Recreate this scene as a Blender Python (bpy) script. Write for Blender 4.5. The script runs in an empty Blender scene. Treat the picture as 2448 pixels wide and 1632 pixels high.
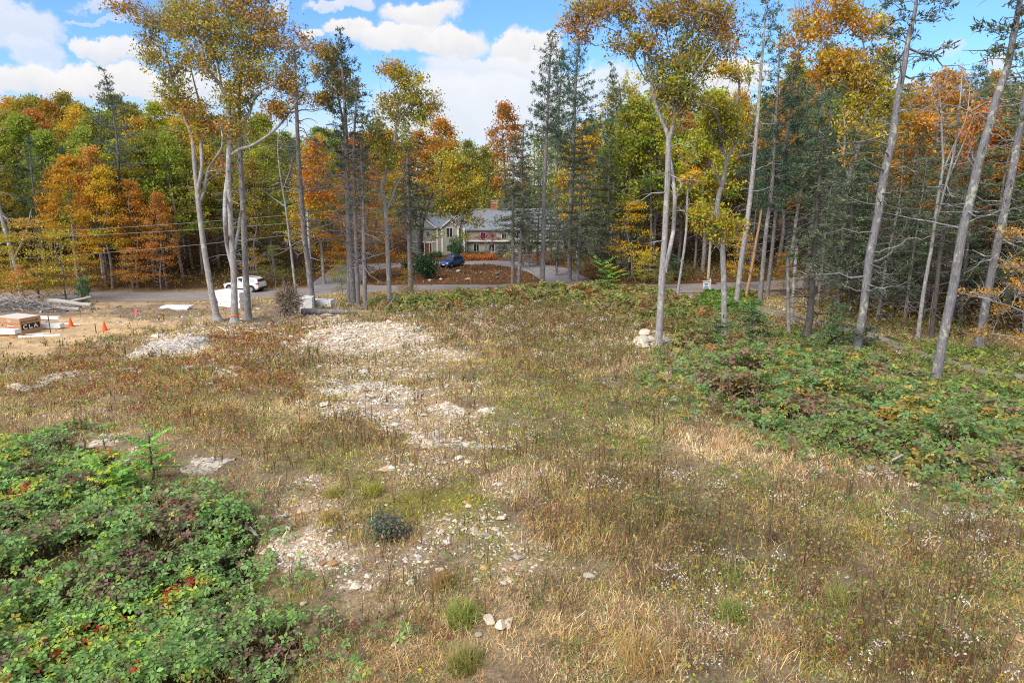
import bpy, math, random
import numpy as np
from mathutils import Vector, Matrix

# ------------------------------------------------------------------ camera, sky, sun, exposure
SC = bpy.context.scene
COL = SC.collection
W, H, F = 2448.0, 1632.0, 1632.0
PITCH = math.radians(13.0)
CAMZ = 12.0
cam_d = bpy.data.cameras.new('camera')
cam_d.sensor_width = 36.0
cam_d.lens = 24.0
cam_d.clip_start = 0.1
cam_d.clip_end = 6000
cam = bpy.data.objects.new('camera', cam_d)
cam.location = (0, 0, CAMZ)
cam.rotation_euler = (math.radians(90) - PITCH, 0, 0)
COL.objects.link(cam)
SC.camera = cam

SUN_EL, SUN_AZ = math.radians(42), math.radians(-140)   # azimuth clockwise from +Y (view direction)
sd = bpy.data.lights.new('sun', 'SUN')
sd.energy = 2.0
sd.angle = math.radians(40)
sd.color = (1.0, 0.93, 0.81)
sun = bpy.data.objects.new('sun', sd)
sdir = Vector((math.sin(SUN_AZ) * math.cos(SUN_EL), math.cos(SUN_AZ) * math.cos(SUN_EL), math.sin(SUN_EL)))
sun.rotation_euler = sdir.to_track_quat('Z', 'Y').to_euler()
sun.location = sdir * 60
COL.objects.link(sun)
SC.view_settings.view_transform = 'Standard'
SC.view_settings.look = 'None'
SC.view_settings.gamma = 1
SC.cycles.use_denoising = False
SC.cycles.filter_width = 1.1
SC.cycles.max_bounces = 6
SC.cycles.sample_clamp_indirect = 4
SC.view_settings.exposure = 1.12


class NT:
    """small helper to write node trees"""
    def __init__(self, tree):
        self.t = tree
        self.t.nodes.clear()
    def n(self, kind, **kw):
        nd = self.t.nodes.new(kind)
        for k, v in kw.items():
            setattr(nd, k, v)
        return nd
    def put(self, sock, v):
        if hasattr(v, 'is_output') or isinstance(v, bpy.types.NodeSocket):
            self.t.links.new(v, sock)
        elif v is not None:
            if sock.type == 'RGBA' and len(v) == 3:
                v = (*v, 1)
            sock.default_value = v
    def math(self, op, a, b=None, c=None, clamp=False):
        nd = self.n('ShaderNodeMath', operation=op, use_clamp=clamp)
        for i, v in enumerate((a, b, c)):
            if v is not None:
                self.put(nd.inputs[i], v)
        return nd.outputs[0]
    def vmath(self, op, a, b=None):
        nd = self.n('ShaderNodeVectorMath', operation=op)
        self.put(nd.inputs[0], a)
        if b is not None:
            self.put(nd.inputs[1], b)
        return nd.outputs['Value'] if op in ('LENGTH', 'DOT_PRODUCT', 'DISTANCE') else nd.outputs[0]
    def mix(self, f, a, b, blend='MIX'):
        nd = self.n('ShaderNodeMix', data_type='RGBA', blend_type=blend)
        self.put(nd.inputs[0], f)
        self.put(nd.inputs[6], a)
        self.put(nd.inputs[7], b)
        return nd.outputs[2]
    def noise(self, vec, scale, detail=4, rough=0.55, dist=0.0):
        nd = self.n('ShaderNodeTexNoise')
        if vec is not None:
            self.put(nd.inputs['Vector'], vec)
        nd.inputs['Scale'].default_value = scale
        nd.inputs['Detail'].default_value = detail
        nd.inputs['Roughness'].default_value = rough
        nd.inputs['Distortion'].default_value = dist
        return nd
    def ramp(self, f, stops):
        nd = self.n('ShaderNodeValToRGB')
        self.put(nd.inputs[0], f)
        el = nd.color_ramp.elements
        while len(el) < len(stops):
            el.new(0.5)
        for e, (p, c) in zip(el, stops):
            e.position = p
            e.color = (*c, 1) if len(c) == 3 else c
        return nd.outputs[0]
    def sstep(self, v, lo, hi):
        nd = self.n('ShaderNodeMapRange', interpolation_type='SMOOTHSTEP')
        self.put(nd.inputs[0], v)
        nd.inputs[1].default_value = lo
        nd.inputs[2].default_value = hi
        return nd.outputs[0]


CP, SP = math.cos(PITCH), math.sin(PITCH)
def ray(px, py):
    """direction of the line of sight through a photo pixel (numpy arrays or numbers)"""
    a = (np.asarray(px, float) - W / 2) / F
    b = (H / 2 - np.asarray(py, float)) / F
    return np.stack([a, CP + b * SP, -SP + b * CP], -1)
def proj(x, y, z):
    zc = y * CP - (z - CAMZ) * SP
    yc = y * SP + (z - CAMZ) * CP
    zc = np.where(zc < 0.3, 0.3, zc)
    return W / 2 + F * x / zc, H / 2 - F * yc / zc, zc

# ---- sky: Nishita air with cumulus placed by direction
world = bpy.data.worlds.new('World')
SC.world = world
world.use_nodes = True
g = NT(world.node_tree)
sky = g.n('ShaderNodeTexSky', sky_type='NISHITA', sun_disc=False, sun_elevation=SUN_EL, sun_rotation=SUN_AZ,
          altitude=100, air_density=1.0, dust_density=0.6, ozone_density=2.0)
tc = g.n('ShaderNodeTexCoord')
d = tc.outputs['Generated']
sx = g.n('ShaderNodeSeparateXYZ'); g.put(sx.inputs[0], d)
az = g.math('ARCTAN2', sx.outputs[0], sx.outputs[1])
el_ = g.math('ARCSINE', sx.outputs[2])
uv = g.n('ShaderNodeCombineXYZ'); g.put(uv.inputs[0], az); g.put(uv.inputs[1], el_)
uv = uv.outputs[0]
def blob_list():
    # photo-estimated cumulus: pixel centre, pixel radii, weight
    L = [(861, 70, 55, 26, 1), (931, 95, 95, 40, 1), (1036, 105, 130, 44, 1), (1001, 31, 85, 40, 1), (1227, 112, 62, 40, 1),
         (1300, 110, 50, 36, 1), (1105, 178, 120, 40, .85), (1230, 175, 110, 50, .9), (1150, 260, 260, 90, .9), (1110, 210, 160, 40, .8),
         (272, 125, 82, 28, .95), (215, 120, 35, 25, .9), (40, 45, 130, 60, .75), (70, 110, 75, 45, .7), (160, 85, 35, 12, .5), (180, 190, 330, 44, 1),
         (480, 200, 160, 36, .9), (780, 87, 34, 17, .95), (1740, 200, 90, 60, 1), (1640, 210, 60, 40, .9), (1930, 270, 120, 55, 1),
         (2380, 165, 40, 22, .8), (2250, 115, 40, 25, .45), (260, 15, 60, 22, .6), (820, 5, 60, 16, .8), (690, 25, 26, 40, .6), (1420, 220, 140, 60, .8),
         (300, 60, 120, 8, .5), (2100, 260, 200, 50, .7)]
    out = []
    for (px, py, rx, ry, w) in L:
        r = ray(px, py); r = r / np.linalg.norm(r)
        r2 = ray(px + rx, py); r2 = r2 / np.linalg.norm(r2)
        r3 = ray(px, py - ry); r3 = r3 / np.linalg.norm(r3)
        a0, e0 = math.atan2(r[0], r[1]), math.asin(r[2])
        out.append((a0, e0, abs(math.atan2(r2[0], r2[1]) - a0), abs(math.asin(r3[2]) - e0), w))
    return out
nz = g.noise(uv, 9.0, 7, 0.6)
nz2 = g.noise(uv, 30.0, 5, 0.6)
off = g.vmath('SUBTRACT', nz.outputs['Color'], (0.5, 0.5, 0.5))
off2 = g.vmath('SUBTRACT', nz2.outputs['Color'], (0.5, 0.5, 0.5))
wuv = g.vmath('ADD', uv, g.vmath('MULTIPLY', off, (0.13, 0.09, 0)))
wuv = g.vmath('ADD', wuv, g.vmath('MULTIPLY', off2, (0.035, 0.03, 0)))
dens = None
under = None
for (a0, e0, ra, re, w) in blob_list():
    q = g.vmath('MULTIPLY', g.vmath('SUBTRACT', wuv, (a0, e0, 0)), (1 / ra, 1 / re, 0))
    ln = g.vmath('LENGTH', q)
    s = g.math('MULTIPLY', g.sstep(ln, 1.22, 0.80), w)
    dens = s if dens is None else g.math('MAXIMUM', dens, s)
    sq = g.n('ShaderNodeSeparateXYZ'); g.put(sq.inputs[0], q)
    u = g.math('MULTIPLY', s, g.math('MULTIPLY_ADD', sq.outputs[1], 0.5, 0.5, clamp=True))
    under = u if under is None else g.math('MAXIMUM', under, u)
# elsewhere on the dome: broken cloud; near the horizon a milky bank
front = g.sstep(sx.outputs[1], 0.35, 0.65)
wide = g.noise(g.vmath('MULTIPLY', d, (1, 1, 2.2)), 2.6, 7, 0.58)
rest = g.math('MULTIPLY', g.sstep(wide.outputs[0], 0.33, 0.50), g.math('SUBTRACT', 1.0, front))
dens = g.math('MAXIMUM', dens, rest)
bank = g.math('MULTIPLY', g.sstep(el_, 0.16, 0.02), 0.85)
dens = g.math('MAXIMUM', dens, bank)
wisp = g.noise(g.vmath('MULTIPLY', uv, (1, 2.5, 1)), 6.0, 6, 0.62)
dens = g.math('MAXIMUM', dens, g.math('MULTIPLY', g.sstep(wisp.outputs[0], 0.56, 0.78), 0.35))
skyc = g.mix(1.0, sky.outputs[0], (0.51, 0.74, 1.03), 'MULTIPLY')
tone = g.math('MULTIPLY_ADD', under, 0.55, g.math('MULTIPLY_ADD', nz2.outputs[0], 0.35, 0.22), clamp=True)
cl = g.ramp(tone, [(0.0, (3.0, 3.25, 3.7)), (0.45, (3.7, 3.8, 4.05)), (0.8, (4.35, 4.3, 4.3)), (1.0, (4.6, 4.52, 4.48))])
mixd = g.mix(dens, skyc, cl)
bg = g.n('ShaderNodeBackground')
g.put(bg.inputs[0], mixd)
bg.inputs[1].default_value = 0.1
wo = g.n('ShaderNodeOutputWorld')
g.t.links.new(bg.outputs[0], wo.inputs[0])

# ------------------------------------------------------------------ terrain
rng = np.random.default_rng(11)
random.seed(11)
def vnoise(x, y, seed=0):
    x = np.asarray(x, float); y = np.asarray(y, float)
    ix = np.floor(x).astype(np.int64); iy = np.floor(y).astype(np.int64)
    fx = x - ix; fy = y - iy
    fx = fx * fx * (3 - 2 * fx); fy = fy * fy * (3 - 2 * fy)
    def hsh(i, j):
        h = (i * 374761393 + j * 668265263 + seed * 974711) & 0xffffffff
        h = ((h ^ (h >> 13)) * 1274126177) & 0xffffffff
        return ((h ^ (h >> 16)) & 0xffff) / 65535.0
    a = hsh(ix, iy) * (1 - fx) + hsh(ix + 1, iy) * fx
    b = hsh(ix, iy + 1) * (1 - fx) + hsh(ix + 1, iy + 1) * fx
    return a * (1 - fy) + b * fy
def fbm(x, y, seed=0, oct=3):
    s = 0; a = 0.5; t = 0
    for k in range(oct):
        s = s + a * vnoise(np.asarray(x) * 2 ** k, np.asarray(y) * 2 ** k, seed + k); t += a; a *= 0.5
    return s / t

CTRL = [(1224, 1632, 6.0), (300, 1600, 5.5), (2200, 1600, 6.0), (1224, 1300, 6.1), (150, 1250, 5.5), (2250, 1300, 5.8), (1224, 1050, 5.6),
        (600, 1050, 5.4), (1750, 1080, 5.6), (1224, 930, 4.9), (1650, 920, 4.6), (1573, 838, 3.6), (1224, 830, 3.9), (1224, 750, 2.7), (1224, 702, 1.8),
        (560, 772, 1.6), (430, 850, 2.7), (300, 900, 3.4), (80, 1000, 4.6), (60, 830, 1.9), (-100, 760, 1.0), (300, 770, 1.2), (745, 745, 1.5),
        (930, 732, 1.6), (850, 800, 2.8), (850, 950, 4.7), (-150, 1100, 5.0), (2234, 918, 2.7), (2045, 845, 2.5), (1900, 810, 2.3), (1731, 815, 2.7),
        (1759, 740, 1.3), (2340, 835, 1.7), (2193, 812, 1.8), (2448, 905, 2.0), (2330, 1080, 3.6), (2448, 1180, 4.4), (2030, 1090, 5.3), (2250, 1150, 5.0),
        (2448, 1260, 5.6), (1650, 712, 0.35), (1817, 722, 0.5), (1950, 720, 0.7), (2150, 760, 1.3), (2450, 780, 1.4), (1470, 716, 1.5),
        (300, 710, 0.0), (500, 707, 0.0), (700, 700, 0.0), (850, 692, 0.0), (1000, 688, 0.0), (1100, 687, 0), (1220, 688, 0), (1400, 690, 0), (1620, 690, 0),
        (1800, 684, 0), (1950, 680, 0.1), (150, 712, 0.1), (-100, 715, 0.2),
        (1000, 660, -0.35), (1100, 655, -0.35), (1220, 658, -0.35), (1100, 632, -0.7), (950, 630, -0.7), (1250, 632, -0.7), (1120, 608, -0.8), (1300, 608, -0.6),
        (980, 606, -0.8), (400, 655, 1.0), (200, 650, 1.4), (600, 660, .8), (400, 692, .0), (200, 697, .05), (50, 700, .1), (-100, 702, .15), (550, 690, .0), (650, 686, .0), (750, 655, 0.3), (1450, 640, 0.4), (1600, 640, 0.6), (1750, 640, 0.6), (2000, 660, 1.2)]
WPT = [(-30, 0, 4.5), (30, 0, 5.5), (0, -12, 6.4), (-60, 20, 3.0), (60, 10, 4.5), (60, 40, 2.5), (-70, 60, 1.0), (-90, 120, 5.0), (-40, 130, 3.5), (90, 100, 3.0),
       (50, 130, 2.5), (0, 165, 2.0), (0, -60, 5), (-110, 0, 3), (110, 0, 3), (80, 65, 1.5)]
cp = []
for (px, py, z) in CTRL:
    r = ray(px, py)
    t = (z - CAMZ) / r[2]
    cp.append((r[0] * t, r[1] * t, z))
cp = np.array(cp + WPT)
SCL = 40.0
def tpsk(d2):
    return np.where(d2 > 1e-12, d2 * np.log(d2 + 1e-12), 0) * 0.5
Pm = cp[:, :2] / SCL
K = tpsk(((Pm[:, None] - Pm[None]) ** 2).sum(-1)) + np.eye(len(Pm)) * 0.004
Q = np.hstack([np.ones((len(Pm), 1)), Pm])
A = np.vstack([np.hstack([K, Q]), np.hstack([Q.T, np.zeros((3, 3))])])
sol = np.linalg.solve(A, np.concatenate([cp[:, 2], np.zeros(3)]))
def hbase(x, y):
    x = np.atleast_1d(np.asarray(x, float)); y = np.atleast_1d(np.asarray(y, float))
    out = np.empty(x.shape)
    xf, yf, of = x.ravel() / SCL, y.ravel() / SCL, np.empty(x.size)
    for i in range(0, x.size, 20000):
        s = slice(i, i + 20000)
        d2 = (xf[s, None] - Pm[:, 0]) ** 2 + (yf[s, None] - Pm[:, 1]) ** 2
        of[s] = tpsk(d2) @ sol[:-3] + sol[-3] + sol[-2] * xf[s] + sol[-1] * yf[s]
    out = of.reshape(x.shape)
    r = np.hypot(x, y - 40)
    k = np.clip((r - 95) / 70, 0, 1); k = k * k * (3 - 2 * k)
    far = 2.5 + 3 * vnoise(x / 60, y / 60, 5)
    return out * (1 - k) + far * k

ROADC = [(-320, 722), (-100, 716), (150, 711), (300, 709), (500, 707), (700, 701), (850, 692), (1000, 688), (1100, 687), (1220, 688), (1400, 690), (1620, 690), (1800, 684), (1950, 679), (2150, 672), (2400, 664)]
DRIVEC = [(790, 694), (815, 668), (860, 646), (940, 633), (1030, 628), (1120, 627), (1200, 627), (1262, 634), (1310, 650), (1350, 668), (1390, 686)]
TRACKC = [(1640, 704), (1700, 722), (1830, 742), (1960, 770), (2080, 808), (2182, 846), (2297, 874), (2370, 893), (2460, 912), (2650, 950)]
def line_world(L, z):
    o = []
    for (px, py) in L:
        zz = z(px, py) if callable(z) else z
        r = ray(px, py); t = (zz - CAMZ) / r[2]
        o.append((r[0] * t, r[1] * t))
    return np.array(o)
def resample(P, step):
    P = np.asarray(P, float)
    # Catmull-Rom through the points
    Q = np.vstack([2 * P[0] - P[1], P, 2 * P[-1] - P[-2]])
    out = []
    for i in range(1, len(Q) - 2):
        n = max(2, int(np.linalg.norm(Q[i + 1] - Q[i]) / step))
        t = np.linspace(0, 1, n, endpoint=False)[:, None]
        out.append(0.5 * (2 * Q[i] + (Q[i + 1] - Q[i - 1]) * t + (2 * Q[i - 1] - 5 * Q[i] + 4 * Q[i + 1] - Q[i + 2]) * t ** 2 + (3 * Q[i] - Q[i - 1] - 3 * Q[i + 1] + Q[i + 2]) * t ** 3))
    out.append(P[-1:])
    return np.vstack(out)
road_w = resample(line_world(ROADC, 0.0), 1.5)
drive_w = resample(line_world(DRIVEC, lambda px, py: -0.7 if 630 > py else (-0.4 if py < 665 else -0.1)), 1.5)
def at_base(px, py):
    r = ray(px, py)
    t = np.geomspace(5, 400, 500)
    P = r[None] * t[:, None]
    z = CAMZ + P[:, 2]
    dz = z - hbase(P[:, 0], P[:, 1])
    i = int(np.argmax(dz < 0))
    if i == 0:
        i = len(t) - 1
    f = dz[i - 1] / (dz[i - 1] - dz[i])
    tt = t[i - 1] + (t[i] - t[i - 1]) * f
    return r[0] * tt, r[1] * tt
track_w = resample(np.array([at_base(*p) for p in TRACKC]), 1.5)
def dist_line(x, y, L):
    x = np.asarray(x, float); y = np.asarray(y, float)
    shp = x.shape; xf, yf = x.ravel(), y.ravel()
    out = np.empty(xf.shape)
    for i in range(0, xf.size, 50000):
        s = slice(i, i + 50000)
        out[s] = np.sqrt(((xf[s, None] - L[:, 0]) ** 2 + (yf[s, None] - L[:, 1]) ** 2).min(1))
    return out.reshape(shp)
ROADW, DRIVEW, TRACKW = 4.1, 3.4, 1.3
def hh(x, y):
    """ground height"""
    x = np.atleast_1d(np.asarray(x, float)); y = np.atleast_1d(np.asarray(y, float))
    z = hbase(x, y)
    dr = np.minimum(dist_line(x, y, road_w) - ROADW, dist_line(x, y, drive_w) - DRIVEW)
    k = np.clip(dr / 2.0, 0, 1)
    r = np.hypot(x, y)
    bump = (fbm(x / 2.3, y / 2.3, 3) - 0.5) * 0.55 + (fbm(x / 0.5, y / 0.5, 9, 2) - 0.5) * 0.14
    return z + bump * k * np.clip((r - 0) / 10, 0, 1)
def at(px, py):
    """world point on the ground seen at a photo pixel"""
    r = ray(px, py)
    t = np.geomspace(5, 400, 700)
    P = r[None] * t[:, None]
    dz = CAMZ + P[:, 2] - hh(P[:, 0], P[:, 1])
    i = int(np.argmax(dz < 0))
    if i == 0:
        i = len(t) - 1
    f = dz[i - 1] / (dz[i - 1] - dz[i])
    tt = t[i - 1] + (t[i] - t[i - 1]) * f
    x, y = r[0] * tt, r[1] * tt
    return float(x), float(y), float(hh(x, y)[0])
def onplane(px, py, y0):
    """point seen at a pixel at the distance y0 in front of the camera"""
    r = ray(px, py); t = y0 / r[1]
    return np.array([r[0] * t, y0, CAMZ + r[2] * t])

# ------------------------------------------------------------------ zones of the clearing (weights per ground point)
def inpoly(px, py, poly):
    c = np.zeros(px.shape, bool)
    n = len(poly)
    for i in range(n):
        x1, y1 = poly[i]; x2, y2 = poly[(i + 1) % n]
        cond = ((y1 > py) != (y2 > py)) & (px < (x2 - x1) * (py - y1) / ((y2 - y1) or 1e-9) + x1)
        c ^= cond
    return c
POLY = {
    'bramL': [(-400, 1050), (0, 1050), (120, 1040), (230, 1090), (330, 1165), (420, 1185), (500, 1205), (570, 1250), (620, 1330), (640, 1420), (620, 1490), (670, 1570), (700, 1800), (-400, 1900)],
    'bramR': [(1640, 890), (1760, 838), (1900, 850), (2080, 862), (2200, 915), (2300, 950), (2448, 975), (2800, 1000), (2800, 1290), (2448, 1190), (2300, 1148), (2180, 1118), (2030, 1088), (1950, 1050), (1800, 1010), (1700, 965)],
    'shrubC': [(900, 722), (1180, 712), (1260, 694), (1400, 684), (1560, 690), (1650, 740), (1700, 800), (1760, 850), (1640, 840), (1590, 790), (1540, 770), (1480, 748), (1350, 728), (1150, 735), (930, 745)],
    'cover': [(1850, 790), (2000, 790), (2170, 820), (2448, 850), (2800, 900), (2800, 1010), (2448, 985), (2300, 955), (2200, 920), (2080, 866), (1900, 860)],
    'bramS': [(1660, 718), (1700, 700), (1790, 702), (1800, 740), (1760, 760), (1690, 740)],
    'sand': [(-300, 790), (0, 790), (60, 765), (180, 758), (330, 765), (420, 768), (420, 778), (260, 800), (150, 835), (60, 860), (-300, 880)],
    'soil': [(-300, 730), (150, 720), (350, 722), (500, 728), (720, 722), (760, 745), (640, 790), (560, 785), (420, 778), (250, 772), (100, 790), (-300, 800)],
    'litter': [(1560, 700), (1780, 700), (1960, 700), (2100, 745), (2300, 780), (2700, 830), (2700, 600), (1700, 620), (1300, 640), (1260, 650), (900, 660), (880, 690), (1240, 676), (1300, 690), (1420, 676)],
}
ELL = {
    'rock': [(880, 805, 150, 30, 1), (820, 835, 110, 18, .9), (1040, 850, 70, 14, .7), (850, 933, 95, 8, .9), (930, 962, 90, 24, .9), (880, 1000, 80, 18, .9), (965, 1010, 50, 18, .9),
             (1000, 1043, 22, 26, 1), (1090, 978, 40, 8, 1), (1160, 990, 32, 6, 1), (1080, 1060, 50, 6, .9), (1190, 1068, 80, 5, .9), (770, 1310, 105, 48, 1), (850, 1405, 38, 14, .9), (420, 825, 72, 22, 1),
             (490, 1112, 58, 20, 1), (300, 1095, 22, 8, 1), (245, 1052, 40, 6, .9), (215, 1070, 26, 5, .9), (1545, 815, 45, 20, .8), (2400, 1225, 60, 12, .5), (2080, 1115, 60, 12, .6), (760, 1170, 60, 12, .4),
             (900, 885, 130, 34, .3), (800, 900, 80, 30, .28), (1085, 1010, 110, 36, .28), (1110, 935, 80, 24, .28), (1010, 1120, 140, 34, .22), (780, 1235, 120, 30, .35), (900, 1335, 140, 50, .28), (960, 900, 60, 20, .5), (560, 890, 50, 12, .6), (330, 895, 30, 8, .7), (130, 905, 40, 10, .6), (40, 925, 20, 7, .9), (780, 760, 60, 10, .7), (520, 795, 150, 8, .4), (1150, 1260, 70, 40, .35), (1260, 1180, 60, 30, .35), (1090, 1300, 120, 40, .3), (1200, 1340, 100, 60, .25)],
    'green': [(1480, 960, 260, 50, .9), (1420, 1040, 130, 50, .8), (1320, 1010, 130, 40, .8), (1240, 985, 70, 16, .8), (1330, 900, 120, 30, .5), (1160, 900, 60, 20, .4), (2100, 1230, 180, 60, .6), (1650, 1250, 150, 60, .5), (2200, 1450, 250, 100, .5),
              (1750, 1420, 160, 70, .5), (1500, 760, 120, 40, .4), (1800, 1180, 150, 40, .5), (450, 960, 90, 20, .4), (1400, 840, 150, 30, .4)],
    'moss': [(1060, 1195, 110, 34, .9), (1170, 1240, 60, 40, .8), (1160, 1320, 35, 50, 1), (1275, 1330, 38, 24, .9), (985, 1210, 60, 34, .8), (170, 1025, 25, 10, .9), (800, 1120, 60, 24, .6), (900, 1160, 60, 20, .5), (750, 1100, 80, 30, .4)],
    'tan': [(1100, 795, 80, 22, .9), (522, 975, 42, 22, 1), (690, 1010, 90, 28, 1), (1900, 1095, 130, 30, 1), (1730, 1085, 130, 30, .9), (1350, 1180, 100, 50, .7), (1300, 1300, 80, 50, .8), (1500, 1500, 260, 90, .7), (2320, 1200, 110, 26, .9),
            (1050, 1000, 70, 30, .8), (1440, 870, 120, 26, .7), (760, 1230, 60, 20, .5), (1000, 1500, 200, 80, .6), (1700, 1040, 100, 26, .8), (1480, 800, 60, 20, .8), (500, 850, 80, 20, .6), (1250, 1580, 300, 60, .6), (650, 850, 60, 20, .5)],
    'red': [(230, 880, 150, 34, .8), (130, 930, 160, 40, .6), (620, 815, 130, 34, .9), (500, 870, 120, 24, .7), (760, 790, 70, 14, .6), (640, 920, 130, 28, .7), (300, 940, 160, 40, .6), (450, 1020, 150, 40, .4), (840, 1060, 120, 40, .3), (1600, 760, 90, 40, .5)],
    'forb': [(2050, 1540, 160, 70, .8), (2320, 1560, 140, 80, .7), (1950, 1200, 120, 40, .5), (2250, 1330, 140, 50, .6), (1300, 1080, 100, 30, .5), (1480, 1240, 190, 110, 1), (1600, 1340, 150, 80, .8), (1650, 1560, 130, 70, .8), (1880, 1330, 120, 70, .8), (1250, 780, 280, 50, .7), (1350, 850, 200, 60, .4), (640, 880, 140, 50, .5), (2200, 1480, 200, 100, .5), (950, 1050, 140, 40, .3)],
}
def softpoly(key, x, y, rad=1.2, n=7):
    x = np.asarray(x, float); y = np.asarray(y, float)
    z = hbase(x, y)
    r = np.random.default_rng(3)
    nx = (fbm(x / 1.7, y / 1.7, 21) - 0.5) * 2.6; ny = (fbm(x / 1.7, y / 1.7, 31) - 0.5) * 2.6
    s = np.zeros(x.shape)
    for k in range(n):
        a = k / n * 6.283; q = rad * (0.35 if k % 2 else 1.0)
        px, py, zc = proj(x + nx + q * math.cos(a), y + ny + q * math.sin(a), z)
        s += inpoly(px, py, POLY[key]) & (zc > 1)
    return s / n
def zones(x, y, z=None):
    x = np.atleast_1d(np.asarray(x, float)); y = np.atleast_1d(np.asarray(y, float))
    if z is None:
        z = hbase(x, y)
    px, py, zc = proj(x, y, z)
    am = F / zc
    px = px + (fbm(x / 1.7, y / 1.7, 21) - 0.5) * 1.7 * am
    py = py + (fbm(x / 1.7, y / 1.7, 31) - 0.5) * 1.7 * am * 0.35
    Zz = {}
    for k, L in ELL.items():
        v = np.zeros(x.shape)
        for (cx, cy, rx, ry, w) in L:
            dd = np.hypot((px - cx) / rx, (py - cy) / ry)
            v = np.maximum(v, w * np.clip((1.35 - dd) / 0.6, 0, 1))
        Zz[k] = v
    for k, L in POLY.items():
        Zz[k] = (inpoly(px, py, L) & (zc > 1)).astype(float)
    far = (y > 1) & (zc > 1)
    for k in ELL:
        Zz[k] = Zz[k] * far
    Zz['road'] = np.clip((ROADW + 0.25 - dist_line(x, y, road_w)) / 0.5, 0, 1)
    Zz['drive'] = np.clip((DRIVEW + 0.25 - dist_line(x, y, drive_w)) / 0.5, 0, 1)
    Zz['track'] = np.clip((TRACKW + 0.4 - dist_line(x, y, track_w)) / 0.6, 0, 1)
    # woods: everything beyond the road, and the flanks
    side = np.sign(dist_line(x, y, road_w)) * 0
    yr = np.interp(x, road_w[np.argsort(road_w[:, 0]), 0], road_w[np.argsort(road_w[:, 0]), 1])
    Zz['wood'] = np.clip((y - yr - ROADW) / 2.0, 0, 1)
    Zz['yr'] = yr
    Zz['px'], Zz['py'] = px, py
    return Zz
# ------------------------------------------------------------------ materials
def material(name, build):
    m = bpy.data.materials.new(name)
    m.use_nodes = True
    g = NT(m.node_tree)
    out = g.n('ShaderNodeOutputMaterial')
    surf = build(g)
    g.t.links.new(surf, out.inputs[0])
    return m
def principled(g, col, rough=0.8, metal=0.0, spec=0.3, bump=None, strength=0.3, dist=0.02):
    b = g.n('ShaderNodeBsdfPrincipled')
    g.put(b.inputs['Base Color'], col)
    g.put(b.inputs['Roughness'], rough)
    b.inputs['Metallic'].default_value = metal
    b.inputs['Specular IOR Level'].default_value = spec
    if bump is not None:
        bp = g.n('ShaderNodeBump')
        bp.inputs['Strength'].default_value = strength
        bp.inputs['Distance'].default_value = dist
        g.put(bp.inputs['Height'], bump)
        g.put(b.inputs['Normal'], bp.outputs[0])
    return b.outputs[0]
def objcoord(g):
    return g.n('ShaderNodeTexCoord').outputs['Object']
def plain(name, col, rough=0.6, metal=0.0, spec=0.4, var=0.12, scale=6.0):
    def f(g):
        nz = g.noise(objcoord(g), scale, 4)
        c = g.mix(1.0, (*col, 1), g.ramp(nz.outputs[0], [(0.25, (1 - var,) * 3), (0.75, (1 + var,) * 3)]), 'MULTIPLY')
        return principled(g, c, rough, metal, spec)
    return material(name, f)
def leaf_mat(name, transl=0.3, rough=0.6):
    def f(g):
        at_ = g.n('ShaderNodeAttribute', attribute_name='Col')
        oi = g.n('ShaderNodeObjectInfo')
        c = g.mix(1.0, at_.outputs['Color'], oi.outputs['Color'], 'MULTIPLY')
        hs = g.n('ShaderNodeHueSaturation'); hs.inputs['Saturation'].default_value = 1.04; hs.inputs['Value'].default_value = 1.08; g.put(hs.inputs['Color'], c); c = hs.outputs[0]
        di = g.n('ShaderNodeBsdfPrincipled')
        g.put(di.inputs['Base Color'], c)
        di.inputs['Roughness'].default_value = rough
        di.inputs['Specular IOR Level'].default_value = 0.25
        tr = g.n('ShaderNodeBsdfTranslucent')
        g.put(tr.inputs[0], g.mix(1.0, c, (1.1, 1.05, 0.7), 'MULTIPLY'))
        ms = g.n('ShaderNodeMixShader')
        ms.inputs[0].default_value = transl
        g.t.links.new(di.outputs[0], ms.inputs[1])
        g.t.links.new(tr.outputs[0], ms.inputs[2])
        return ms.outputs[0]
    return material(name, f)
def bark_mat(name, dark, light, lichen=None):
    def f(g):
        co = objcoord(g)
        st = g.vmath('MULTIPLY', co, (9, 9, 1.6))
        n1 = g.noise(st, 2.2, 6, 0.65)
        c = g.ramp(n1.outputs[0], [(0.3, dark), (0.62, light)])
        n2 = g.noise(g.vmath('MULTIPLY', co, (2, 2, 1.2)), 1.7, 4, 0.7)
        if lichen:
            c = g.mix(g.sstep(n2.outputs[0], 0.54, 0.62), c, (*lichen, 1))
        oi = g.n('ShaderNodeObjectInfo')
        c = g.mix(1.0, c, oi.outputs['Color'], 'MULTIPLY')
        return principled(g, c, 0.9, 0, 0.2, n1.outputs[0], 0.6, 0.03)
    return material(name, f)
M = {}
M['leaf'] = leaf_mat('leaves', .36)
M['needle'] = leaf_mat('needles', 0.15, 0.55)
M['grass'] = leaf_mat('grass blades', 0.25, 0.7)
M['bark'] = bark_mat('grey bark', (0.16, 0.15, 0.155), (0.40, 0.38, 0.39), (0.46, 0.47, 0.44))
M['pinebark'] = bark_mat('pine bark', (0.11, 0.10, 0.105), (0.29, 0.27, 0.28), (0.34, 0.35, 0.33))
M['darkbark'] = bark_mat('dark bark', (0.05, 0.045, 0.042), (0.14, 0.125, 0.12))
M['lichenbark'] = bark_mat('lichen bark', (0.10, 0.095, 0.105), (0.26, 0.25, 0.275), (0.40, 0.42, 0.34))
M['snag'] = bark_mat('stripped orange wood', (0.22, 0.13, 0.08), (0.52, 0.32, 0.19), (0.14, 0.10, 0.08))
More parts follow.
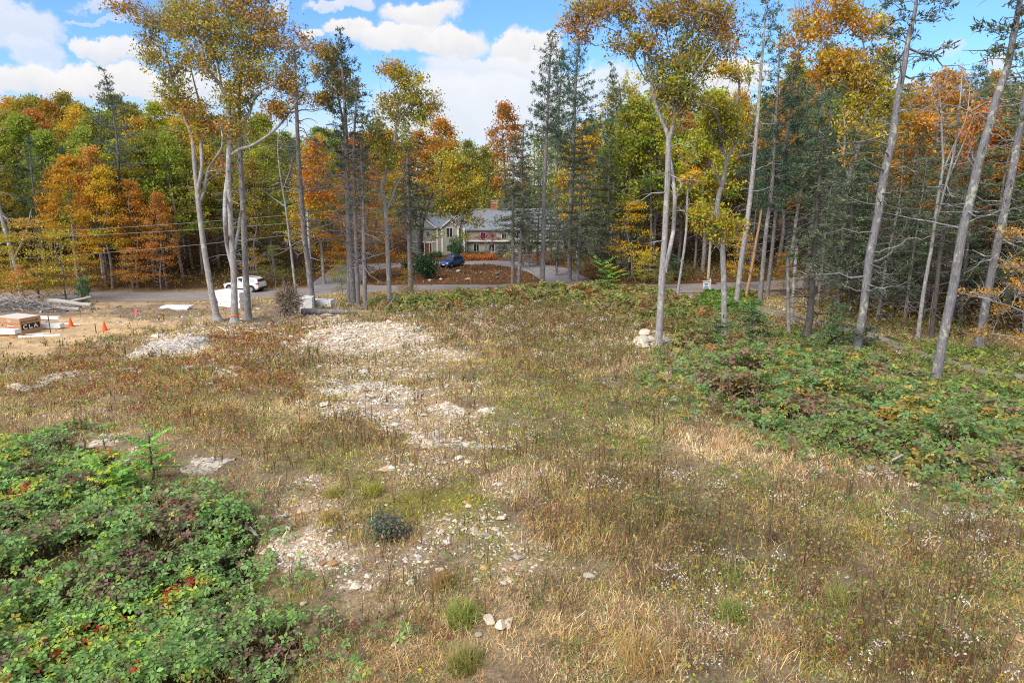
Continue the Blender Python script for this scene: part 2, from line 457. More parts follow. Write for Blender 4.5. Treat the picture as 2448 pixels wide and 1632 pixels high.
M['deadwood'] = bark_mat('weathered wood', (0.22, 0.20, 0.19), (0.50, 0.47, 0.44))
M['rootwood'] = bark_mat('root wood', (0.12, 0.09, 0.07), (0.34, 0.27, 0.22))

def _rock(g):
    co = objcoord(g)
    at_ = g.n('ShaderNodeAttribute', attribute_name='Col')
    oi = g.n('ShaderNodeObjectInfo')
    n = g.noise(co, 7, 6, 0.65)
    v = g.n('ShaderNodeTexVoronoi', feature='DISTANCE_TO_EDGE'); g.put(v.inputs['Vector'], g.vmath('ADD', co, g.vmath('MULTIPLY', n.outputs['Color'], (0.25, 0.25, 0.25)))); v.inputs['Scale'].default_value = 3.2
    c = g.mix(1.0, at_.outputs['Color'], g.ramp(n.outputs[0], [(0.25, (0.62, 0.60, 0.58)), (0.55, (1, 1, 1)), (0.8, (1.12, 1.1, 1.06))]), 'MULTIPLY')
    c = g.mix(1.0, c, oi.outputs['Color'], 'MULTIPLY')
    c = g.mix(g.sstep(v.outputs['Distance'], 0.06, 0.0), c, (0.13, 0.11, 0.09, 1))
    n5 = g.noise(g.vmath('MULTIPLY', co, (1, 3, 1)), 5.0, 6, 0.7)
    c = g.mix(g.sstep(n5.outputs[0], 0.50, 0.38), c, (0.20, 0.17, 0.13, 1))
    return principled(g, c, 0.85, 0, 0.25, n.outputs[0], 0.6, 0.04)
M['rock'] = material('pale rock', _rock)
def _stone(g):
    at_ = g.n('ShaderNodeAttribute', attribute_name='Col')
    oi = g.n('ShaderNodeObjectInfo')
    n = g.noise(objcoord(g), 9, 5, 0.6)
    c = g.mix(1.0, at_.outputs['Color'], g.ramp(n.outputs[0], [(0.3, (0.75, 0.73, 0.7)), (0.7, (1.1, 1.08, 1.05))]), 'MULTIPLY')
    c = g.mix(1.0, c, oi.outputs['Color'], 'MULTIPLY')
    return principled(g, c, 0.85, 0, 0.25, n.outputs[0], 0.4, 0.02)
M['stone'] = material('stones', _stone)
def _ground(g):
    at_ = g.n('ShaderNodeAttribute', attribute_name='Col')
    co = g.n('ShaderNodeNewGeometry').outputs['Position']
    n1 = g.noise(co, 1.6, 6, 0.65)
    n2 = g.noise(co, 14.0, 5, 0.7)
    n3 = g.noise(co, 60.0, 3, 0.7)
    c = g.mix(1.0, at_.outputs['Color'], g.ramp(n1.outputs[0], [(0.3, (0.66, 0.64, 0.62)), (0.7, (1.25, 1.22, 1.15))]), 'MULTIPLY')
    c = g.mix(1.0, c, g.ramp(n2.outputs[0], [(0.3, (0.6, 0.58, 0.55)), (0.68, (1.35, 1.33, 1.3))]), 'MULTIPLY')
    c = g.mix(0.6, c, g.mix(1.0, c, g.ramp(n3.outputs[0], [(0.35, (0.55, 0.55, 0.55)), (0.65, (1.4, 1.4, 1.4))]), 'MULTIPLY'))
    hgt = g.math('ADD', n2.outputs[0], g.math('MULTIPLY', n3.outputs[0], 0.5))
    return principled(g, c, 0.95, 0, 0.1, hgt, 0.8, 0.06)
M['ground'] = material('ground', _ground)
def _road(g):
    co = g.n('ShaderNodeNewGeometry').outputs['Position']
    n1 = g.noise(co, 0.5, 5, 0.6); n2 = g.noise(co, 25, 4, 0.7)
    c = g.ramp(n1.outputs[0], [(0.3, (0.22, 0.195, 0.19)), (0.7, (0.31, 0.275, 0.265))])
    c = g.mix(1.0, c, g.ramp(n2.outputs[0], [(0.3, (0.75,) * 3), (0.7, (1.25,) * 3)]), 'MULTIPLY')
    return principled(g, c, 0.9, 0, 0.2, n2.outputs[0], 0.3, 0.01)
M['road'] = material('worn asphalt', _road)
def _drive(g):
    co = g.n('ShaderNodeNewGeometry').outputs['Position']
    n1 = g.noise(co, 0.7, 5, 0.6); n2 = g.noise(co, 25, 4, 0.7)
    c = g.ramp(n1.outputs[0], [(0.3, (0.20, 0.19, 0.205)), (0.7, (0.28, 0.265, 0.28))])
    c = g.mix(1.0, c, g.ramp(n2.outputs[0], [(0.3, (0.8,) * 3), (0.7, (1.2,) * 3)]), 'MULTIPLY')
    return principled(g, c, 0.9, 0, 0.2)
M['drive'] = material('driveway asphalt', _drive)
def _trackm(g):
    co = g.n('ShaderNodeNewGeometry').outputs['Position']
    n1 = g.noise(co, 1.2, 5, 0.6); n2 = g.noise(co, 30, 4, 0.7)
    c = g.ramp(n1.outputs[0], [(0.3, (0.24, 0.19, 0.15)), (0.7, (0.36, 0.31, 0.27))])
    c = g.mix(1.0, c, g.ramp(n2.outputs[0], [(0.3, (0.7,) * 3), (0.7, (1.25,) * 3)]), 'MULTIPLY')
    return principled(g, c, 0.95, 0, 0.1, n2.outputs[0], 0.4, 0.02)
M['track'] = material('dirt track', _trackm)

# ------------------------------------------------------------------ mesh helpers
def tag(o, label=None, cat=None, group=None, kind=None):
    if label: o['label'] = label
    if cat: o['category'] = cat
    if group: o['group'] = group
    if kind: o['kind'] = kind
    return o
def empty(name, loc, rz=0.0):
    o = bpy.data.objects.new(name, None)
    o.empty_display_size = 0.3
    o.location = loc
    o.rotation_euler = (0, 0, rz)
    COL.objects.link(o)
    return o
class MB:
    """collects geometry for one mesh"""
    def __init__(self):
        self.v = []; self.f3 = []; self.f4 = []; self.c = []; self.n = 0
    def add(self, v, f, col=None):
        v = np.asarray(v, float).reshape(-1, 3); f = np.asarray(f, np.int64)
        (self.f3 if f.shape[1] == 3 else self.f4).append(f + self.n)
        self.v.append(v); self.n += len(v)
        if col is None: col = (0.5, 0.5, 0.5)
        col = np.asarray(col, float)
        if col.ndim == 1: col = np.broadcast_to(col, (len(v), 3))
        self.c.append(col)
        return self.n - len(v)
    def addf(self, f):
        f = np.asarray(f, np.int64)
        (self.f3 if f.shape[1] == 3 else self.f4).append(f)
    def tube(self, P, R, sides=6, col=None, cap=True):
        P = np.asarray(P, float); R = np.broadcast_to(np.asarray(R, float), (len(P),))
        T = np.gradient(P, axis=0); T /= np.linalg.norm(T, axis=1, keepdims=True) + 1e-9
        ref = np.array([0.31, 0.95, 0.05]) if abs(T.mean(0)[1]) < 0.8 * np.linalg.norm(T.mean(0)) else np.array([0.95, 0.1, 0.3])
        U = np.cross(T, ref); U /= np.linalg.norm(U, axis=1, keepdims=True) + 1e-9
        V = np.cross(T, U)
        a = np.arange(sides) / sides * 2 * np.pi
        ring = P[:, None] + R[:, None, None] * (np.cos(a)[None, :, None] * U[:, None] + np.sin(a)[None, :, None] * V[:, None])
        n = len(P)
        i = np.arange(n - 1)[:, None] * sides; j = np.arange(sides)[None]; j2 = (j + 1) % sides
        f = np.stack([i + j, i + j2, i + sides + j2, i + sides + j], -1).reshape(-1, 4)
        b = self.add(ring, f, col)
        if cap:
            for k, s in ((0, 1), (n - 1, -1)):
                c0 = self.add(P[k][None], np.zeros((0, 3), int), None if col is None else np.asarray(col)[:3])
                idx = b + k * sides + np.arange(sides)
                self.addf(np.stack([np.full(sides, c0), idx, np.roll(idx, -s)] if s == 1 else [np.full(sides, c0), np.roll(idx, -1), idx], -1))
    def kites(self, C, L, Wd, A, N, col, fold=0.0):
        """leaf shaped faces: centres C, lengths, widths, axis A, normal N"""
        C = np.asarray(C, float); n = len(C)
        A = A / (np.linalg.norm(A, axis=1, keepdims=True) + 1e-9)
        B = np.cross(N, A); B /= np.linalg.norm(B, axis=1, keepdims=True) + 1e-9
        NN = np.cross(A, B)
        L = np.broadcast_to(L, (n,))[:, None]; Wd = np.broadcast_to(Wd, (n,))[:, None]
        p0 = C - A * L * .5; p2 = C + A * L * .5
        q = C - A * L * .06 + NN * (fold * Wd)
        p1 = q + B * Wd * .5; p3 = q - B * Wd * .5
        v = np.stack([p0, p1, p2, p3], 1).reshape(-1, 3)
        i = np.arange(n) * 4
        f = np.concatenate([np.stack([i, i + 1, i + 2], -1), np.stack([i, i + 2, i + 3], -1)])
        self.add(v, f, np.repeat(col, 4, axis=0) if np.ndim(col) == 2 else col)
    def box(self, x0, x1, y0, y1, z0, z1, col=None, mat4=None):
        v = np.array([(x, y, z) for z in (z0, z1) for y in (y0, y1) for x in (x0, x1)], float)
        if mat4 is not None:
            v = v @ np.array(mat4.to_3x3()).T + np.array(mat4.translation)
        self.add(v, [(0, 2, 3, 1), (4, 5, 7, 6), (0, 1, 5, 4), (1, 3, 7, 5), (3, 2, 6, 7), (2, 0, 4, 6)], col)
    def prism(self, poly, axis, a0, a1, col=None):
        """polygon in two axes extruded along the third (axis 0=x,1=y,2=z); poly convex or fan-able"""
        n = len(poly); vs = []
        for a in (a0, a1):
            for (p, q) in poly:
                vs.append({0: (a, p, q), 1: (p, a, q), 2: (p, q, a)}[axis])
        cen0 = np.mean(vs[:n], 0); cen1 = np.mean(vs[n:], 0)
        vs += [tuple(cen0), tuple(cen1)]
        b = self.add(vs, [(i, (i + 1) % n, n + (i + 1) % n, n + i) for i in range(n)], col)
        self.addf([(b + 2 * n, b + (i + 1) % n, b + i) for i in range(n)] + [(b + 2 * n + 1, b + n + i, b + n + (i + 1) % n) for i in range(n)])
    def build(self, name, mat, parent=None, smooth=False, link=True, loc=None):
        me = bpy.data.meshes.new(name)
        v = np.concatenate(self.v) if self.v else np.zeros((0, 3))
        f3 = np.concatenate(self.f3) if self.f3 else np.zeros((0, 3), int)
        f4 = np.concatenate(self.f4) if self.f4 else np.zeros((0, 4), int)
        me.vertices.add(len(v)); me.vertices.foreach_set('co', v.astype(np.float32).ravel())
        nl = f3.size + f4.size
        me.loops.add(nl)
        me.loops.foreach_set('vertex_index', np.concatenate([f3.ravel(), f4.ravel()]).astype(np.int32))
        me.polygons.add(len(f3) + len(f4))
        st = np.concatenate([np.arange(len(f3)) * 3, f3.size + np.arange(len(f4)) * 4]).astype(np.int32)
        me.polygons.foreach_set('loop_start', st)
        me.polygons.foreach_set('use_smooth', np.full(len(st), bool(smooth)))
        me.update(calc_edges=True)
        ca = me.color_attributes.new('Col', 'FLOAT_COLOR', 'POINT')
        cc = np.concatenate(self.c) if self.c else np.zeros((0, 3))
        ca.data.foreach_set('color', np.hstack([cc, np.ones((len(cc), 1))]).astype(np.float32).ravel())
        me.materials.append(mat)
        o = bpy.data.objects.new(name, me)
        if link: COL.objects.link(o)
        if parent is not None: o.parent = parent
        if loc is not None: o.location = loc
        return o
def rdir(n, up=0.0, r=rng):
    v = r.normal(size=(n, 3)); v[:, 2] += up
    return v / (np.linalg.norm(v, axis=1, keepdims=True) + 1e-9)
def jit(col, n, s=0.2, hue=0.1, r=rng):
    c = np.asarray(col, float)
    c = np.broadcast_to(c, (n, 3)) if c.ndim == 1 else c
    return np.clip(c * (1 + r.normal(size=(n, 1)) * s) * (1 + r.normal(size=(n, 3)) * hue), 0.004, 0.95)
def pick(cols, n, p=None, r=rng):
    cols = np.asarray(cols, float)
    p = None if p is None else np.asarray(p, float) / np.sum(p)
    return cols[r.choice(len(cols), n, p=p)]

# ------------------------------------------------------------------ ground, road, driveway, track
def build_ground():
    th = np.concatenate([np.linspace(-0.80, 0.80, 560), np.linspace(0.80, 2 * np.pi - 0.80, 90)[1:-1]])
    rr = np.concatenate([[0.6, 2, 3.5], np.geomspace(4.5, 150, 420), np.geomspace(155, 3500, 60)])
    R, T = np.meshgrid(rr, th, indexing='ij')
    X, Y = R * np.sin(T), R * np.cos(T)
    Z = hh(X.ravel(), Y.ravel())
    x, y = X.ravel(), Y.ravel()
    zo = zones(x, y)
    n = len(x)
    c = np.tile(np.array([0.30, 0.235, 0.16]), (n, 1))
    def lay(w, col):
        nonlocal c
        w = np.clip(w, 0, 1)[:, None]
        c = c * (1 - w) + np.asarray(col) * w
    lay(zo['green'] * .7, (0.22, 0.22, 0.11)); lay(zo['tan'] * .7, (0.42, 0.32, 0.21)); lay(zo['red'] * .5, (0.27, 0.18, 0.12)); lay(zo['moss'] * .85, (0.24, 0.23, 0.05)); lay(zo['forb'] * .5, (0.20, 0.16, 0.11))
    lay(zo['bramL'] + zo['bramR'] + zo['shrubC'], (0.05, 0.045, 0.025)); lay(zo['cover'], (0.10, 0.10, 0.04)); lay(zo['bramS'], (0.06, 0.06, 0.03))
    lay(zo['rock'] * 0.95, (0.60, 0.50, 0.40)); lay(zo['sand'], (0.66, 0.48, 0.29))
    sn = np.clip((fbm(x / 2.5, y / 2.5, 77) - 0.42) * 6, 0, 1)
    lay(zo['soil'] * (1 - zo['sand']), (0.27, 0.21, 0.165)); lay(zo['soil'] * sn * (1 - zo['sand']) * .8, (0.52, 0.39, 0.26))
    woods = np.maximum(zo['wood'], zo['litter']) * (Y.ravel() > 5)
    lay(woods, (0.13, 0.075, 0.045))
    lay(np.clip((np.hypot(x, y) - 170) / 40, 0, 1), (0.08, 0.09, 0.05))
    nt = len(th)
    i = np.arange(len(rr) - 1)[:, None] * nt; j = np.arange(nt)[None]; j2 = (j + 1) % nt
    f = np.stack([i + j, i + nt + j, i + nt + j2, i + j2], -1).reshape(-1, 4)
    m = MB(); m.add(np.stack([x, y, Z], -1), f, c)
    c0 = m.add([[0, 0, float(hh(0, 0)[0])]], np.zeros((0, 3), int), (0.2, 0.15, 0.09))
    k = np.arange(nt)
    m.addf(np.stack([np.full(nt, c0), k, (k + 1) % nt], -1)[:, [0, 2, 1]])
    tag(m.build('ground', M['ground'], smooth=True), kind='structure')
build_ground()
def strip(name, L, hw, mat, lift, edge=0.25, across=9):
    T = np.gradient(L, axis=0); T /= np.linalg.norm(T, axis=1, keepdims=True)
    Nn = np.stack([-T[:, 1], T[:, 0]], -1)
    u = np.linspace(-1, 1, across)
    wob = 1 + (vnoise(np.arange(len(L)) * 0.35, np.zeros(len(L)), 4) - .5) * edge / hw * 2
    P = L[:, None] + Nn[:, None] * (u[None, :, None] * hw * wob[:, None, None])
    z = hh(P[..., 0].ravel(), P[..., 1].ravel()) + np.tile(np.where(np.abs(u) > .99, -.10, lift), len(L))
    v = np.column_stack([P.reshape(-1, 2), z])
    i = np.arange(len(L) - 1)[:, None] * across; j = np.arange(across - 1)[None]
    f = np.stack([i + j, i + j + 1, i + across + j + 1, i + across + j], -1).reshape(-1, 4)[:, ::-1]
    m = MB(); m.add(v, f)
    return tag(m.build(name, mat, smooth=True), kind='structure')
strip('road', road_w, ROADW, M['road'], 0.05)
strip('driveway', drive_w, DRIVEW, M['drive'], 0.075)
strip('dirt_track', track_w, TRACKW + .2, M['track'], 0.05)

# ------------------------------------------------------------------ ground cover ("stuff")
def scatter(n, rmin, rmax, power, spread=0.72):
    """random ground points in a fan in front of the viewer, thinning with distance"""
    u = rng.random(n)
    a = 2 - power
    r = (rmin ** a + u * (rmax ** a - rmin ** a)) ** (1 / a)
    t = (rng.random(n) * 2 - 1) * spread
    return r * np.sin(t), r * np.cos(t)
GRASSC = {'tan': (0.64, 0.46, 0.26), 'pale': (0.80, 0.62, 0.42), 'straw': (0.58, 0.45, 0.18), 'green': (0.27, 0.33, 0.09), 'dull': (0.43, 0.40, 0.15), 'rust': (0.50, 0.28, 0.12), 'brown': (0.36, 0.235, 0.14), 'moss': (0.42, 0.41, 0.04), 'lime': (0.52, 0.52, 0.12)}
def blades(m, bx, by, bz, L, Wd, lean, az, col):
    n = len(bx)
    d = np.stack([np.cos(az), np.sin(az), np.zeros(n)], -1)
    s = np.stack([-np.sin(az), np.cos(az), np.zeros(n)], -1)
    # turn part of the blades broadside
    rot = rng.random(n) * np.pi
    s = s * np.cos(rot)[:, None] + d * np.sin(rot)[:, None]
    b = np.stack([bx, by, bz], -1)
    up = np.array([0, 0, 1.0])
    mid = b + (up * np.cos(lean * .5)[:, None] + d * np.sin(lean * .5)[:, None]) * (L * .55)[:, None]
    tip = mid + (up * np.cos(lean * 1.35)[:, None] + d * np.sin(lean * 1.35)[:, None]) * (L * .5)[:, None]
    w = (Wd * .5)[:, None]
    v = np.stack([b - s * w, b + s * w, mid + s * w * .8, mid - s * w * .8, tip], 1).reshape(-1, 3)
    i = np.arange(n) * 5
    f = np.concatenate([np.stack([i, i + 1, i + 2], -1), np.stack([i, i + 2, i + 3], -1), np.stack([i + 3, i + 2, i + 4], -1)])
    m.add(v, f, np.repeat(col, 5, axis=0))
def bare(zo):
    """how much of the plants a spot takes: none on the road, sand and track, few on stones"""
    k = (1 - zo['road']) * (1 - zo['drive']) * (1 - zo['track']) * (1 - 0.97 * zo['sand']) * (1 - 0.85 * zo['soil'])
    return k * (1 - 0.93 * zo['rock'])
def grow_grass():
    n = 125000
    x, y = scatter(n, 6.3, 76, 1.22)
    zo = zones(x, y)
    k = bare(zo) * (1 - .8 * zo['bramL']) * (1 - .75 * zo['bramR']) * (1 - .7 * zo['shrubC']) * (1 - zo['wood']) * (1 - 0.9 * zo['litter'])
    patch = fbm(x / 1.3, y / 1.3, 55)
    k = k * np.clip(3.2 * (patch - 0.27), 0.08, 1)
    keep = rng.random(n) < k
    x, y = x[keep], y[keep]; zo = {a: b[keep] for a, b in zo.items()}
    n = len(x)
    r = np.hypot(x, y)
    z = hh(x, y)
    names = list(GRASSC)
    base = {'tan': .8, 'pale': .25, 'straw': .5, 'green': .15, 'dull': .55, 'rust': .22, 'brown': .55, 'moss': .05, 'lime': .04}
    Wt = np.tile(np.array([base[a] for a in names]), (n, 1))
    ix = {a: i for i, a in enumerate(names)}
    pn = fbm(x / 2.2, y / 2.2, 91)
    Wt[:, ix['green']] += 1.6 * zo['green'] + zo['cover'] * 2 + np.clip((pn - .58) * 6, 0, 1) * .8
    Wt[:, ix['dull']] += 1.6 * zo['green'] + zo['cover']
    Wt[:, ix['lime']] += zo['cover'] * .5 + zo['moss'] * .5 + .12 * zo['green']
    Wt[:, ix['tan']] += 4 * zo['tan']; Wt[:, ix['pale']] += 4 * zo['tan'] + np.clip((.42 - pn) * 8, 0, 1)
    Wt[:, ix['rust']] += 2 * zo['red'] + .5 * zo['forb']; Wt[:, ix['brown']] += zo['red'] + 1.5 * zo['forb']
    Wt[:, ix['moss']] += 9 * zo['moss']
    for q in range(len(names)):
        Wt[:, q] *= np.exp(4.2 * (fbm(x / 1.9 + 9 * q, y / 1.9, 300 + q) - .5)) * np.exp(3.0 * (fbm(x / .6 + 9 * q, y / .6, 400 + q, 2) - .5))
    cum = np.cumsum(Wt / Wt.sum(1, keepdims=True), 1)
    ci = np.clip((rng.random(n)[:, None] > cum).sum(1), 0, len(names) - 1)
    cc = np.array([GRASSC[a] for a in names])[ci]
    nb = np.where(r < 14, 13, np.where(r < 30, 10, 8))
    idx = np.repeat(np.arange(n), nb)
    N = len(idx)
    big = np.exp(rng.normal(size=n) * .45)
    hgt = 0.115 * big * (1 + .5 * zo['tan'] + .3 * zo['forb'] - .35 * zo['rock']) * (1 - .62 * zo['moss']) * (0.72 + .008 * r)
    L = hgt[idx] * (0.55 + rng.random(N) * .8)
    rad = 0.07 + .004 * r
    bx = x[idx] + rng.normal(size=N) * rad[idx]; by = y[idx] + rng.normal(size=N) * rad[idx]
    wd = (0.0042 + 0.0006 * r)[idx] * (.7 + rng.random(N) * .7)
    prefer = fbm(x / 3, y / 3, 15) * 6.3 * 2
    az = np.where(rng.random(N) < .22, prefer[idx] + rng.normal(size=N) * .7, rng.random(N) * 6.283)
    lean = np.clip(0.35 + rng.random(N) * 1.5, 0, 1.85)
    col = jit(cc[idx] * (0.62 + rng.random(n) * .8)[idx][:, None], N, .16, .06)
    m = MB(); blades(m, bx, by, z[idx] - .03, L, wd, lean, az, col)
    tag(m.build('grass', M['grass']), 'dry tan and green grass covering the clearing', 'grass', kind='stuff')
grow_grass()

def leafpuffs(m, cx, cy, cz, sz, k, L, cols, up=0.9, flat=0.6, fold=0.12, seed=None):
    """k leaves about each centre within radius sz (array)"""
    n = len(cx)
    idx = np.repeat(np.arange(n), k)
    N = len(idx)
    o = rng.normal(size=(N, 3)) * np.array([.5, .5, .5 * flat]) * np.asarray(sz)[idx][:, None]
    C = np.stack([cx, cy, cz], -1)[idx] + o
    Nn = rdir(N, up * 2)
    A = rdir(N, -.1)
    LL = np.asarray(L)[idx] if np.ndim(L) else L
    LL = LL * (.65 + rng.random(N) * .7)
    m.kites(C, LL, LL * .58, A, Nn, jit(cols[idx], N, .2, .09), fold)
def grow_weeds():
    """stems with seed heads, small leafy herbs, pale aster fluff"""
    ms, ml = MB(), MB()
    n = 26000
    x, y = scatter(n, 6.3, 66, 1.15)
    zo = zones(x, y)
    k = bare(zo) * (1 - .8 * zo['bramL']) * (1 - .8 * zo['bramR']) * (1 - zo['wood']) * (1 - zo['litter']) * np.clip(.22 + .9 * zo['forb'] + .3 * zo['red'], 0, 1)
    keep = rng.random(n) < k * np.clip(2.2 * fbm(x / 1.8, y / 1.8, 66) - .35, .1, 1)
    x, y = x[keep], y[keep]; fo = zo['forb'][keep]; re = zo['red'][keep]
    n = len(x); r = np.hypot(x, y); z = hh(x, y)
    hgt = (.30 + .45 * rng.random(n) * (.5 + fo)) * np.where(re > .4, .6, 1)
    # stems
    per = 3
    idx = np.repeat(np.arange(n), per); N = len(idx)
    az = rng.random(N) * 6.283
    col = jit(pick([(0.17, 0.105, 0.06), (0.24, 0.16, 0.09), (0.13, 0.09, 0.06), (0.28, 0.20, 0.12)], N), N, .2, .08)
    blades(ms, x[idx] + rng.normal(size=N) * .05, y[idx] + rng.normal(size=N) * .05, z[idx] - .02, hgt[idx] * (.7 + .5 * rng.random(N)), (0.006 + .0008 * r)[idx], .1 + .3 * rng.random(N), az, col)
    # leaves along stems / heads
    cc = pick([(0.21, 0.13, 0.075), (0.26, 0.22, 0.09), (0.17, 0.21, 0.09), (0.32, 0.31, 0.09), (0.40, 0.28, 0.15)], n, [3, 3, 3, 1.5, 2])
    redm = re > .35
    cc[redm] = pick([(0.34, 0.14, 0.08), (0.40, 0.22, 0.08), (0.26, 0.19, 0.08), (0.42, 0.30, 0.11), (0.34, 0.07, 0.07)], int(redm.sum()), [2, 3, 3, 2, .8])
    leafpuffs(ml, x, y, z + hgt * .55, .22 + .25 * hgt, 12, (0.035 + .0022 * r), cc, flat=1.2)
    tag(ms.build('dry_stalks', M['grass']), 'thin brown dead weed stalks standing over the field', 'weeds', kind='stuff')
    # low green/yellow herbs
    n = 60000
    x, y = scatter(n, 6.3, 66, 1.2)
    zo = zones(x, y)
    k = bare(zo) * (1 - zo['wood']) * (1 - zo['litter']) * np.clip(.16 + .4 * zo['green'] + .5 * zo['cover'] + .35 * zo['red'] + .2 * zo['moss'], 0, 1) * np.clip(3 * fbm(x / 1.1, y / 1.1, 67) - .9, .05, 1)
    keep = rng.random(n) < k
    x, y = x[keep], y[keep]; n = len(x); r = np.hypot(x, y); z = hh(x, y); rd = zo['red'][keep]
    cc = pick([(0.17, 0.26, 0.08), (0.26, 0.31, 0.08), (0.40, 0.40, 0.07), (0.13, 0.19, 0.08), (0.56, 0.44, 0.08), (0.36, 0.24, 0.12)], n, [3, 3, 2.2, 1.5, .8, 2])
    sel = (rng.random(n) < .55 * rd) | (rng.random(n) < .03)
    cc[sel] = pick([(0.33, 0.05, 0.05), (0.36, 0.14, 0.04), (0.25, 0.08, 0.06)], int(sel.sum()))
    leafpuffs(ml, x, y, z + .06 + .05 * rng.random(n), .20 + .006 * r, 10, .036 + .0020 * r, cc, flat=.45)
    tag(ml.build('low_weeds', M['leaf']), 'small leafy herbs and reddish low bushes dotted through the grass', 'weeds', kind='stuff')
    # aster fluff
    mf = MB()
    n = 8500
    x, y = scatter(n, 6.6, 62, 1.1)
    zo = zones(x, y)
    k = bare(zo) * (1 - zo['wood']) * (1 - zo['litter']) * (1 - zo['bramL']) * (1 - zo['bramR']) * np.clip(.05 + zo['forb'], 0, 1) * np.clip(4 * fbm(x / 1.5, y / 1.5, 43) - 1.7, .0, 1)
    # the right foreground also carries them
    px = zo['px']; k = np.maximum(k, .5 * ((px > 1400) & (zo['py'] > 1120)) * np.clip(5 * fbm(x / 1.1, y / 1.1, 44) - 2.5, 0, 1))
    keep = rng.random(n) < k
    x, y = x[keep], y[keep]; n = len(x); r = np.hypot(x, y); z = hh(x, y)
    hgt = .28 + .3 * rng.random(n)
    cc = pick([(0.66, 0.58, 0.57), (0.54, 0.45, 0.43), (0.78, 0.74, 0.74), (0.44, 0.35, 0.29)], n)
    leafpuffs(mf, x, y, z + hgt, (.09 + .10 * rng.random(n) + .002 * r), 20, .022 + .0014 * r, cc, up=.3, flat=.5)
    idx = np.repeat(np.arange(n), 2); N = len(idx)
    blades(mf, x[idx] + rng.normal(size=N) * .04, y[idx] + rng.normal(size=N) * .04, z[idx], hgt[idx], (0.006 + .0006 * r)[idx], .15 * rng.random(N), rng.random(N) * 6.28, jit((0.20, 0.14, 0.09), N))
    tag(mf.build('dried_asters', M['leaf']), 'dried aster stems with pale whitish fluffy seed heads', 'weeds', kind='stuff')
grow_weeds()

def thicket(name, label, zone, n, rmin, rmax, power, hgt, L, cols, p, mound=1.2, layers=5, sparse=0.0, edge=1.2):
    x, y = scatter(n, rmin, rmax, power)
    zo = zones(x, y)
    sp = softpoly(zone, x, y, edge)
    keep = (rng.random(n) < sp ** 1.3) & (rng.random(n) < bare(zo) + .15)
    x, y = x[keep], y[keep]; sp = sp[keep]; n = len(x)
    gap = fbm(x / .9, y / .9, 71)
    keep = gap > .30 + sparse
    x, y = x[keep], y[keep]; sp = sp[keep]; n = len(x); r = np.hypot(x, y)
    top = hgt * (0.1 + 1.5 * fbm(x / mound, y / mound, 81, 3) ** 1.3) * (.25 + .75 * sp)
    depth = rng.random(n) ** 1.7
    z = hh(x, y) + top * (1 - .75 * depth) + .05
    pn = fbm(x / (mound * .8), y / (mound * .8), 83, 2)
    cols = np.asarray(cols, float)
    # colours gather in patches
    pr = np.asarray(p, float) / np.sum(p)
    order = np.clip(pn + rng.normal(size=n) * .11, 0, 1)
    rank = np.argsort(np.argsort(order)) / max(1, n)
    ci = np.clip(np.searchsorted(np.cumsum(pr), rank), 0, len(cols) - 1)
    ci = np.where(rng.random(n) < .2, rng.choice(len(cols), n, p=pr), ci)
    cc = cols[ci]
    # sprays of leaflets about a centre
    k = layers
    idx = np.repeat(np.arange(n), k); N = len(idx)
    ang = (np.arange(N) % k) / k * 6.283 + np.repeat(rng.random(n) * 6.28, k)
    tilt = rdir(n, 2.2)
    t1 = np.cross(tilt, np.array([0.3, 0.9, 0.1])); t1 /= np.linalg.norm(t1, axis=1, keepdims=True)
    t2 = np.cross(tilt, t1)
    A = t1[idx] * np.cos(ang)[:, None] + t2[idx] * np.sin(ang)[:, None] + np.array([0, 0, -.25])
    LL = (L[0] + L[1] * r)[idx] * (.7 + .6 * rng.random(N))
    C = np.stack([x, y, z], -1)[idx] + A * LL[:, None] * .62
    Nn = tilt[idx] + rng.normal(size=(N, 3)) * .25
    m = MB(); m.kites(C, LL, LL * .62, A, Nn, jit(cc[idx] * (.85 + .3 * rng.random(n))[idx][:, None], N, .14, .07), .10)
    # canes
    nc = n // 9
    ii = rng.choice(n, nc, replace=False)
    blades(m, x[ii], y[ii], hh(x[ii], y[ii]), top[ii] * 1.3, .008 + .0005 * r[ii], rng.random(nc) * 1.2, rng.random(nc) * 6.28, jit((0.20, 0.13, 0.10), nc))
    tag(m.build(name, M['leaf']), label, 'brambles', kind='stuff')
thicket('bramble_thicket', 'dense green bramble thicket with red and purple leaves at the lower left', 'bramL', 78000, 6.0, 23, 1.0, .40, (.052, .0030),
        [(0.27, 0.14, 0.11), (0.25, 0.18, 0.14), (0.22, 0.23, 0.12), (0.20, 0.32, 0.11), (0.27, 0.42, 0.16), (0.22, 0.37, 0.12), (0.38, 0.50, 0.10), (0.56, 0.48, 0.09), (0.46, 0.07, 0.06)], [.7, 1.3, 1.6, 3, 3, 3, 1.6, .3, .22], mound=1.1, sparse=.05)
thicket('bramble_thicket', 'green bramble bank below the field edge at the right', 'bramR', 82000, 14, 42, .9, .95, (.07, .0036),
        [(0.30, 0.20, 0.14), (0.29, 0.25, 0.14), (0.20, 0.27, 0.11), (0.22, 0.31, 0.09), (0.16, 0.27, 0.10), (0.18, 0.33, 0.15), (0.38, 0.36, 0.10), (0.48, 0.30, 0.08)], [2.2, 1.8, 2.3, 2.5, 2.2, 1.2, 1.5, .6], mound=1.5, sparse=.10, edge=2.0)
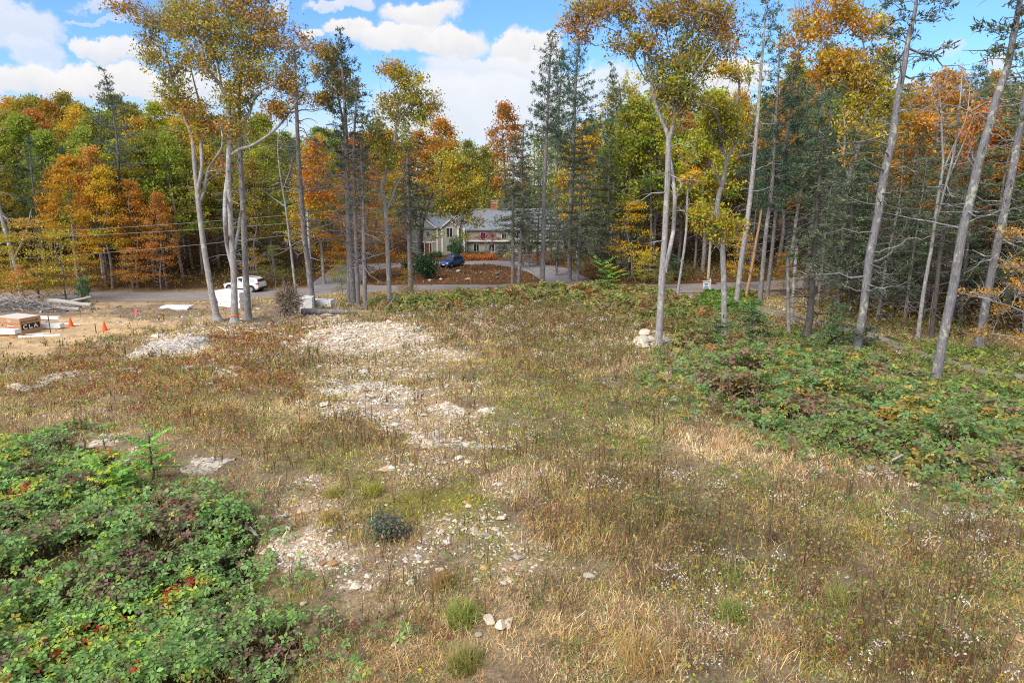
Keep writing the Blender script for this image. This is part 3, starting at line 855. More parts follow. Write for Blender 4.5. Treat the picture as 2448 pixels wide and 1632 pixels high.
thicket('shrub_band', 'olive and rusty low bushes along the far edge of the field', 'shrubC', 60000, 34, 80, .7, 1.0, (.10, .004),
        [(0.38, 0.20, 0.09), (0.30, 0.20, 0.10), (0.23, 0.23, 0.09), (0.29, 0.30, 0.09), (0.18, 0.24, 0.09), (0.36, 0.34, 0.11)], [1, 1.5, 2, 2, 2, 1], mound=2.2, sparse=.04, edge=2.5)
thicket('ground_cover', 'yellow green ferny ground cover beside the dirt track', 'cover', 42000, 24, 62, .8, .2, (.09, .004),
        [(0.34, 0.23, 0.09), (0.25, 0.25, 0.09), (0.19, 0.28, 0.09), (0.30, 0.37, 0.09), (0.14, 0.22, 0.08)], [1, 2, 2, 2, 2], mound=2.0, sparse=.05, edge=2.0)
thicket('roadside_bush', 'bright green low bushes beside the mailbox', 'bramS', 60000, 50, 82, .8, .9, (.10, .004),
        [(0.16, 0.26, 0.06), (0.12, 0.22, 0.06), (0.22, 0.30, 0.06), (0.24, 0.18, 0.06)], [3, 3, 2, 1], mound=3.0)

def litter():
    m = MB()
    n = 60000
    x, y = scatter(n, 34, 135, .9)
    zo = zones(x, y)
    k = np.maximum(zo['wood'], zo['litter']) * (1 - .93 * zo['road']) * (1 - .93 * zo['drive']) * (1 - .8 * zo['track'])
    k = np.maximum(k, .05 * zo['soil'])
    keep = rng.random(n) < k * np.clip(3 * fbm(x / 2.5, y / 2.5, 12) - .6, .15, 1)
    x, y = x[keep], y[keep]; n = len(x)
    z = hh(x, y) + .07 + .05 * rng.random(n)
    cc = pick([(0.34, 0.15, 0.05), (0.24, 0.11, 0.05), (0.42, 0.24, 0.07), (0.17, 0.10, 0.06), (0.50, 0.30, 0.08)], n, [3, 3, 2, 3, 1])
    L = .16 + .0012 * np.hypot(x, y)
    m.kites(np.stack([x, y, z], -1), L, L * .7, rdir(n), rdir(n, 2.5), jit(cc, n, .2, .08), .1)
    tag(m.build('fallen_leaves', M['leaf']), 'rust brown fallen leaves lying under the trees and by the road', 'leaves', kind='stuff')
litter()

# ------------------------------------------------------------------ stones
def stone_shape(seed, sub=2, flat=.6, rough=.28):
    r = np.random.default_rng(seed)
    import bmesh
    bm = bmesh.new()
    bmesh.ops.create_icosphere(bm, subdivisions=sub, radius=1)
    v = np.array([p.co[:] for p in bm.verts]); f = np.array([[q.index for q in p.verts] for p in bm.faces])
    bm.free()
    # cut by random planes: broken stone
    for k in range(16):
        d = r.normal(size=3); d /= np.linalg.norm(d)
        h = .34 + r.random() * .36
        s = v @ d
        v = v - np.maximum(s - h, 0)[:, None] * d
    v = v * (1 + r.normal(size=(len(v), 1)) * rough * .06)
    v = v * np.array([1, .6 + .4 * r.random(), flat * (.7 + .6 * r.random())])
    return v, f
def gravel():
    m = MB()
    n = 480000
    x, y = scatter(n, 6.5, 66, 1.2)
    zo = zones(x, y)
    k = np.clip(zo['rock'] * 1.1, 0, 1) * (.35 + .65 * (fbm(x / .8, y / .8, 8) > .42)) + .004 + .03 * zo['soil']
    k = k * (1 - zo['road']) * (1 - zo['bramL']) * (1 - zo['bramR'])
    keep = rng.random(n) < k
    x, y = x[keep], y[keep]; n = len(x)
    r = np.hypot(x, y); z = hh(x, y)
    s = np.exp(rng.normal(size=n) * .5) * (.015 + .00085 * r)
    cc = pick([(0.66, 0.60, 0.52), (0.72, 0.70, 0.66), (0.55, 0.42, 0.28), (0.50, 0.31, 0.17), (0.40, 0.37, 0.34), (0.62, 0.52, 0.40)], n, [3, 3, 2, 1, 1, 2])
    base = np.array([(1, 0, 0), (.2, .9, .1), (-.9, .3, 0), (-.3, -.8, .1), (.1, .1, .75), (0, 0, -.6)], float)
    bf = np.array([(0, 1, 4), (1, 2, 4), (2, 3, 4), (3, 0, 4), (1, 0, 5), (2, 1, 5), (3, 2, 5), (0, 3, 5)])
    a = rng.random(n) * 6.28; ca, sa = np.cos(a), np.sin(a)
    st = .55 + .7 * rng.random((n, 3))
    V = base[None] * st[:, None] + rng.normal(size=(n, 6, 3)) * .13
    V = np.stack([V[..., 0] * ca[:, None] - V[..., 1] * sa[:, None], V[..., 0] * sa[:, None] + V[..., 1] * ca[:, None], V[..., 2] * .75], -1)
    V = V * s[:, None, None] + np.stack([x, y, z + s * .15], -1)[:, None]
    f = (np.arange(n) * 6)[:, None, None] + bf[None]
    m.add(V.reshape(-1, 3), f.reshape(-1, 3), np.repeat(jit(cc, n, .12, .04), 6, axis=0))
    tag(m.build('gravel', M['stone']), 'pale broken stone rubble in patches over the clearing', 'gravel', kind='stuff')
gravel()
STONES = []
for k in range(7):
    v, f = stone_shape(100 + k, 2, .62)
    m = MB(); m.add(v, f, (0.62, 0.57, 0.50))
    o = m.build('rock', M['stone'], link=False)
    STONES.append(o.data)
ROCKN = [0]
def rock(px, py, s, col=(1, 1, 1), label=None, group=None, sink=.25, rz=None, flat=1.0):
    x, y, z = at(px, py)
    o = bpy.data.objects.new('rock', STONES[ROCKN[0] % 7]); ROCKN[0] += 1
    o.scale = (s, s * (.8 + .3 * random.random()), s * flat)
    o.rotation_euler = (random.uniform(-.2, .2), random.uniform(-.2, .2), random.random() * 6.28 if rz is None else rz)
    o.location = (x, y, z + s * flat * (.45 - sink))
    o.color = (*col, 1)
    COL.objects.link(o)
    return tag(o, label, 'rock', group)
# ------------------------------------------------------------------ trees
def smooth_path(P, R, per=5):
    P = np.asarray(P, float); R = np.asarray(R, float)
    Q = np.vstack([2 * P[0] - P[1], P, 2 * P[-1] - P[-2]])
    op, orr = [], []
    for i in range(1, len(Q) - 2):
        t = np.linspace(0, 1, per, endpoint=False)[:, None]
        op.append(0.5 * (2 * Q[i] + (Q[i + 1] - Q[i - 1]) * t + (2 * Q[i - 1] - 5 * Q[i] + 4 * Q[i + 1] - Q[i + 2]) * t ** 2 + (3 * Q[i] - Q[i - 1] - 3 * Q[i + 1] + Q[i + 2]) * t ** 3))
        orr.append(R[i - 1] + (R[i] - R[i - 1]) * t[:, 0])
    op.append(P[-1:]); orr.append(R[-1:])
    return np.vstack(op), np.concatenate(orr)
def branch(m, p0, p1, r0, r1, rise=0.25, n=6, wob=.05, col=None, r=rng, sides=5):
    p0 = np.asarray(p0, float); p1 = np.asarray(p1, float)
    L = np.linalg.norm(p1 - p0)
    c = (p0 + p1) / 2 + np.array([0, 0, -rise * L]) + r.normal(size=3) * L * .07
    t = np.linspace(0, 1, n)[:, None]
    P = (1 - t) ** 2 * p0 + 2 * t * (1 - t) * c + t ** 2 * p1
    P[1:-1] += r.normal(size=(n - 2, 3)) * wob * L
    m.tube(P, r0 + (r1 - r0) * t[:, 0] ** .8, sides, col, cap=False)
    return P
def leaf_cluster(m, C, k, spread, L, col, droop=-.5, r=rng, up=.2, flat=.75, s=.22):
    n = len(C)
    idx = np.repeat(np.arange(n), k); N = len(idx)
    o = r.normal(size=(N, 3)) * np.array([1, 1, flat]) * spread
    A = rdir(N, droop * 1.4, r)
    LL = L * (.6 + .75 * r.random(N))
    m.kites(C[idx] + o, LL, LL * .55, A, rdir(N, up, r), jit(np.asarray(col)[idx], N, s, .08, r), .12)

def finish(root_name, base, mt, ml, bark, label, cat='tree', group=None, leafname='crown', leafm='leaf', color=(1, 1, 1)):
    """a tree: Empty at its foot with trunk and crown, meshes given in world space"""
    root = empty(root_name, base)
    for m in (mt, ml):
        if m is not None:
            m.v = [v - np.asarray(base) for v in m.v]
    if mt is not None and mt.n: mt.build('trunk', M[bark], root, smooth=True)
    if ml is not None and ml.n:
        c = ml.build(leafname, M[leafm], root); c.color = (*color, 1)
    tag(root, label, cat, group)
    return root

def hero(name, label, trunks, blobs, leafL=.17, bark='bark', k=34, spread=.42, depth=1.0, seed=1, dead=0, deadr=(0.3, .8), base=None, twigs=True, deadlen=(.8, 2.4)):
    """broadleaf tree from its trunk lines and leaf masses as seen, stood at the distance of its foot and given depth"""
    r = np.random.default_rng(seed)
    bpx, bpy_ = (trunks[0][0][0], trunks[0][0][1]) if base is None else base
    x0, y0, z0 = at(bpx, bpy_)
    mt, ml = MB(), MB()
    skel = []
    sc = np.hypot(1, 0) * (y0 * CP + (CAMZ - z0) * SP) / F     # metres per pixel
    for ti, T in enumerate(trunks):
        P = []; R = []
        dy = 0.0
        for i, q in enumerate(T):
            dd = q[3] if len(q) > 3 else (0 if ti == 0 else r.normal() * .25 * i)
            P.append(onplane(q[0], q[1], y0 + dd)); R.append(q[2] * sc)
        P = np.array(P); R = np.array(R)
        if ti == 0 and base is None:
            P[0, 2] = min(P[0, 2], z0)
            P = np.vstack([P[0] - (P[1] - P[0]) / np.linalg.norm(P[1] - P[0]) * .6, P]); R = np.concatenate([[R[0] * 2.1], R])
            up = P[1] + (P[2] - P[1]) / np.linalg.norm(P[2] - P[1]) * .55
            P = np.vstack([P[:2], up, P[2:]]); R = np.concatenate([R[:2], [R[1]], R[2:]]); R[1] *= 1.5
        PP, RR = smooth_path(P, R, 6)
        mt.tube(PP, RR, 9, None)
        skel.append(np.column_stack([PP, RR]))
    S = np.vstack(skel)
    for (px, py, rx, ry, n, col) in blobs:
        q = r.normal(size=(n, 3)); q /= np.linalg.norm(q, axis=1, keepdims=True); q *= (r.random((n, 1)) ** .45)
        dpt = depth * (rx + ry) * .5 * sc
        C = np.array([onplane(px + a * rx, py + b * ry, y0 + c * dpt) for a, b, c in q])
        cc = jit(np.asarray(col), n, .16, .08, r) if np.ndim(col) == 1 else jit(pick(col, n, r=r), n, .14, .07, r)
        leaf_cluster(ml, C, int(k * 1.25), spread * .78, leafL * 1.05, cc, r=r, up=.5)
        if twigs:
            for ci in range(n):
                d = np.linalg.norm(S[:, :3] - C[ci], axis=1) + np.maximum(0, S[:, 2] - C[ci, 2] + .6) * 2.2
                j = int(np.argmin(d))
                p0 = S[j, :3]
                rad = max(.022, min(S[j, 3] * .55, .02 + .012 * np.linalg.norm(C[ci] - p0)))
                B = branch(mt, p0, C[ci], rad, .016, rise=r.normal() * .10 + .06, n=6, wob=.03, r=r)
                if len(S) < 900:
                    S = np.vstack([S, np.column_stack([B[2:5], np.full(3, rad * .6)])])
                for _ in range(2):
                    e = B[4] + r.normal(size=3) * .55
                    branch(mt, B[r.integers(2, 5)], e, .016, .009, 0, 4, .04, r=r, sides=3)
    if dead:
        deadlimbs(mt, skel[0], dead, deadr, deadlen, r)
    return finish(name, (x0, y0, z0), mt, ml, bark, label)

def deadlimbs(mt, S, n, rg, ln, r, twig=2, slope=.0):
    z0, z1 = S[:, 2].min(), S[:, 2].max()
    for _ in range(n):
        zz = z0 + (z1 - z0) * (rg[0] + (rg[1] - rg[0]) * r.random())
        j = int(np.argmin(abs(S[:, 2] - zz)))
        a = r.random() * 6.283; L = ln[0] + (ln[1] - ln[0]) * r.random() ** 1.5
        e = S[j, :3] + np.array([math.cos(a) * L, math.sin(a) * L, L * (slope + r.normal() * .28)])
        B = branch(mt, S[j, :3], e, .02 + .012 * L, .012, r.normal() * .12, 6, .03, r=r)
        for _ in range(twig):
            q = B[r.integers(2, 5)]
            branch(mt, q, q + (e - S[j, :3]) * .3 + r.normal(size=3) * .28 * L * .6, .015, .008, 0, 4, .05, r=r, sides=3)

def conifer_crown(mt, ml, S, zlo, zhi, hw, kind, r, cols, dens=1.0, gap=0.0):
    """whorled limbs with needle sprays along a trunk line S (x,y,z,rad)"""
    z = zlo
    hz = max(zhi - zlo, 1)
    while z < zhi - .15:
        f = (z - zlo) / hz
        if kind == 'pine':
            prof = (1 - f) ** .75 * (.55 + .45 * min(1, f * 5)); nb = 5; dz = .62
        else:
            prof = (1 - f) ** .6 * (.55 + .45 * min(1, f * 6)); nb = 5; dz = .50
        a0 = r.random() * 6.28
        for b in range(nb):
            if r.random() < gap: continue
            j = int(np.argmin(abs(S[:, 2] - z - r.normal() * (.12 if kind == 'pine' else .25))))
            p0 = S[j, :3]
            L = max(.35, hw * prof * (.38 + .82 * r.random()))
            a = a0 + b / nb * 6.28 + r.normal() * .3
            if kind == 'pine':
                up = .12 + .45 * f + r.normal() * .12
            else:
                up = .10 - .28 * (1 - f) + r.normal() * .08
            e = p0 + np.array([math.cos(a) * L, math.sin(a) * L, up * L])
            B = branch(mt, p0, e, max(.012, .012 + .012 * L), .008, .08 if kind == 'pine' else -.10, 6, .025, r=r, sides=4)
            t = np.linspace(.25 if kind == 'hemlock' else .38, 1, max(2, int(L * (5.0 if kind == 'hemlock' else 3.4) * dens)))
            C = np.stack([np.interp(t * 5, np.arange(6), B[:, q]) for q in range(3)], -1)
            C = C + r.normal(size=C.shape) * np.array([.16, .16, .05]) * (.5 + .4 * L)
            n = len(C)
            cc = jit(pick(cols, n, r=r), n, .12, .05, r)
            dirn = (e - p0) / np.linalg.norm(e - p0)
            if kind == 'pine':
                k = 15
                idx = np.repeat(np.arange(n), k); N = len(idx)
                A = rdir(N, .5, r) + dirn * .6
                A /= np.linalg.norm(A, axis=1, keepdims=True)
                LL = .29 * (.7 + .6 * r.random(N))
                ml.kites(C[idx] + A * LL[:, None] * .5 + r.normal(size=(N, 3)) * .09, LL, LL * .24, A, rdir(N, .8, r), jit(cc[idx], N, .16, .05, r), 0)
            else:
                k = 9
                idx = np.repeat(np.arange(n), k); N = len(idx)
                A = rdir(N, -.25, r) * np.array([1, 1, .45]) + dirn * .7
                LL = .27 * (.6 + .7 * r.random(N))
                ml.kites(C[idx] + r.normal(size=(N, 3)) * np.array([.15, .15, .07]), LL, LL * .28, A, rdir(N, 1.2, r), jit(cc[idx], N, .18, .05, r), .05)
        z += dz * (.75 + .5 * r.random())
PINEC = [(0.10, 0.16, 0.085), (0.14, 0.21, 0.10), (0.08, 0.13, 0.08), (0.16, 0.21, 0.09)]
HEMC = [(0.11, 0.145, 0.085), (0.145, 0.18, 0.10), (0.165, 0.19, 0.11), (0.10, 0.13, 0.085)]
def conifer(name, label, line, start_py, hw_px, kind, seed, dead=18, bark='pinebark', cols=None, dens=1.0, gap=.1, deadlen=(.6, 2.2), group=None, base=None, deadr=None):
    r = np.random.default_rng(seed)
    bpx, bpy_ = line[0][:2] if base is None else base
    x0, y0, z0 = at(bpx, bpy_)
    sc = (y0 * CP + (CAMZ - z0) * SP) / F
    P = np.array([onplane(q[0], q[1], y0) for q in line]); R = np.array([q[2] * sc for q in line])
    if base is None:
        P = np.vstack([P[0] - (P[1] - P[0]) / np.linalg.norm(P[1] - P[0]) * .6, P]); R = np.concatenate([[R[0] * 2.1], R])
        up = P[1] + (P[2] - P[1]) / np.linalg.norm(P[2] - P[1]) * min(.55, .4 * np.linalg.norm(P[2] - P[1]))
        P = np.vstack([P[:2], up, P[2:]]); R = np.concatenate([R[:2], [R[1]], R[2:]]); R[1] *= 1.5
    PP, RR = smooth_path(P, R, 8)
    mt, ml = MB(), MB()
    mt.tube(PP, np.maximum(RR, .02), 9, None)
    S = np.column_stack([PP, RR])
    zlo = onplane(line[0][0], start_py, y0)[2]
    zt = PP[:, 2].max()
    if hw_px > 0:
        conifer_crown(mt, ml, S, zlo, zt, hw_px * sc, kind, r, cols or (PINEC if kind == 'pine' else HEMC), dens, gap)
    if dead:
        f1 = (zlo - PP[0, 2]) / (zt - PP[0, 2])
        deadlimbs(mt, S, dead, deadr or (.18, min(1.0, f1 + .12)), deadlen, r, twig=2)
    return finish(name, (x0, y0, z0), mt, ml, bark, label, group=group, leafm='needle')

OLV, GLD, ORG, RST, YGR, DGR = (0.35, 0.34, 0.07), (0.60, 0.43, 0.07), (0.60, 0.34, 0.075), (0.42, 0.25, 0.08), (0.52, 0.48, 0.06), (0.21, 0.25, 0.06)
BRG = (0.43, 0.32, 0.075)
LORG = (0.68, 0.38, 0.10)
# ---- the big trees standing along the clearing, left to right
hero('leaning_tree', 'thin grey leaning trunk at the far left edge above the brush pile', [[(54, 714, 6), (44, 660, 5.5), (33, 620, 5), (17, 567, 4.6), (0, 505, 4), (-25, 420, 3), (-45, 340, 2)], [(33, 620, 2.2), (60, 560, 1.6), (75, 500, 1)]],
     [(-40, 400, 50, 60, 16, [(0.20, 0.17, 0.10), (0.16, 0.15, 0.09)]), (-20, 300, 50, 40, 10, OLV)], seed=3, dead=16)
hero('forked_tree', 'pale smooth tree with a low fork, leftmost of the trunks by the foam boards',
     [[(520, 766, 8.5), (504, 689, 7), (489, 600, 6.3), (478, 515, 6), (472, 459, 5.6), (466, 400, 5), (462, 349, 4.2), (457, 321, 3.8), (440, 278, 3.3), (424, 225, 2.8), (410, 180, 2.2), (396, 120, 1.5)],
      [(472, 459, 4.6), (483, 400, 4.2), (481, 349, 3.8), (488, 314, 3.2), (484, 270, 2.6), (470, 220, 2), (455, 160, 1.4)],
      [(474, 488, 4.0), (486, 462, 3.6), (498, 407, 3.3), (512, 383, 3), (531, 352, 2.6), (530, 314, 2), (520, 280, 1.5)]],
     [(395, 60, 62, 50, 26, [BRG, OLV]), (360, 135, 42, 55, 22, [BRG, OLV]), (425, 150, 50, 50, 22, [OLV, BRG]), (462, 262, 36, 36, 26, [BRG, RST, GLD]), (478, 305, 30, 28, 22, [BRG, OLV, GLD]), (430, 232, 34, 26, 16, [BRG, OLV]),
      (398, 210, 30, 30, 12, OLV), (500, 300, 22, 24, 8, RST), (530, 390, 20, 26, 8, [RST, BRG])], leafL=.2, k=30, seed=5)
hero('oak_tree', 'tall twin stemmed oak with wide golden brown crown and an orange ribbon near its foot',
     [[(561, 770, 9), (560, 690, 7.4), (558, 630, 7), (553, 557, 6.3), (549, 480, 5.6), (546, 418, 6), (548, 360, 6), (549, 314, 5.4), (545, 251, 4.6), (530, 209, 3.8), (512, 185, 3.2), (485, 150, 2.6), (455, 125, 2), (425, 80, 1.4)],
      [(556, 640, 5.0), (544, 590, 4.8), (538, 530, 4.6), (538, 470, 4.2), (543, 420, 3.4)],
      [(556, 620, 4), (568, 560, 3.6), (574, 520, 3.2), (578, 500, 2.6)],
      [(553, 370, 3.6), (575, 356, 3.4), (600, 349, 3.2), (645, 321, 2.8), (680, 286, 2.3), (704, 250, 1.6), (722, 220, 1.1)],
      [(553, 320, 3.2), (575, 298, 3), (595, 275, 2.7), (605, 245, 2.4), (628, 215, 2), (660, 195, 1.5), (685, 180, 1.1)],
      [(546, 256, 3), (556, 205, 2.7), (572, 157, 2.2), (580, 100, 1.7), (575, 40, 1.2)],
      [(530, 209, 2.4), (520, 150, 2), (505, 90, 1.6), (490, 30, 1.1)], [(572, 157, 1.8), (610, 110, 1.6), (645, 60, 1.2)]],
     [(480, 55, 95, 60, 62, [BRG, OLV, BRG]), (565, 35, 85, 60, 58, [BRG, RST, OLV]), (640, 60, 55, 55, 30, [BRG, RST]), (520, 130, 85, 55, 50, [BRG, OLV]), (615, 130, 65, 65, 40, [OLV, BRG]), (690, 120, 42, 50, 13, [BRG, RST]), (690, 200, 46, 36, 20, [BRG, RST]),
      (560, 225, 48, 38, 26, [BRG, OLV]), (600, 180, 55, 40, 26, [OLV, BRG]), (661, 262, 34, 20, 22, [RST, RST, BRG]), (425, 40, 60, 50, 30, [BRG, OLV]), (545, 300, 30, 28, 14, [BRG, RST]), (585, 300, 26, 30, 9, [RST, OLV]), (570, -40, 120, 40, 40, [BRG, RST]), (290, 15, 36, 16, 6, RST), (325, 25, 22, 30, 6, RST), (720, 90, 30, 30, 5, RST)],
     leafL=.2, k=34, spread=.5, seed=6)
conifer('pine_tree', 'bare grey pine trunk with short dead limbs, right of the ribboned oak',
        [(594, 764, 8.4), (587, 640, 6.8), (582, 520, 6.3), (576, 400, 5.6), (572, 300, 4.6), (574, 220, 3.2), (580, 150, 2)], 300, 55, 'pine', 21, dead=40, gap=.45, deadlen=(.6, 3.2), deadr=(.2, .7))
hero('thin_tree', 'thin whitish curved tree without leaves between the pine trunks',
     [[(713, 731, 3.4), (704, 670, 3), (697, 609, 2.7), (690, 550, 2.5), (683, 494, 2.3), (676, 453, 2), (668, 401, 1.7), (664, 350, 1.2), (668, 310, .8)], [(683, 494, 1.6), (655, 475, 1.3), (620, 450, 1)], [(676, 453, 1.4), (692, 410, 1.2), (700, 370, .8)]], [], seed=9, dead=14, deadr=(.3, 1))
conifer('pine_tree', 'tall grey pine with many curved dead limbs, left of the white foam block',
        [(748, 737, 7.8), (738, 640, 6.6), (729, 574, 6.2), (721, 480, 5.7), (715, 400, 5.2), (711, 314, 4.5), (708, 223, 3.4), (706, 157, 2.2), (704, 110, 1.2)], 255, 50, 'pine', 22, dead=64, gap=.35, deadlen=(.8, 4.2), deadr=(.25, .8), cols=[(0.13, 0.15, 0.09), (0.09, 0.12, 0.08)])
hero('snag', 'broken pale dead trunk close behind the pine by the foam block', [[(746, 700, 3.6), (742, 640, 3.2), (738, 560, 3), (735, 500, 2.6)]], [], seed=91, dead=4)
hero('oak_tree', 'oak with rusty hanging leaf clusters in front of the dark pine top',
     [[(836, 728, 6), (834, 600, 5), (831, 500, 4.6), (829, 435, 4.2), (826, 350, 3.6), (820, 290, 3), (808, 230, 2.4), (800, 170, 1.8), (795, 120, 1.2)]],
     [(782, 130, 46, 34, 26, [BRG, OLV, RST]), (800, 185, 44, 42, 32, [RST, BRG]), (785, 238, 32, 28, 20, [RST, BRG]), (830, 215, 36, 30, 18, [RST, BRG]), (745, 105, 28, 22, 7, RST), (730, 240, 26, 20, 6, RST), (760, 160, 36, 30, 9, BRG)], leafL=.22, k=30, seed=10, dead=20, bark='pinebark')
conifer('pine_tree', 'tall dark topped pine, thickest of the close group right of the foam block',
        [(846, 731, 7.2), (840, 640, 6.2), (836, 557, 5.8), (832, 435, 5.4), (828, 330, 4.4), (822, 220, 3.2), (816, 130, 2), (813, 70, 1)], 400, 92, 'pine', 23, dead=60, gap=.12, deadlen=(.8, 3.6), deadr=(.25, .62), cols=[(0.06, 0.10, 0.07), (0.08, 0.125, 0.075), (0.09, 0.13, 0.08)])
conifer('pine_tree', 'slimmer grey pine trunk touching the thickest one of the close group', [(857, 733, 5.2), (852, 600, 4.6), (848, 480, 4), (846, 360, 3.2), (850, 260, 2), (852, 200, 1)], 400, 50, 'hemlock', 24, dead=40, gap=.3, deadlen=(.6, 2.8))
conifer('hemlock_tree', 'straight grey hemlock at the right of the close group', [(873, 741, 5.2), (871, 620, 4.6), (868, 500, 4), (866, 430, 3.3), (862, 330, 2)], 500, 62, 'hemlock', 25, dead=50, gap=.3, deadlen=(.8, 3.2), deadr=(.3, .9))
hero('maple_tree', 'maple with an olive and gold crown right of the dark topped pine',
     [[(932, 729, 5.8), (928, 640, 5.0), (925, 560, 4.8), (922, 505, 4.6), (914, 452, 4), (919, 425, 3.8), (928, 396, 3.6), (943, 335, 3), (949, 290, 2.4), (955, 240, 1.8), (960, 190, 1.2)],
      [(922, 505, 3), (935, 480, 2.6), (950, 440, 2.2), (975, 400, 1.7)], [(949, 300, 2), (970, 265, 1.6), (1000, 230, 1.1)], [(930, 390, 2), (915, 350, 1.6), (905, 310, 1)]],
     [(958, 185, 36, 38, 26, [OLV, GLD]), (1000, 222, 38, 46, 28, [OLV, YGR]), (940, 255, 40, 44, 26, [OLV, BRG]), (985, 288, 44, 38, 22, [OLV, YGR]), (915, 338, 32, 46, 26, [OLV, BRG]), (968, 340, 30, 26, 14, OLV), (930, 160, 26, 20, 12, [ORG, GLD]), (1018, 268, 28, 26, 10, OLV), (895, 300, 30, 34, 14, [OLV, DGR]), (1045, 255, 22, 24, 7, [RST, OLV]), (930, 380, 34, 26, 14, OLV)], leafL=.22, k=32, seed=12, dead=18, deadlen=(.8, 3.5))
conifer('hemlock_tree', 'grey trunked hemlock with bristling dead limbs left of the parked blue car', [(982, 702, 6.6), (980, 620, 5.6), (978, 540, 5.2), (977, 470, 4.6), (975, 410, 3.6), (974, 340, 2)], 540, 86, 'hemlock', 26, dead=60, gap=.18, deadlen=(.8, 3.4), deadr=(.3, .85), cols=[(0.07, 0.105, 0.055), (0.09, 0.125, 0.06), (0.10, 0.12, 0.07)])
hero('maple_tree', 'dark forked maple spreading olive gold leaves over the house front',
     [[(1000, 652, 8), (1003, 600, 7), (1006, 560, 6), (1012, 520, 4.6), (1030, 470, 3.4), (1050, 420, 2.4), (1060, 360, 1.5)], [(1003, 600, 5.6), (1002, 550, 4.6), (1001, 505, 3.6), (990, 450, 2.4)], [(1018, 500, 3.2), (1060, 480, 2.4), (1100, 470, 1.6), (1135, 500, 1)]],
     [(1082, 440, 60, 46, 58, [OLV, BRG, GLD]), (1102, 492, 54, 30, 34, [OLV, BRG]), (1058, 500, 40, 28, 22, [OLV, DGR]), (1122, 528, 36, 12, 11, [OLV, BRG]), (1078, 395, 48, 34, 30, [OLV, GLD]), (1020, 440, 36, 30, 14, [OLV, BRG]), (1130, 440, 30, 34, 14, [GLD, OLV]), (1110, 560, 12, 10, 3, OLV), (1045, 560, 16, 10, 3, OLV)], leafL=.32, k=30, spread=.6, seed=13, bark='darkbark')
conifer('hemlock_tree', 'slim hemlock, left one of the pair in front of the grey roof', [(1225, 690, 4.4), (1226, 600, 4), (1226, 500, 3.4), (1227, 420, 2.8), (1228, 330, 1.4)], 560, 62, 'hemlock', 27, dead=40, gap=.25, deadlen=(.8, 3))
conifer('hemlock_tree', 'slim hemlock, right one of the pair in front of the grey roof', [(1239, 690, 4.6), (1244, 600, 4.2), (1249, 505, 3.6), (1247, 417, 3), (1252, 300, 1.5)], 580, 80, 'hemlock', 28, dead=40, gap=.2, deadlen=(.8, 3.4))
conifer('white_pine', 'tall straight white pine with a slim spire against the cloud',
        [(1296, 688, 6.2), (1299, 560, 5.2), (1301, 435, 4.8), (1305, 360, 4.2), (1309, 270, 3.4), (1313, 180, 2.6), (1317, 120, 1.8), (1322, 84, 1)], 330, 76, 'pine', 29, dead=30, gap=.12, deadlen=(.6, 2.4), cols=[(0.075, 0.115, 0.085), (0.06, 0.10, 0.07), (0.09, 0.13, 0.085)])
conifer('white_pine', 'broad bushy white pine right of the slim spire pine',
        [(1361, 673, 5.6), (1362, 590, 5.2), (1364, 505, 5), (1370, 383, 4.6), (1374, 240, 3.6), (1380, 140, 2.2), (1385, 92, 1.2)], 400, 96, 'pine', 30, dead=36, gap=.12, deadlen=(.8, 3.4), cols=[(0.09, 0.15, 0.085), (0.12, 0.18, 0.09), (0.07, 0.12, 0.08)])
conifer('hemlock_tree', 'dense dusky hemlock behind the bushes left of the sumac', [(1380, 676, 4.4), (1386, 560, 3.8), (1390, 420, 2.8), (1392, 320, 1.2)], 620, 82, 'hemlock', 31, dead=30, gap=.05, dens=1.2)
conifer('hemlock_tree', 'dusky hemlock with a pointed top directly behind the sumac', [(1448, 668, 4.2), (1452, 560, 3.6), (1455, 440, 2.6), (1458, 340, 1.2)], 640, 70, 'hemlock', 32, dead=30, gap=.08, dens=1.2)
hero('oak_tree', 'tall thin trunk with yellow green leaves left of the pale forked beech',
     [[(1478, 640, 4.4), (1479, 560, 4), (1479, 458, 3.8), (1482, 380, 3.4), (1485, 317, 3), (1484, 250, 2.2), (1480, 200, 1.4)], [(1485, 317, 2), (1465, 280, 1.4)], [(1484, 330, 2), (1510, 290, 1.4)]],
     [(1470, 230, 45, 40, 26, [YGR, OLV, GLD]), (1500, 290, 46, 40, 26, [YGR, OLV]), (1520, 210, 40, 40, 22, [GLD, YGR]), (1455, 300, 30, 30, 14, OLV), (1540, 330, 40, 40, 20, [YGR, OLV]), (1520, 400, 44, 50, 30, [OLV, YGR]), (1550, 470, 40, 50, 28, [OLV, YGR, GLD]), (1530, 560, 36, 40, 20, [OLV, YGR]), (1500, 480, 30, 40, 14, OLV), (1540, 620, 26, 26, 9, [GLD, OLV])], leafL=.26, k=32, seed=14)
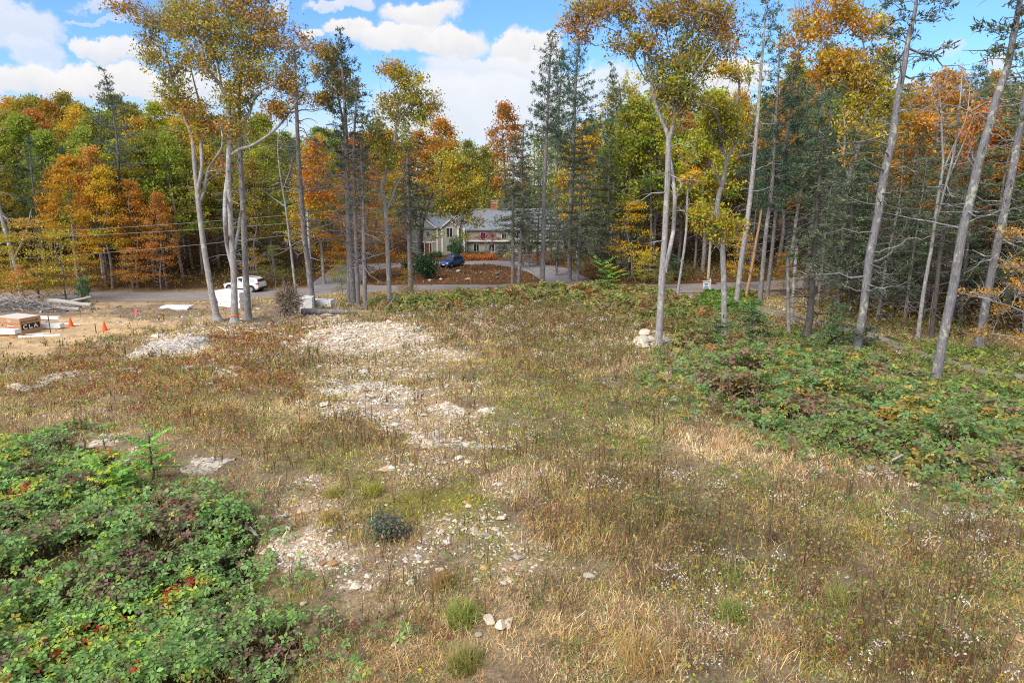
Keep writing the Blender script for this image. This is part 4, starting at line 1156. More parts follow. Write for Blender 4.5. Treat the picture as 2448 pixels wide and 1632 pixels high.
hero('beech_tree', 'tall pale grey forked beech standing beside the white boulders',
     [[(1573, 836, 9.2), (1579, 737, 8.2), (1583, 664, 8.4), (1589, 570, 6.8), (1593, 490, 6.6), (1596, 429, 6.6), (1598, 352, 6.2), (1599, 334, 5.6), (1590, 305, 4.2), (1582, 288, 4), (1566, 244, 3.6), (1558, 197, 3.1), (1546, 164, 2.8), (1532, 103, 2.3), (1502, 73, 1.7), (1478, 45, 1.1)],
      [(1590, 650, 5), (1602, 591, 5), (1610, 547, 4.8), (1613, 473, 4.4), (1607, 409, 3.4), (1603, 380, 2.6)], [(1613, 480, 2.6), (1622, 462, 2.4), (1628, 445, 2.2), (1626, 432, 1.8)],
      [(1599, 338, 5), (1610, 295, 4.6), (1614, 249, 4.2), (1617, 176, 3.6), (1630, 120, 2.8), (1642, 85, 2.4), (1645, 30, 1.8), (1648, -20, 1.2)], [(1614, 250, 3), (1636, 217, 2.8), (1667, 176, 2.3), (1700, 125, 1.8), (1730, 80, 1.2)],
      [(1558, 197, 2), (1540, 185, 1.6), (1500, 110, 1.2), (1470, 75, 1), (1425, 60, .8)], [(1532, 103, 1.8), (1545, 60, 1.4), (1560, 10, 1)], [(1617, 176, 2), (1600, 120, 1.5), (1590, 60, 1.1)], [(1642, 85, 1.8), (1680, 40, 1.3), (1720, 5, .9)]],
     [(1395, 35, 50, 32, 20, [RST, BRG]), (1445, 12, 60, 26, 26, [BRG, RST, OLV]), (1365, 65, 26, 14, 6, RST), (1392, 85, 14, 20, 5, RST), (1495, 105, 36, 26, 12, [BRG, OLV]), (1550, 100, 50, 30, 16, [OLV, BRG]), (1600, 30, 85, 36, 40, [BRG, OLV, RST]), (1700, 35, 75, 46, 44, [BRG, OLV, RST]), (1745, 95, 46, 44, 20, [RST, BRG]), (1650, 125, 66, 42, 34, [OLV, BRG]),
      (1622, 190, 62, 42, 44, [OLV, DGR, OLV]), (1605, 232, 46, 36, 26, [OLV, BRG]), (1680, 150, 46, 36, 16, [BRG, OLV]), (1570, 150, 30, 30, 12, OLV), (1660, 235, 40, 26, 14, OLV), (1610, 280, 18, 24, 7, [RST, OLV]), (1500, 40, 40, 30, 10, [RST, OLV]), (1600, -40, 180, 40, 40, [BRG, OLV])],
     leafL=.16, k=32, spread=.36, seed=15, dead=5)
hero('birch_tree', 'thin speckled trunk standing in the road verge left of the for sale sign', [[(1618, 717, 3.4), (1626, 660, 3.2), (1635, 600, 3.0), (1641, 545, 2.8), (1643, 480, 2.4), (1645, 440, 1.8), (1644, 400, 1.2)]], [(1650, 420, 30, 26, 14, [GLD, ORG]), (1640, 370, 30, 26, 10, [GLD, OLV])], leafL=.26, seed=16, dead=8)
hero('crooked_tree', 'pale crooked tree with an s bend and yellow green sprays halfway up',
     [[(1731, 812, 7.6), (1731, 720, 6.8), (1730, 664, 6.6), (1726, 576, 6.2), (1717, 535, 6), (1715, 500, 5.8), (1718, 470, 5.4), (1727, 440, 4.8), (1735, 400, 4.4), (1738, 378, 4.2), (1750, 360, 3.6), (1760, 340, 3.3), (1763, 308, 3.1), (1755, 268, 2.8), (1763, 240, 2.6), (1767, 215, 2.4), (1766, 185, 2), (1758, 168, 1.5)],
      [(1738, 380, 3.2), (1728, 358, 2.9), (1722, 308, 2.4), (1712, 270, 1.8), (1700, 230, 1.2)], [(1728, 452, 3), (1718, 430, 2.6), (1708, 405, 2.3), (1700, 395, 1.6)], [(1763, 240, 1.6), (1785, 222, 1.2), (1795, 190, .9)]],
     [(1708, 252, 38, 28, 30, [YGR, YGR, GLD, YGR]), (1738, 272, 36, 28, 26, [YGR, OLV]), (1690, 292, 28, 20, 14, [OLV, YGR]), (1720, 332, 20, 16, 9, [DGR, OLV]), (1760, 312, 28, 28, 16, [OLV, YGR]), (1745, 165, 46, 18, 16, [YGR, GLD]), (1780, 180, 18, 14, 5, YGR), (1730, 300, 30, 20, 12, YGR), (1690, 240, 22, 18, 6, YGR),
      (1672, 515, 26, 18, 18, [YGR, GLD]), (1694, 535, 30, 18, 18, [YGR, GLD]), (1742, 540, 36, 22, 24, [YGR, GLD]), (1706, 566, 18, 14, 8, [YGR, OLV]), (1735, 565, 20, 14, 7, YGR)], leafL=.17, k=30, spread=.34, seed=17)
conifer('white_pine', 'leaning grey white pine with a thin feathery top against the blue sky', [(1759, 738, 6.6), (1771, 635, 6), (1784, 547, 5.7), (1795, 459, 5.3), (1803, 380, 4.6), (1810, 293, 4), (1819, 176, 3.1), (1826, 88, 2.2), (1832, 0, 1.3), (1836, -40, .6)], 150, 56, 'pine', 33, dead=34, gap=.35, deadlen=(.4, 1.8), cols=[(0.12, 0.17, 0.06), (0.16, 0.19, 0.06), (0.10, 0.15, 0.06)], bark='bark', deadr=(.2, .8))
hero('snag', 'orange stripped dead trunk with a broken top', [[(1781, 718, 4.2), (1796, 649, 3.4), (1808, 576, 3), (1815, 540, 2.8), (1820, 505, 2.6), (1822, 490, .8)]], [], bark='snag', seed=18, dead=5, deadlen=(.4, 1.2))
conifer('white_pine', 'blue green white pine rising right of the orange snag', [(1817, 720, 5.6), (1831, 561, 4.9), (1846, 440, 4.4), (1854, 293, 3.6), (1862, 150, 2.3), (1866, 60, 1)], 500, 88, 'pine', 34, dead=26, gap=.16, cols=[(0.055, 0.12, 0.085), (0.075, 0.14, 0.09), (0.06, 0.11, 0.07)])
conifer('white_pine', 'darker white pine second to the right of the orange snag', [(1834, 708, 5), (1846, 600, 4.4), (1862, 450, 3.8), (1885, 300, 3), (1905, 170, 1.8), (1912, 110, .8)], 480, 88, 'pine', 35, dead=26, gap=.16, cols=[(0.055, 0.11, 0.08), (0.075, 0.135, 0.085)])
hero('snag', 'short grey broken stub, taller of the twin stubs in the hemlocks', [[(1893, 772, 4.4), (1897, 690, 4), (1901, 635, 3.8), (1906, 588, 3.2)]], [], seed=19, dead=3, deadlen=(.5, 2.4))
hero('snag', 'short grey broken stub, left and shorter of the twin stubs in the hemlocks', [[(1886, 799, 4.4), (1884, 700, 4), (1883, 610, 3.2)]], [], seed=20, dead=3)
conifer('hemlock_tree', 'dark shaggy hemlock with spreading dead limbs behind the twin stubs', [(1928, 808, 9), (1938, 740, 7.6), (1944, 640, 6.4), (1952, 520, 5), (1962, 400, 3.6), (1970, 310, 1.6)], 660, 108, 'hemlock', 36, dead=44, gap=.22, bark='darkbark', deadlen=(1, 3.8), deadr=(.1, .8))
conifer('hemlock_tree', 'shaggy olive hemlock behind the lichen spotted leaning tree', [(2030, 760, 6), (2034, 640, 5), (2036, 520, 4), (2040, 420, 2.6), (2042, 350, 1.2)], 700, 92, 'hemlock', 37, dead=40, gap=.2, bark='darkbark', deadlen=(1, 3.4))
hero('oak_tree', 'golden orange oak whose crown fills the sky left of the lichen spotted tree',
     [[(2005, 735, 7), (2012, 620, 6), (2020, 500, 5.4), (2030, 430, 5), (2055, 337, 4.4), (2067, 279, 3.8), (2072, 220, 3), (2070, 150, 2.2), (2060, 80, 1.5)], [(2030, 430, 3.2), (2018, 380, 2.6), (2020, 300, 2), (2000, 220, 1.4), (1960, 130, 1)], [(2067, 279, 2.4), (2095, 230, 1.8), (2110, 170, 1.2)]],
     [(1945, 60, 66, 44, 40, [GLD, ORG]), (2020, 40, 56, 40, 34, [GLD, ORG]), (2082, 60, 50, 42, 28, [ORG, GLD]), (1895, 112, 38, 26, 10, [ORG, GLD]), (2000, 142, 66, 36, 40, [GLD, GLD, ORG]), (2062, 170, 56, 46, 42, [GLD, OLV, BRG]), (2118, 140, 38, 36, 18, [GLD, OLV]), (2050, 240, 46, 38, 34, [GLD, YGR]), (2032, 302, 38, 36, 24, [GLD, YGR]), (2080, 322, 32, 22, 12, [GLD, OLV]), (1978, 172, 46, 26, 14, [RST, GLD]), (2112, 200, 34, 34, 14, [GLD, OLV]), (1990, -20, 120, 36, 36, [GLD, ORG]), (2030, 370, 24, 26, 9, [GLD, ORG]), (2045, 195, 60, 40, 20, BRG)],
     leafL=.26, k=32, spread=.5, seed=40)
hero('maple_tree', 'bright orange maple behind the lichen spotted leaning tree',
     [[(2160, 720, 4.4), (2163, 600, 3.8), (2170, 500, 3.4), (2185, 400, 2.8), (2200, 320, 2), (2210, 270, 1.2)], [(2170, 500, 2), (2140, 440, 1.5)], [(2185, 400, 2), (2225, 360, 1.4)]],
     [(2180, 302, 46, 46, 42, [ORG, GLD]), (2232, 300, 52, 38, 36, [ORG, LORG]), (2152, 412, 36, 26, 22, [ORG, LORG]), (2230, 362, 48, 30, 30, [LORG, ORG]), (2140, 440, 34, 18, 14, [ORG, LORG]), (2170, 470, 40, 16, 14, [ORG, GLD]), (2150, 500, 34, 12, 9, [ORG, GLD]), (2128, 565, 30, 22, 10, [ORG, LORG]), (2205, 230, 40, 36, 20, [RST, ORG]), (2210, 425, 20, 24, 9, [GLD, YGR]), (2110, 455, 26, 16, 7, ORG)], leafL=.24, k=30, spread=.45, seed=41)
conifer('pine_tree', 'tall leaning lichen spotted tree whose top limbs sweep to the right',
        [(2045, 845, 10.5), (2064, 739, 9), (2079, 614, 9.2), (2097, 525, 9), (2107, 454, 8.8), (2118, 400, 8.6), (2135, 323, 8), (2146, 235, 7), (2161, 161, 6), (2173, 88, 5), (2187, 29, 4), (2195, -40, 2.6), (2198, -100, 1.2)], 160, 120, 'pine', 42, dead=40, gap=.5, bark='lichenbark', deadlen=(.8, 4.5), deadr=(.2, .85), dens=.9, cols=[(0.10, 0.13, 0.07), (0.13, 0.14, 0.06), (0.09, 0.12, 0.08)])
hero('bare_tree', 'slender grey multi stemmed tree with bare upright twigs', [[(2193, 812, 5), (2207, 704, 4.2), (2218, 640, 4), (2229, 579, 3.8), (2243, 471, 3.4), (2254, 400, 2.8), (2252, 330, 2.3), (2248, 250, 1.8), (2240, 180, 1)], [(2229, 579, 2.8), (2238, 530, 2.6), (2262, 440, 2.4), (2285, 340, 2), (2296, 235, 1.5), (2302, 150, .8)], [(2250, 420, 2.2), (2275, 360, 1.8), (2310, 280, 1.3), (2320, 190, .8)], [(2262, 440, 1.8), (2300, 350, 1.4), (2335, 260, .8)], [(2252, 300, 1.4), (2230, 230, 1), (2222, 160, .6)]],
     [(2290, 190, 60, 40, 18, (0.20, 0.15, 0.10))], leafL=.1, k=5, seed=43, dead=30, deadr=(.4, 1), deadlen=(.6, 2))
conifer('pine_tree', 'thick leaning grey trunk rising from the bramble bank, nearest of the big trunks',
        [(2234, 920, 11.6), (2254, 811, 10.2), (2279, 686, 10), (2300, 561, 9.6), (2325, 454, 9.4), (2337, 400, 9.2), (2358, 323, 8.6), (2387, 220, 7.8), (2408, 161, 7), (2425, 73, 6.2), (2437, 10, 5.2), (2450, -60, 4), (2458, -130, 2.5)], 150, 80, 'pine', 44, dead=42, gap=.45, bark='lichenbark', deadlen=(.6, 3.2), deadr=(.3, .9), cols=[(0.12, 0.15, 0.06), (0.09, 0.13, 0.07)])
conifer('pine_tree', 'big leaning grey trunk at the right edge of the photo beyond the dirt track',
        [(2340, 834, 10), (2357, 722, 8.8), (2382, 597, 8.6), (2408, 471, 8.4), (2422, 400, 8), (2437, 308, 7.4), (2455, 200, 6.6), (2475, 90, 5), (2490, 0, 3)], 300, 90, 'pine', 45, dead=40, gap=.35, bark='lichenbark', deadlen=(.8, 4), deadr=(.3, .8))
conifer('hemlock_tree', 'dim slender trunk in the shade between the two big leaning trunks', [(2225, 808, 5.6), (2238, 700, 5), (2252, 560, 4.4), (2266, 450, 3.4), (2274, 380, 1.6)], 560, 70, 'hemlock', 46, dead=30, bark='darkbark')
hero('beech_sapling', 'young beech with coppery orange leaves on long level limbs at the right edge',
     [[(2500, 850, 6), (2490, 760, 5), (2480, 660, 4), (2470, 560, 3), (2460, 470, 2)], [(2490, 770, 2.2), (2430, 738, 1.8), (2360, 716, 1.3), (2300, 700, .8)], [(2480, 670, 2), (2430, 640, 1.5), (2390, 640, .9)], [(2470, 580, 1.8), (2420, 560, 1.3), (2380, 550, .9)], [(2495, 830, 2), (2420, 805, 1.5), (2350, 795, .9)]],
     [(2415, 556, 40, 16, 10, LORG), (2425, 630, 34, 22, 14, [LORG, ORG]), (2345, 700, 46, 10, 11, [LORG, ORG]), (2430, 675, 26, 20, 10, LORG), (2395, 735, 30, 14, 7, ORG), (2360, 795, 40, 10, 7, ORG), (2440, 810, 26, 14, 6, LORG), (2290, 695, 14, 7, 2, LORG), (2450, 720, 20, 20, 6, ORG)], leafL=.14, k=16, spread=.28, seed=47, base=(2340, 850))

# ---- crowns of the woods: a few grown shapes, each then copied tree by tree
def proto_broad(seed, h=19, crown=.68, rad=3.6, k=64, leaf=.36, dens=92, layered=False, forks=3):
    r = np.random.default_rng(seed)
    mt, ml = MB(), MB()
    P = np.array([(0, 0, -.4), (r.normal() * .15, r.normal() * .15, h * .25), (r.normal() * .4, r.normal() * .4, h * .5), (r.normal() * .6, r.normal() * .6, h * .78), (r.normal() * .7, r.normal() * .7, h * .95)])
    PP, RR = smooth_path(P, np.array([.24, .19, .14, .08, .03]) * h / 19, 6)
    mt.tube(PP, RR, 8, None)
    S = np.column_stack([PP, RR])
    z0 = h * (1 - crown)
    C = []
    for _ in range(dens):
        f = r.random() ** .85
        z = z0 + (h - z0) * f
        w = rad * math.sin(math.pi * min(1, .16 + .84 * f ** .9)) ** .7 * (1.05 - .25 * f)
        a = r.random() * 6.283; q = w * (.35 + .65 * r.random() ** .5)
        C.append((q * math.cos(a), q * math.sin(a), z))
    C = np.array(C)
    cc = np.clip(1 + r.normal(size=(dens, 1)) * .22, .5, 1.6) * (1 + r.normal(size=(dens, 3)) * np.array([.18, .08, .05]))
    leaf_cluster(ml, C, k, .52 if not layered else .72, leaf, cc, droop=-.25, r=r, up=1.0 if not layered else 1.6, flat=.6 if not layered else .18, s=.16)
    for ci in range(0, dens, 2):
        d = np.linalg.norm(S[:, :3] - C[ci], axis=1) + np.maximum(0, S[:, 2] - C[ci, 2] + .8) * 2
        p0 = S[int(np.argmin(d)), :3]
        branch(mt, p0, C[ci], .05, .015, .05, 5, .04, r=r, sides=4)
    for _ in range(6):
        z = z0 * (.4 + .6 * r.random()); j = int(np.argmin(abs(S[:, 2] - z))); a = r.random() * 6.28; L = .6 + 1.5 * r.random()
        branch(mt, S[j, :3], S[j, :3] + np.array([math.cos(a) * L, math.sin(a) * L, .2 * L]), .03, .01, 0, 5, .05, r=r, sides=4)
    return mt.build('trunk', M['pinebark'], link=False, smooth=True).data, ml.build('crown', M['leaf'], link=False).data
def proto_conifer(seed, kind, h=20, start=.35, hw=3.2, dead=22):
    r = np.random.default_rng(seed)
    mt, ml = MB(), MB()
    P = np.array([(0, 0, -.4), (r.normal() * .1, r.normal() * .1, h * .3), (r.normal() * .2, r.normal() * .2, h * .7), (r.normal() * .25, r.normal() * .25, h)])
    PP, RR = smooth_path(P, np.array([.22, .17, .09, .02]) * h / 20, 10)
    mt.tube(PP, RR, 7, None)
    S = np.column_stack([PP, RR])
    conifer_crown(mt, ml, S, h * start, h, hw, kind, r, [(1, 1, 1), (1.2, 1.15, 1.0), (.8, .85, .95)], .9, .08 if kind == 'pine' else .2)
    deadlimbs(mt, S, dead, (.08, start + .1), (.5, 2.0), r, twig=1)
    return mt.build('trunk', M['pinebark'], link=False, smooth=True).data, ml.build('crown', M['needle'], link=False).data
PRO = {
    'broad': [proto_broad(s, 19 + (s % 3), rad=3.4 + .3 * (s % 4)) for s in range(60, 65)],
    'under': [proto_broad(s, 9, .88, 2.8, 44, .26, 52, True) for s in range(70, 73)],
    'pine': [proto_conifer(s, 'pine', 21, .38, 3.6) for s in range(80, 83)],
    'hemlock': [proto_conifer(s, 'hemlock', 17, .2, 3.5, 60) for s in range(84, 88)],
}
NAMEK = {'broad': 'broadleaf_tree', 'under': 'understory_maple', 'pine': 'white_pine', 'hemlock': 'hemlock_tree'}
BGCOUNT = {}
PLACED = []
def wood_tree(kind, x, y, s, col, label, group, var=None):
    z = float(hh(x, y)[0])
    L = PRO[kind]
    i = random.randrange(len(L)) if var is None else var
    root = empty(NAMEK[kind], (x, y, z - .1), random.random() * 6.28)
    root.scale = (s * random.uniform(.9, 1.12), s * random.uniform(.9, 1.12), s)
    root.rotation_euler = (random.gauss(0, .02), random.gauss(0, .025), root.rotation_euler[2])
    tr = bpy.data.objects.new('trunk', L[i][0]); cr = bpy.data.objects.new('crown', L[i][1])
    for o in (tr, cr):
        COL.objects.link(o); o.parent = root
    cr.color = (*[min(1, max(.01, c * random.uniform(.85, 1.15))) for c in col], 1)
    v = random.uniform(.75, 1.25); tr.color = (v, v * .97, v * .95, 1)
    tag(root, label, 'tree', group)
    PLACED.append((x, y))
    return root
def bgtree(kind, px, base_py, top_py, col, label, group=None, var=None):
    """a wood tree by the pixel of its foot and of its top"""
    x, y, z = at(px, base_py)
    zt = onplane(px, top_py, y)[2]
    hgt = {'broad': 20, 'under': 9, 'pine': 21, 'hemlock': 17}[kind]
    return wood_tree(kind, x, y, max(.3, (zt - z) / hgt), col, label, group, var)
# ------------------------------------------------------------------ the woods
SKX = [-300, 0, 90, 200, 300, 430, 600, 700, 800, 900, 1000, 1060, 1130, 1180, 1215, 1260, 1350, 1450, 1550, 1700, 1800, 1880, 1960, 2080, 2200, 2300, 2400, 2700]
SKY = [235, 228, 212, 226, 236, 238, 270, 300, 310, 300, 292, 292, 325, 330, 310, 262, 290, 240, 215, 250, 220, 115, 140, 170, 170, 140, 150, 140]
def skyline(px): return float(np.interp(px, SKX, SKY))
LAND = [(-150, 'the far left edge'), (40, 'the brush pile'), (190, 'the carton'), (330, 'the traffic cones'), (480, 'the forked tree'), (570, 'the ribboned oak'), (650, 'the white car'),
        (740, 'the curved limbed pine'), (845, 'the close pine group'), (940, 'the olive gold maple'), (1050, 'the house entrance'), (1140, 'the grey roof'), (1240, 'the slim hemlock pair'), (1310, 'the spire pine'), (1380, 'the bushy white pine'),
        (1455, 'the sumac'), (1590, 'the forked beech'), (1670, 'the sale sign'), (1730, 'the crooked tree'), (1800, 'the orange snag'), (1890, 'the twin stubs'), (2000, 'the golden oak'), (2100, 'the lichen spotted tree'), (2230, 'the multi stemmed tree'), (2320, 'the nearest leaning trunk'), (2420, 'the right edge trunk'), (2600, 'the right edge')]
def landmark(px):
    i = int(np.argmin([abs(px - a) for a, _ in LAND]))
    d = px - LAND[i][0]
    return ('straight behind ' if abs(d) < 12 else ('behind and left of ' if d < 0 else 'behind and right of ')) + LAND[i][1]
CNAME = {'OLV': 'olive', 'GLD': 'golden', 'ORG': 'orange', 'RST': 'rust brown', 'YGR': 'yellow green', 'DGR': 'deep green', 'LORG': 'pale orange', 'HEM': 'dark', 'PIN': 'bluish', 'MGR': 'green'}
CVAL = {'OLV': (0.41, 0.41, 0.09), 'GLD': (0.64, 0.44, 0.07), 'ORG': (0.64, 0.34, 0.08), 'RST': (0.50, 0.27, 0.08), 'YGR': (0.54, 0.50, 0.08), 'DGR': (0.25, 0.28, 0.07), 'LORG': (0.66, 0.38, 0.12), 'HEM': (0.135, 0.165, 0.095), 'PIN': (0.125, 0.19, 0.115), 'MGR': (0.36, 0.37, 0.08)}
USED = {}
def place(kind, px, y, top, cn, depthword):
    zc = y * CP + 10 * SP
    x = (px - W / 2) / F * zc
    z = float(hh(x, y)[0])
    zt = onplane(px, top, y)[2]
    hgt = {'broad': 20, 'under': 9, 'pine': 21, 'hemlock': 17}[kind]
    s = (zt - z) / hgt
    if s < .25: return
    s = min(s, 1.5)
    kn = {'broad': 'broadleaf tree', 'under': 'low layered maple', 'pine': 'white pine', 'hemlock': 'hemlock'}[kind]
    lab = f"{CNAME[cn]} {kn} {depthword} {landmark(px)}"
    if USED.get(lab):
        lab = lab.replace(kn, {1: 'slimmer ' + kn, 2: 'farther ' + kn}.get(USED[lab], kn), 1) if USED[lab] < 3 else lab
    USED[lab] = USED.get(lab, 0) + 1
    wood_tree(kind, x, y, s, CVAL[cn], lab, 'trees of the woods')
random.seed(5)
def wood_rows():
    ys = road_w[np.argsort(road_w[:, 0])]
    def yroad(x): return float(np.interp(x, ys[:, 0], ys[:, 1]))
    rows = [(6, 'at the road edge'), (10, 'second row'), (15, 'inside the wood'), (21, 'deeper in'), (29, 'far back'), (38, 'near the back'), (50, 'hindmost')]
    for ri, (off, word) in enumerate(rows):
        step = 66 if ri < 4 else 58
        px = -230 + 25 * (ri % 2)
        while px < 2700:
            p = px + random.uniform(-20, 20); px += step
            yr = yroad((p - W / 2) / F * 82)
            y = yr + ROADW + off + random.uniform(-1.8, 1.8)
            x = (p - W / 2) / F * (y * CP + 2.6)
            if dist_line(np.array([x]), np.array([y]), drive_w)[0] < 6.5: continue
            if 955 < p < 1335 and y < 140: continue
            if p < 1335 and p >= 790 and ri < 3: continue
            sk = skyline(p)
            fr = ri / (len(rows) - 1)
            top = sk + (1 - fr) * random.uniform(20, 150) + random.uniform(-6, 22)
            if p < 790:
                kind = random.choices(['broad', 'hemlock', 'pine'], [8, 2 if ri < 4 else .6, .3])[0]
                cn = random.choices(['OLV', 'YGR', 'MGR', 'DGR', 'RST', 'GLD'], [6, 3, 4, 2.2, .3 + (p > 560) * 2, .5 + (p > 560) * 1.2])[0]
                if ri < 2: top += 40
            elif p < 1335:
                kind = 'broad'; cn = random.choices(['ORG', 'OLV', 'RST', 'GLD', 'YGR'], [3, 3, 2, 2, 1])[0]
                if p > 1230: kind = 'hemlock'
                top = max(top, sk)
            elif p < 1850:
                kind = random.choices(['broad', 'hemlock', 'pine'], [4, 4, 1.5])[0]
                cn = random.choices(['OLV', 'YGR', 'GLD', 'ORG', 'RST'], [3, 2, 2.4, 1.8, 1.2])[0]
                if ri < 2 and kind == 'broad': kind = 'hemlock'
                if 1560 < p < 1760 and ri < 3: continue
            else:
                kind = random.choices(['broad', 'hemlock', 'pine'], [5, 5, 3])[0]
                cn = random.choices(['ORG', 'GLD', 'LORG', 'RST', 'OLV'], [2, 2, 2, 2, 1])[0]
                if kind != 'pine': top += 25
            if kind == 'hemlock': cn = 'HEM'; top += 30 if p < 1850 else 60
            if kind == 'pine': cn = 'PIN'
            place(kind, p, y, top, cn, word)
    # right hand wood on the near side of the road
    for ri, (y0, word) in enumerate([(50, 'past the dirt track'), (56, 'in the near wood'), (62, 'in the shade'), (69, 'before the road')]):
        px = 1960 + 40 * (ri % 2)
        while px < 2720:
            p = px + random.uniform(-18, 18); px += 68
            y = y0 + random.uniform(-2, 2) - max(0, (p - 2250)) * .012
            x = (p - W / 2) / F * (y * CP + 2.3)
            if dist_line(np.array([x]), np.array([y]), track_w)[0] < 3: continue
            if dist_line(np.array([x]), np.array([y]), road_w)[0] < 6.5: continue
            kind = random.choices(['hemlock', 'broad', 'pine'], [6, .8, 1.6])[0]
            cn = {'hemlock': 'HEM', 'pine': 'PIN'}.get(kind) or random.choice(['ORG', 'LORG', 'GLD', 'RST'])
            place(kind, p, y, skyline(p) + random.uniform(60, 300), cn, word)
wood_rows()
def accent(kind, px, base, top, cn, lab):
    bgtree(kind, px, base, top, CVAL[cn], lab, None)
accent('broad', 190, 690, 385, 'ORG', 'orange maple at the wood edge left of the cones')
accent('broad', 270, 689, 395, 'GLD', 'golden maple in front of the green wood above the second cone')
accent('broad', 330, 687, 430, 'ORG', 'orange maple at the road edge above the pink flag')
accent('broad', 255, 683, 350, 'LORG', 'pale orange tall maple rising behind the golden maple')
accent('broad', 400, 690, 470, 'RST', 'rusty brown tree at the road edge left of the forked tree')
accent('under', 95, 724, 520, 'LORG', 'low orange maple by the road right of the far left trunk')
accent('under', 160, 722, 545, 'YGR', 'low yellow green maple by the end of the logs')
accent('under', 205, 699, 575, 'ORG', 'small orange maple in front of the grey trunks left of the road')
accent('under', 320, 697, 590, 'ORG', 'small bright orange layered maple at the road edge below the wires')
accent('under', 30, 725, 560, 'GLD', 'low golden maple behind the brush pile')
accent('under', -10, 727, 600, 'YGR', 'low yellow green bush behind the brush pile at the far left')
accent('under', 60, 728, 630, 'LORG', 'short pale orange maple above the logs')
accent('under', 120, 725, 650, 'GLD', 'short golden maple between the logs and the road')
accent('under', 385, 694, 560, 'RST', 'rusty understory tree with a leaning pale stem by the road')
accent('under', 610, 682, 590, 'RST', 'rusty understory tree behind the white car')
accent('under', 655, 682, 585, 'DGR', 'small green tree right of the white car')
accent('broad', 775, 680, 330, 'ORG', 'orange maple between the two pine groups left of the house')
accent('broad', 740, 684, 420, 'GLD', 'golden orange tree behind the broken pale trunk')
accent('under', 880, 664, 500, 'RST', 'rusty tree behind the right hemlock of the close group')
accent('under', 800, 676, 560, 'GLD', 'small golden tree at the bend of the driveway')
accent('under', 935, 660, 520, 'RST', 'rust orange small tree left of the house')
accent('under', 820, 706, 620, 'DGR', 'dark green sapling behind the fallen trunk')
accent('under', 975, 712, 660, 'ORG', 'small orange bush at the foot of the grey hemlock')
accent('broad', 1060, 596, 298, 'ORG', 'round orange maple behind the house entrance')
accent('broad', 1000, 596, 312, 'RST', 'rust orange maple left of the round orange one behind the house')
accent('broad', 1125, 594, 335, 'OLV', 'olive gold maple behind the roof chimney')
accent('broad', 1095, 592, 375, 'GLD', 'golden olive maple behind the entrance gable')
accent('broad', 1160, 590, 350, 'OLV', 'olive tree closing the gap right of the chimney')
accent('broad', 1215, 588, 262, 'RST', 'thin topped rust brown oak left of the spire pine')
accent('hemlock', 1265, 640, 420, 'HEM', 'dark hemlock between the roof and the spire pine')
accent('hemlock', 1330, 660, 440, 'HEM', 'dark hemlock right of the spire pine trunk')
accent('hemlock', 1285, 634, 385, 'HEM', 'hemlock screening the right end of the grey roof')
accent('hemlock', 1318, 628, 420, 'HEM', 'hemlock screening the house wall right of the spire pine')
accent('hemlock', 1250, 640, 450, 'HEM', 'lower hemlock behind the slim hemlock pair')
accent('broad', 1560, 650, 190, 'YGR', 'yellow green tree left of the forked beech crown')
accent('broad', 1680, 650, 215, 'YGR', 'yellow green tree filling the gap right of the forked beech')
accent('broad', 1500, 655, 250, 'OLV', 'olive tree behind the sumac and the thin trunk')
accent('broad', 2180, 700, 170, 'ORG', 'tall orange tree right of the lichen spotted tree')
accent('broad', 2410, 740, 190, 'OLV', 'olive tree crown behind the right edge trunk')
accent('under', 1510, 668, 480, 'GLD', 'bright orange gold small tree left of the pale beech')
accent('under', 1540, 680, 600, 'GLD', 'small golden leaved sapling at the bush edge')
accent('broad', 1660, 640, 340, 'GLD', 'golden tree behind the utility pole')
accent('broad', 1690, 630, 400, 'ORG', 'orange gold tree right of the utility pole')
accent('broad', 1620, 640, 330, 'OLV', 'olive tree close behind the pale beech')
accent('under', 1580, 690, 600, 'DGR', 'dark green hemlock bush behind the beech trunk')
accent('under', 1770, 690, 560, 'GLD', 'golden small tree behind the leaning white pine')
accent('under', 1870, 705, 600, 'GLD', 'golden small tree behind the twin stubs')
accent('under', 2020, 752, 660, 'ORG', 'low orange bush in the shade behind the lichen spotted tree')
accent('under', 2110, 756, 690, 'GLD', 'low golden bush in the shade right of the lichen spotted tree')
accent('broad', 2290, 740, 240, 'LORG', 'tall coppery tree behind the bare multi stemmed tree')
accent('broad', 2340, 730, 260, 'ORG', 'tall orange tree between the two big leaning trunks')
accent('pine', 300, 668, 172, 'PIN', 'dark pine top standing above the left wood')
accent('pine', 1330, 600, 110, 'PIN', 'bushy pine close behind the spire pine')
accent('pine', 1460, 640, 160, 'PIN', 'white pine behind the yellow green trunk')
accent('pine', 1925, 690, 90, 'PIN', 'tall blue green pine left of the golden oak')
accent('pine', 1960, 700, 140, 'PIN', 'blue green pine beside the golden oak')
accent('pine', 1990, 690, 190, 'PIN', 'blue green pine behind the golden oak')
accent('pine', 2240, 690, 150, 'PIN', 'dark pine top above the coppery tree')

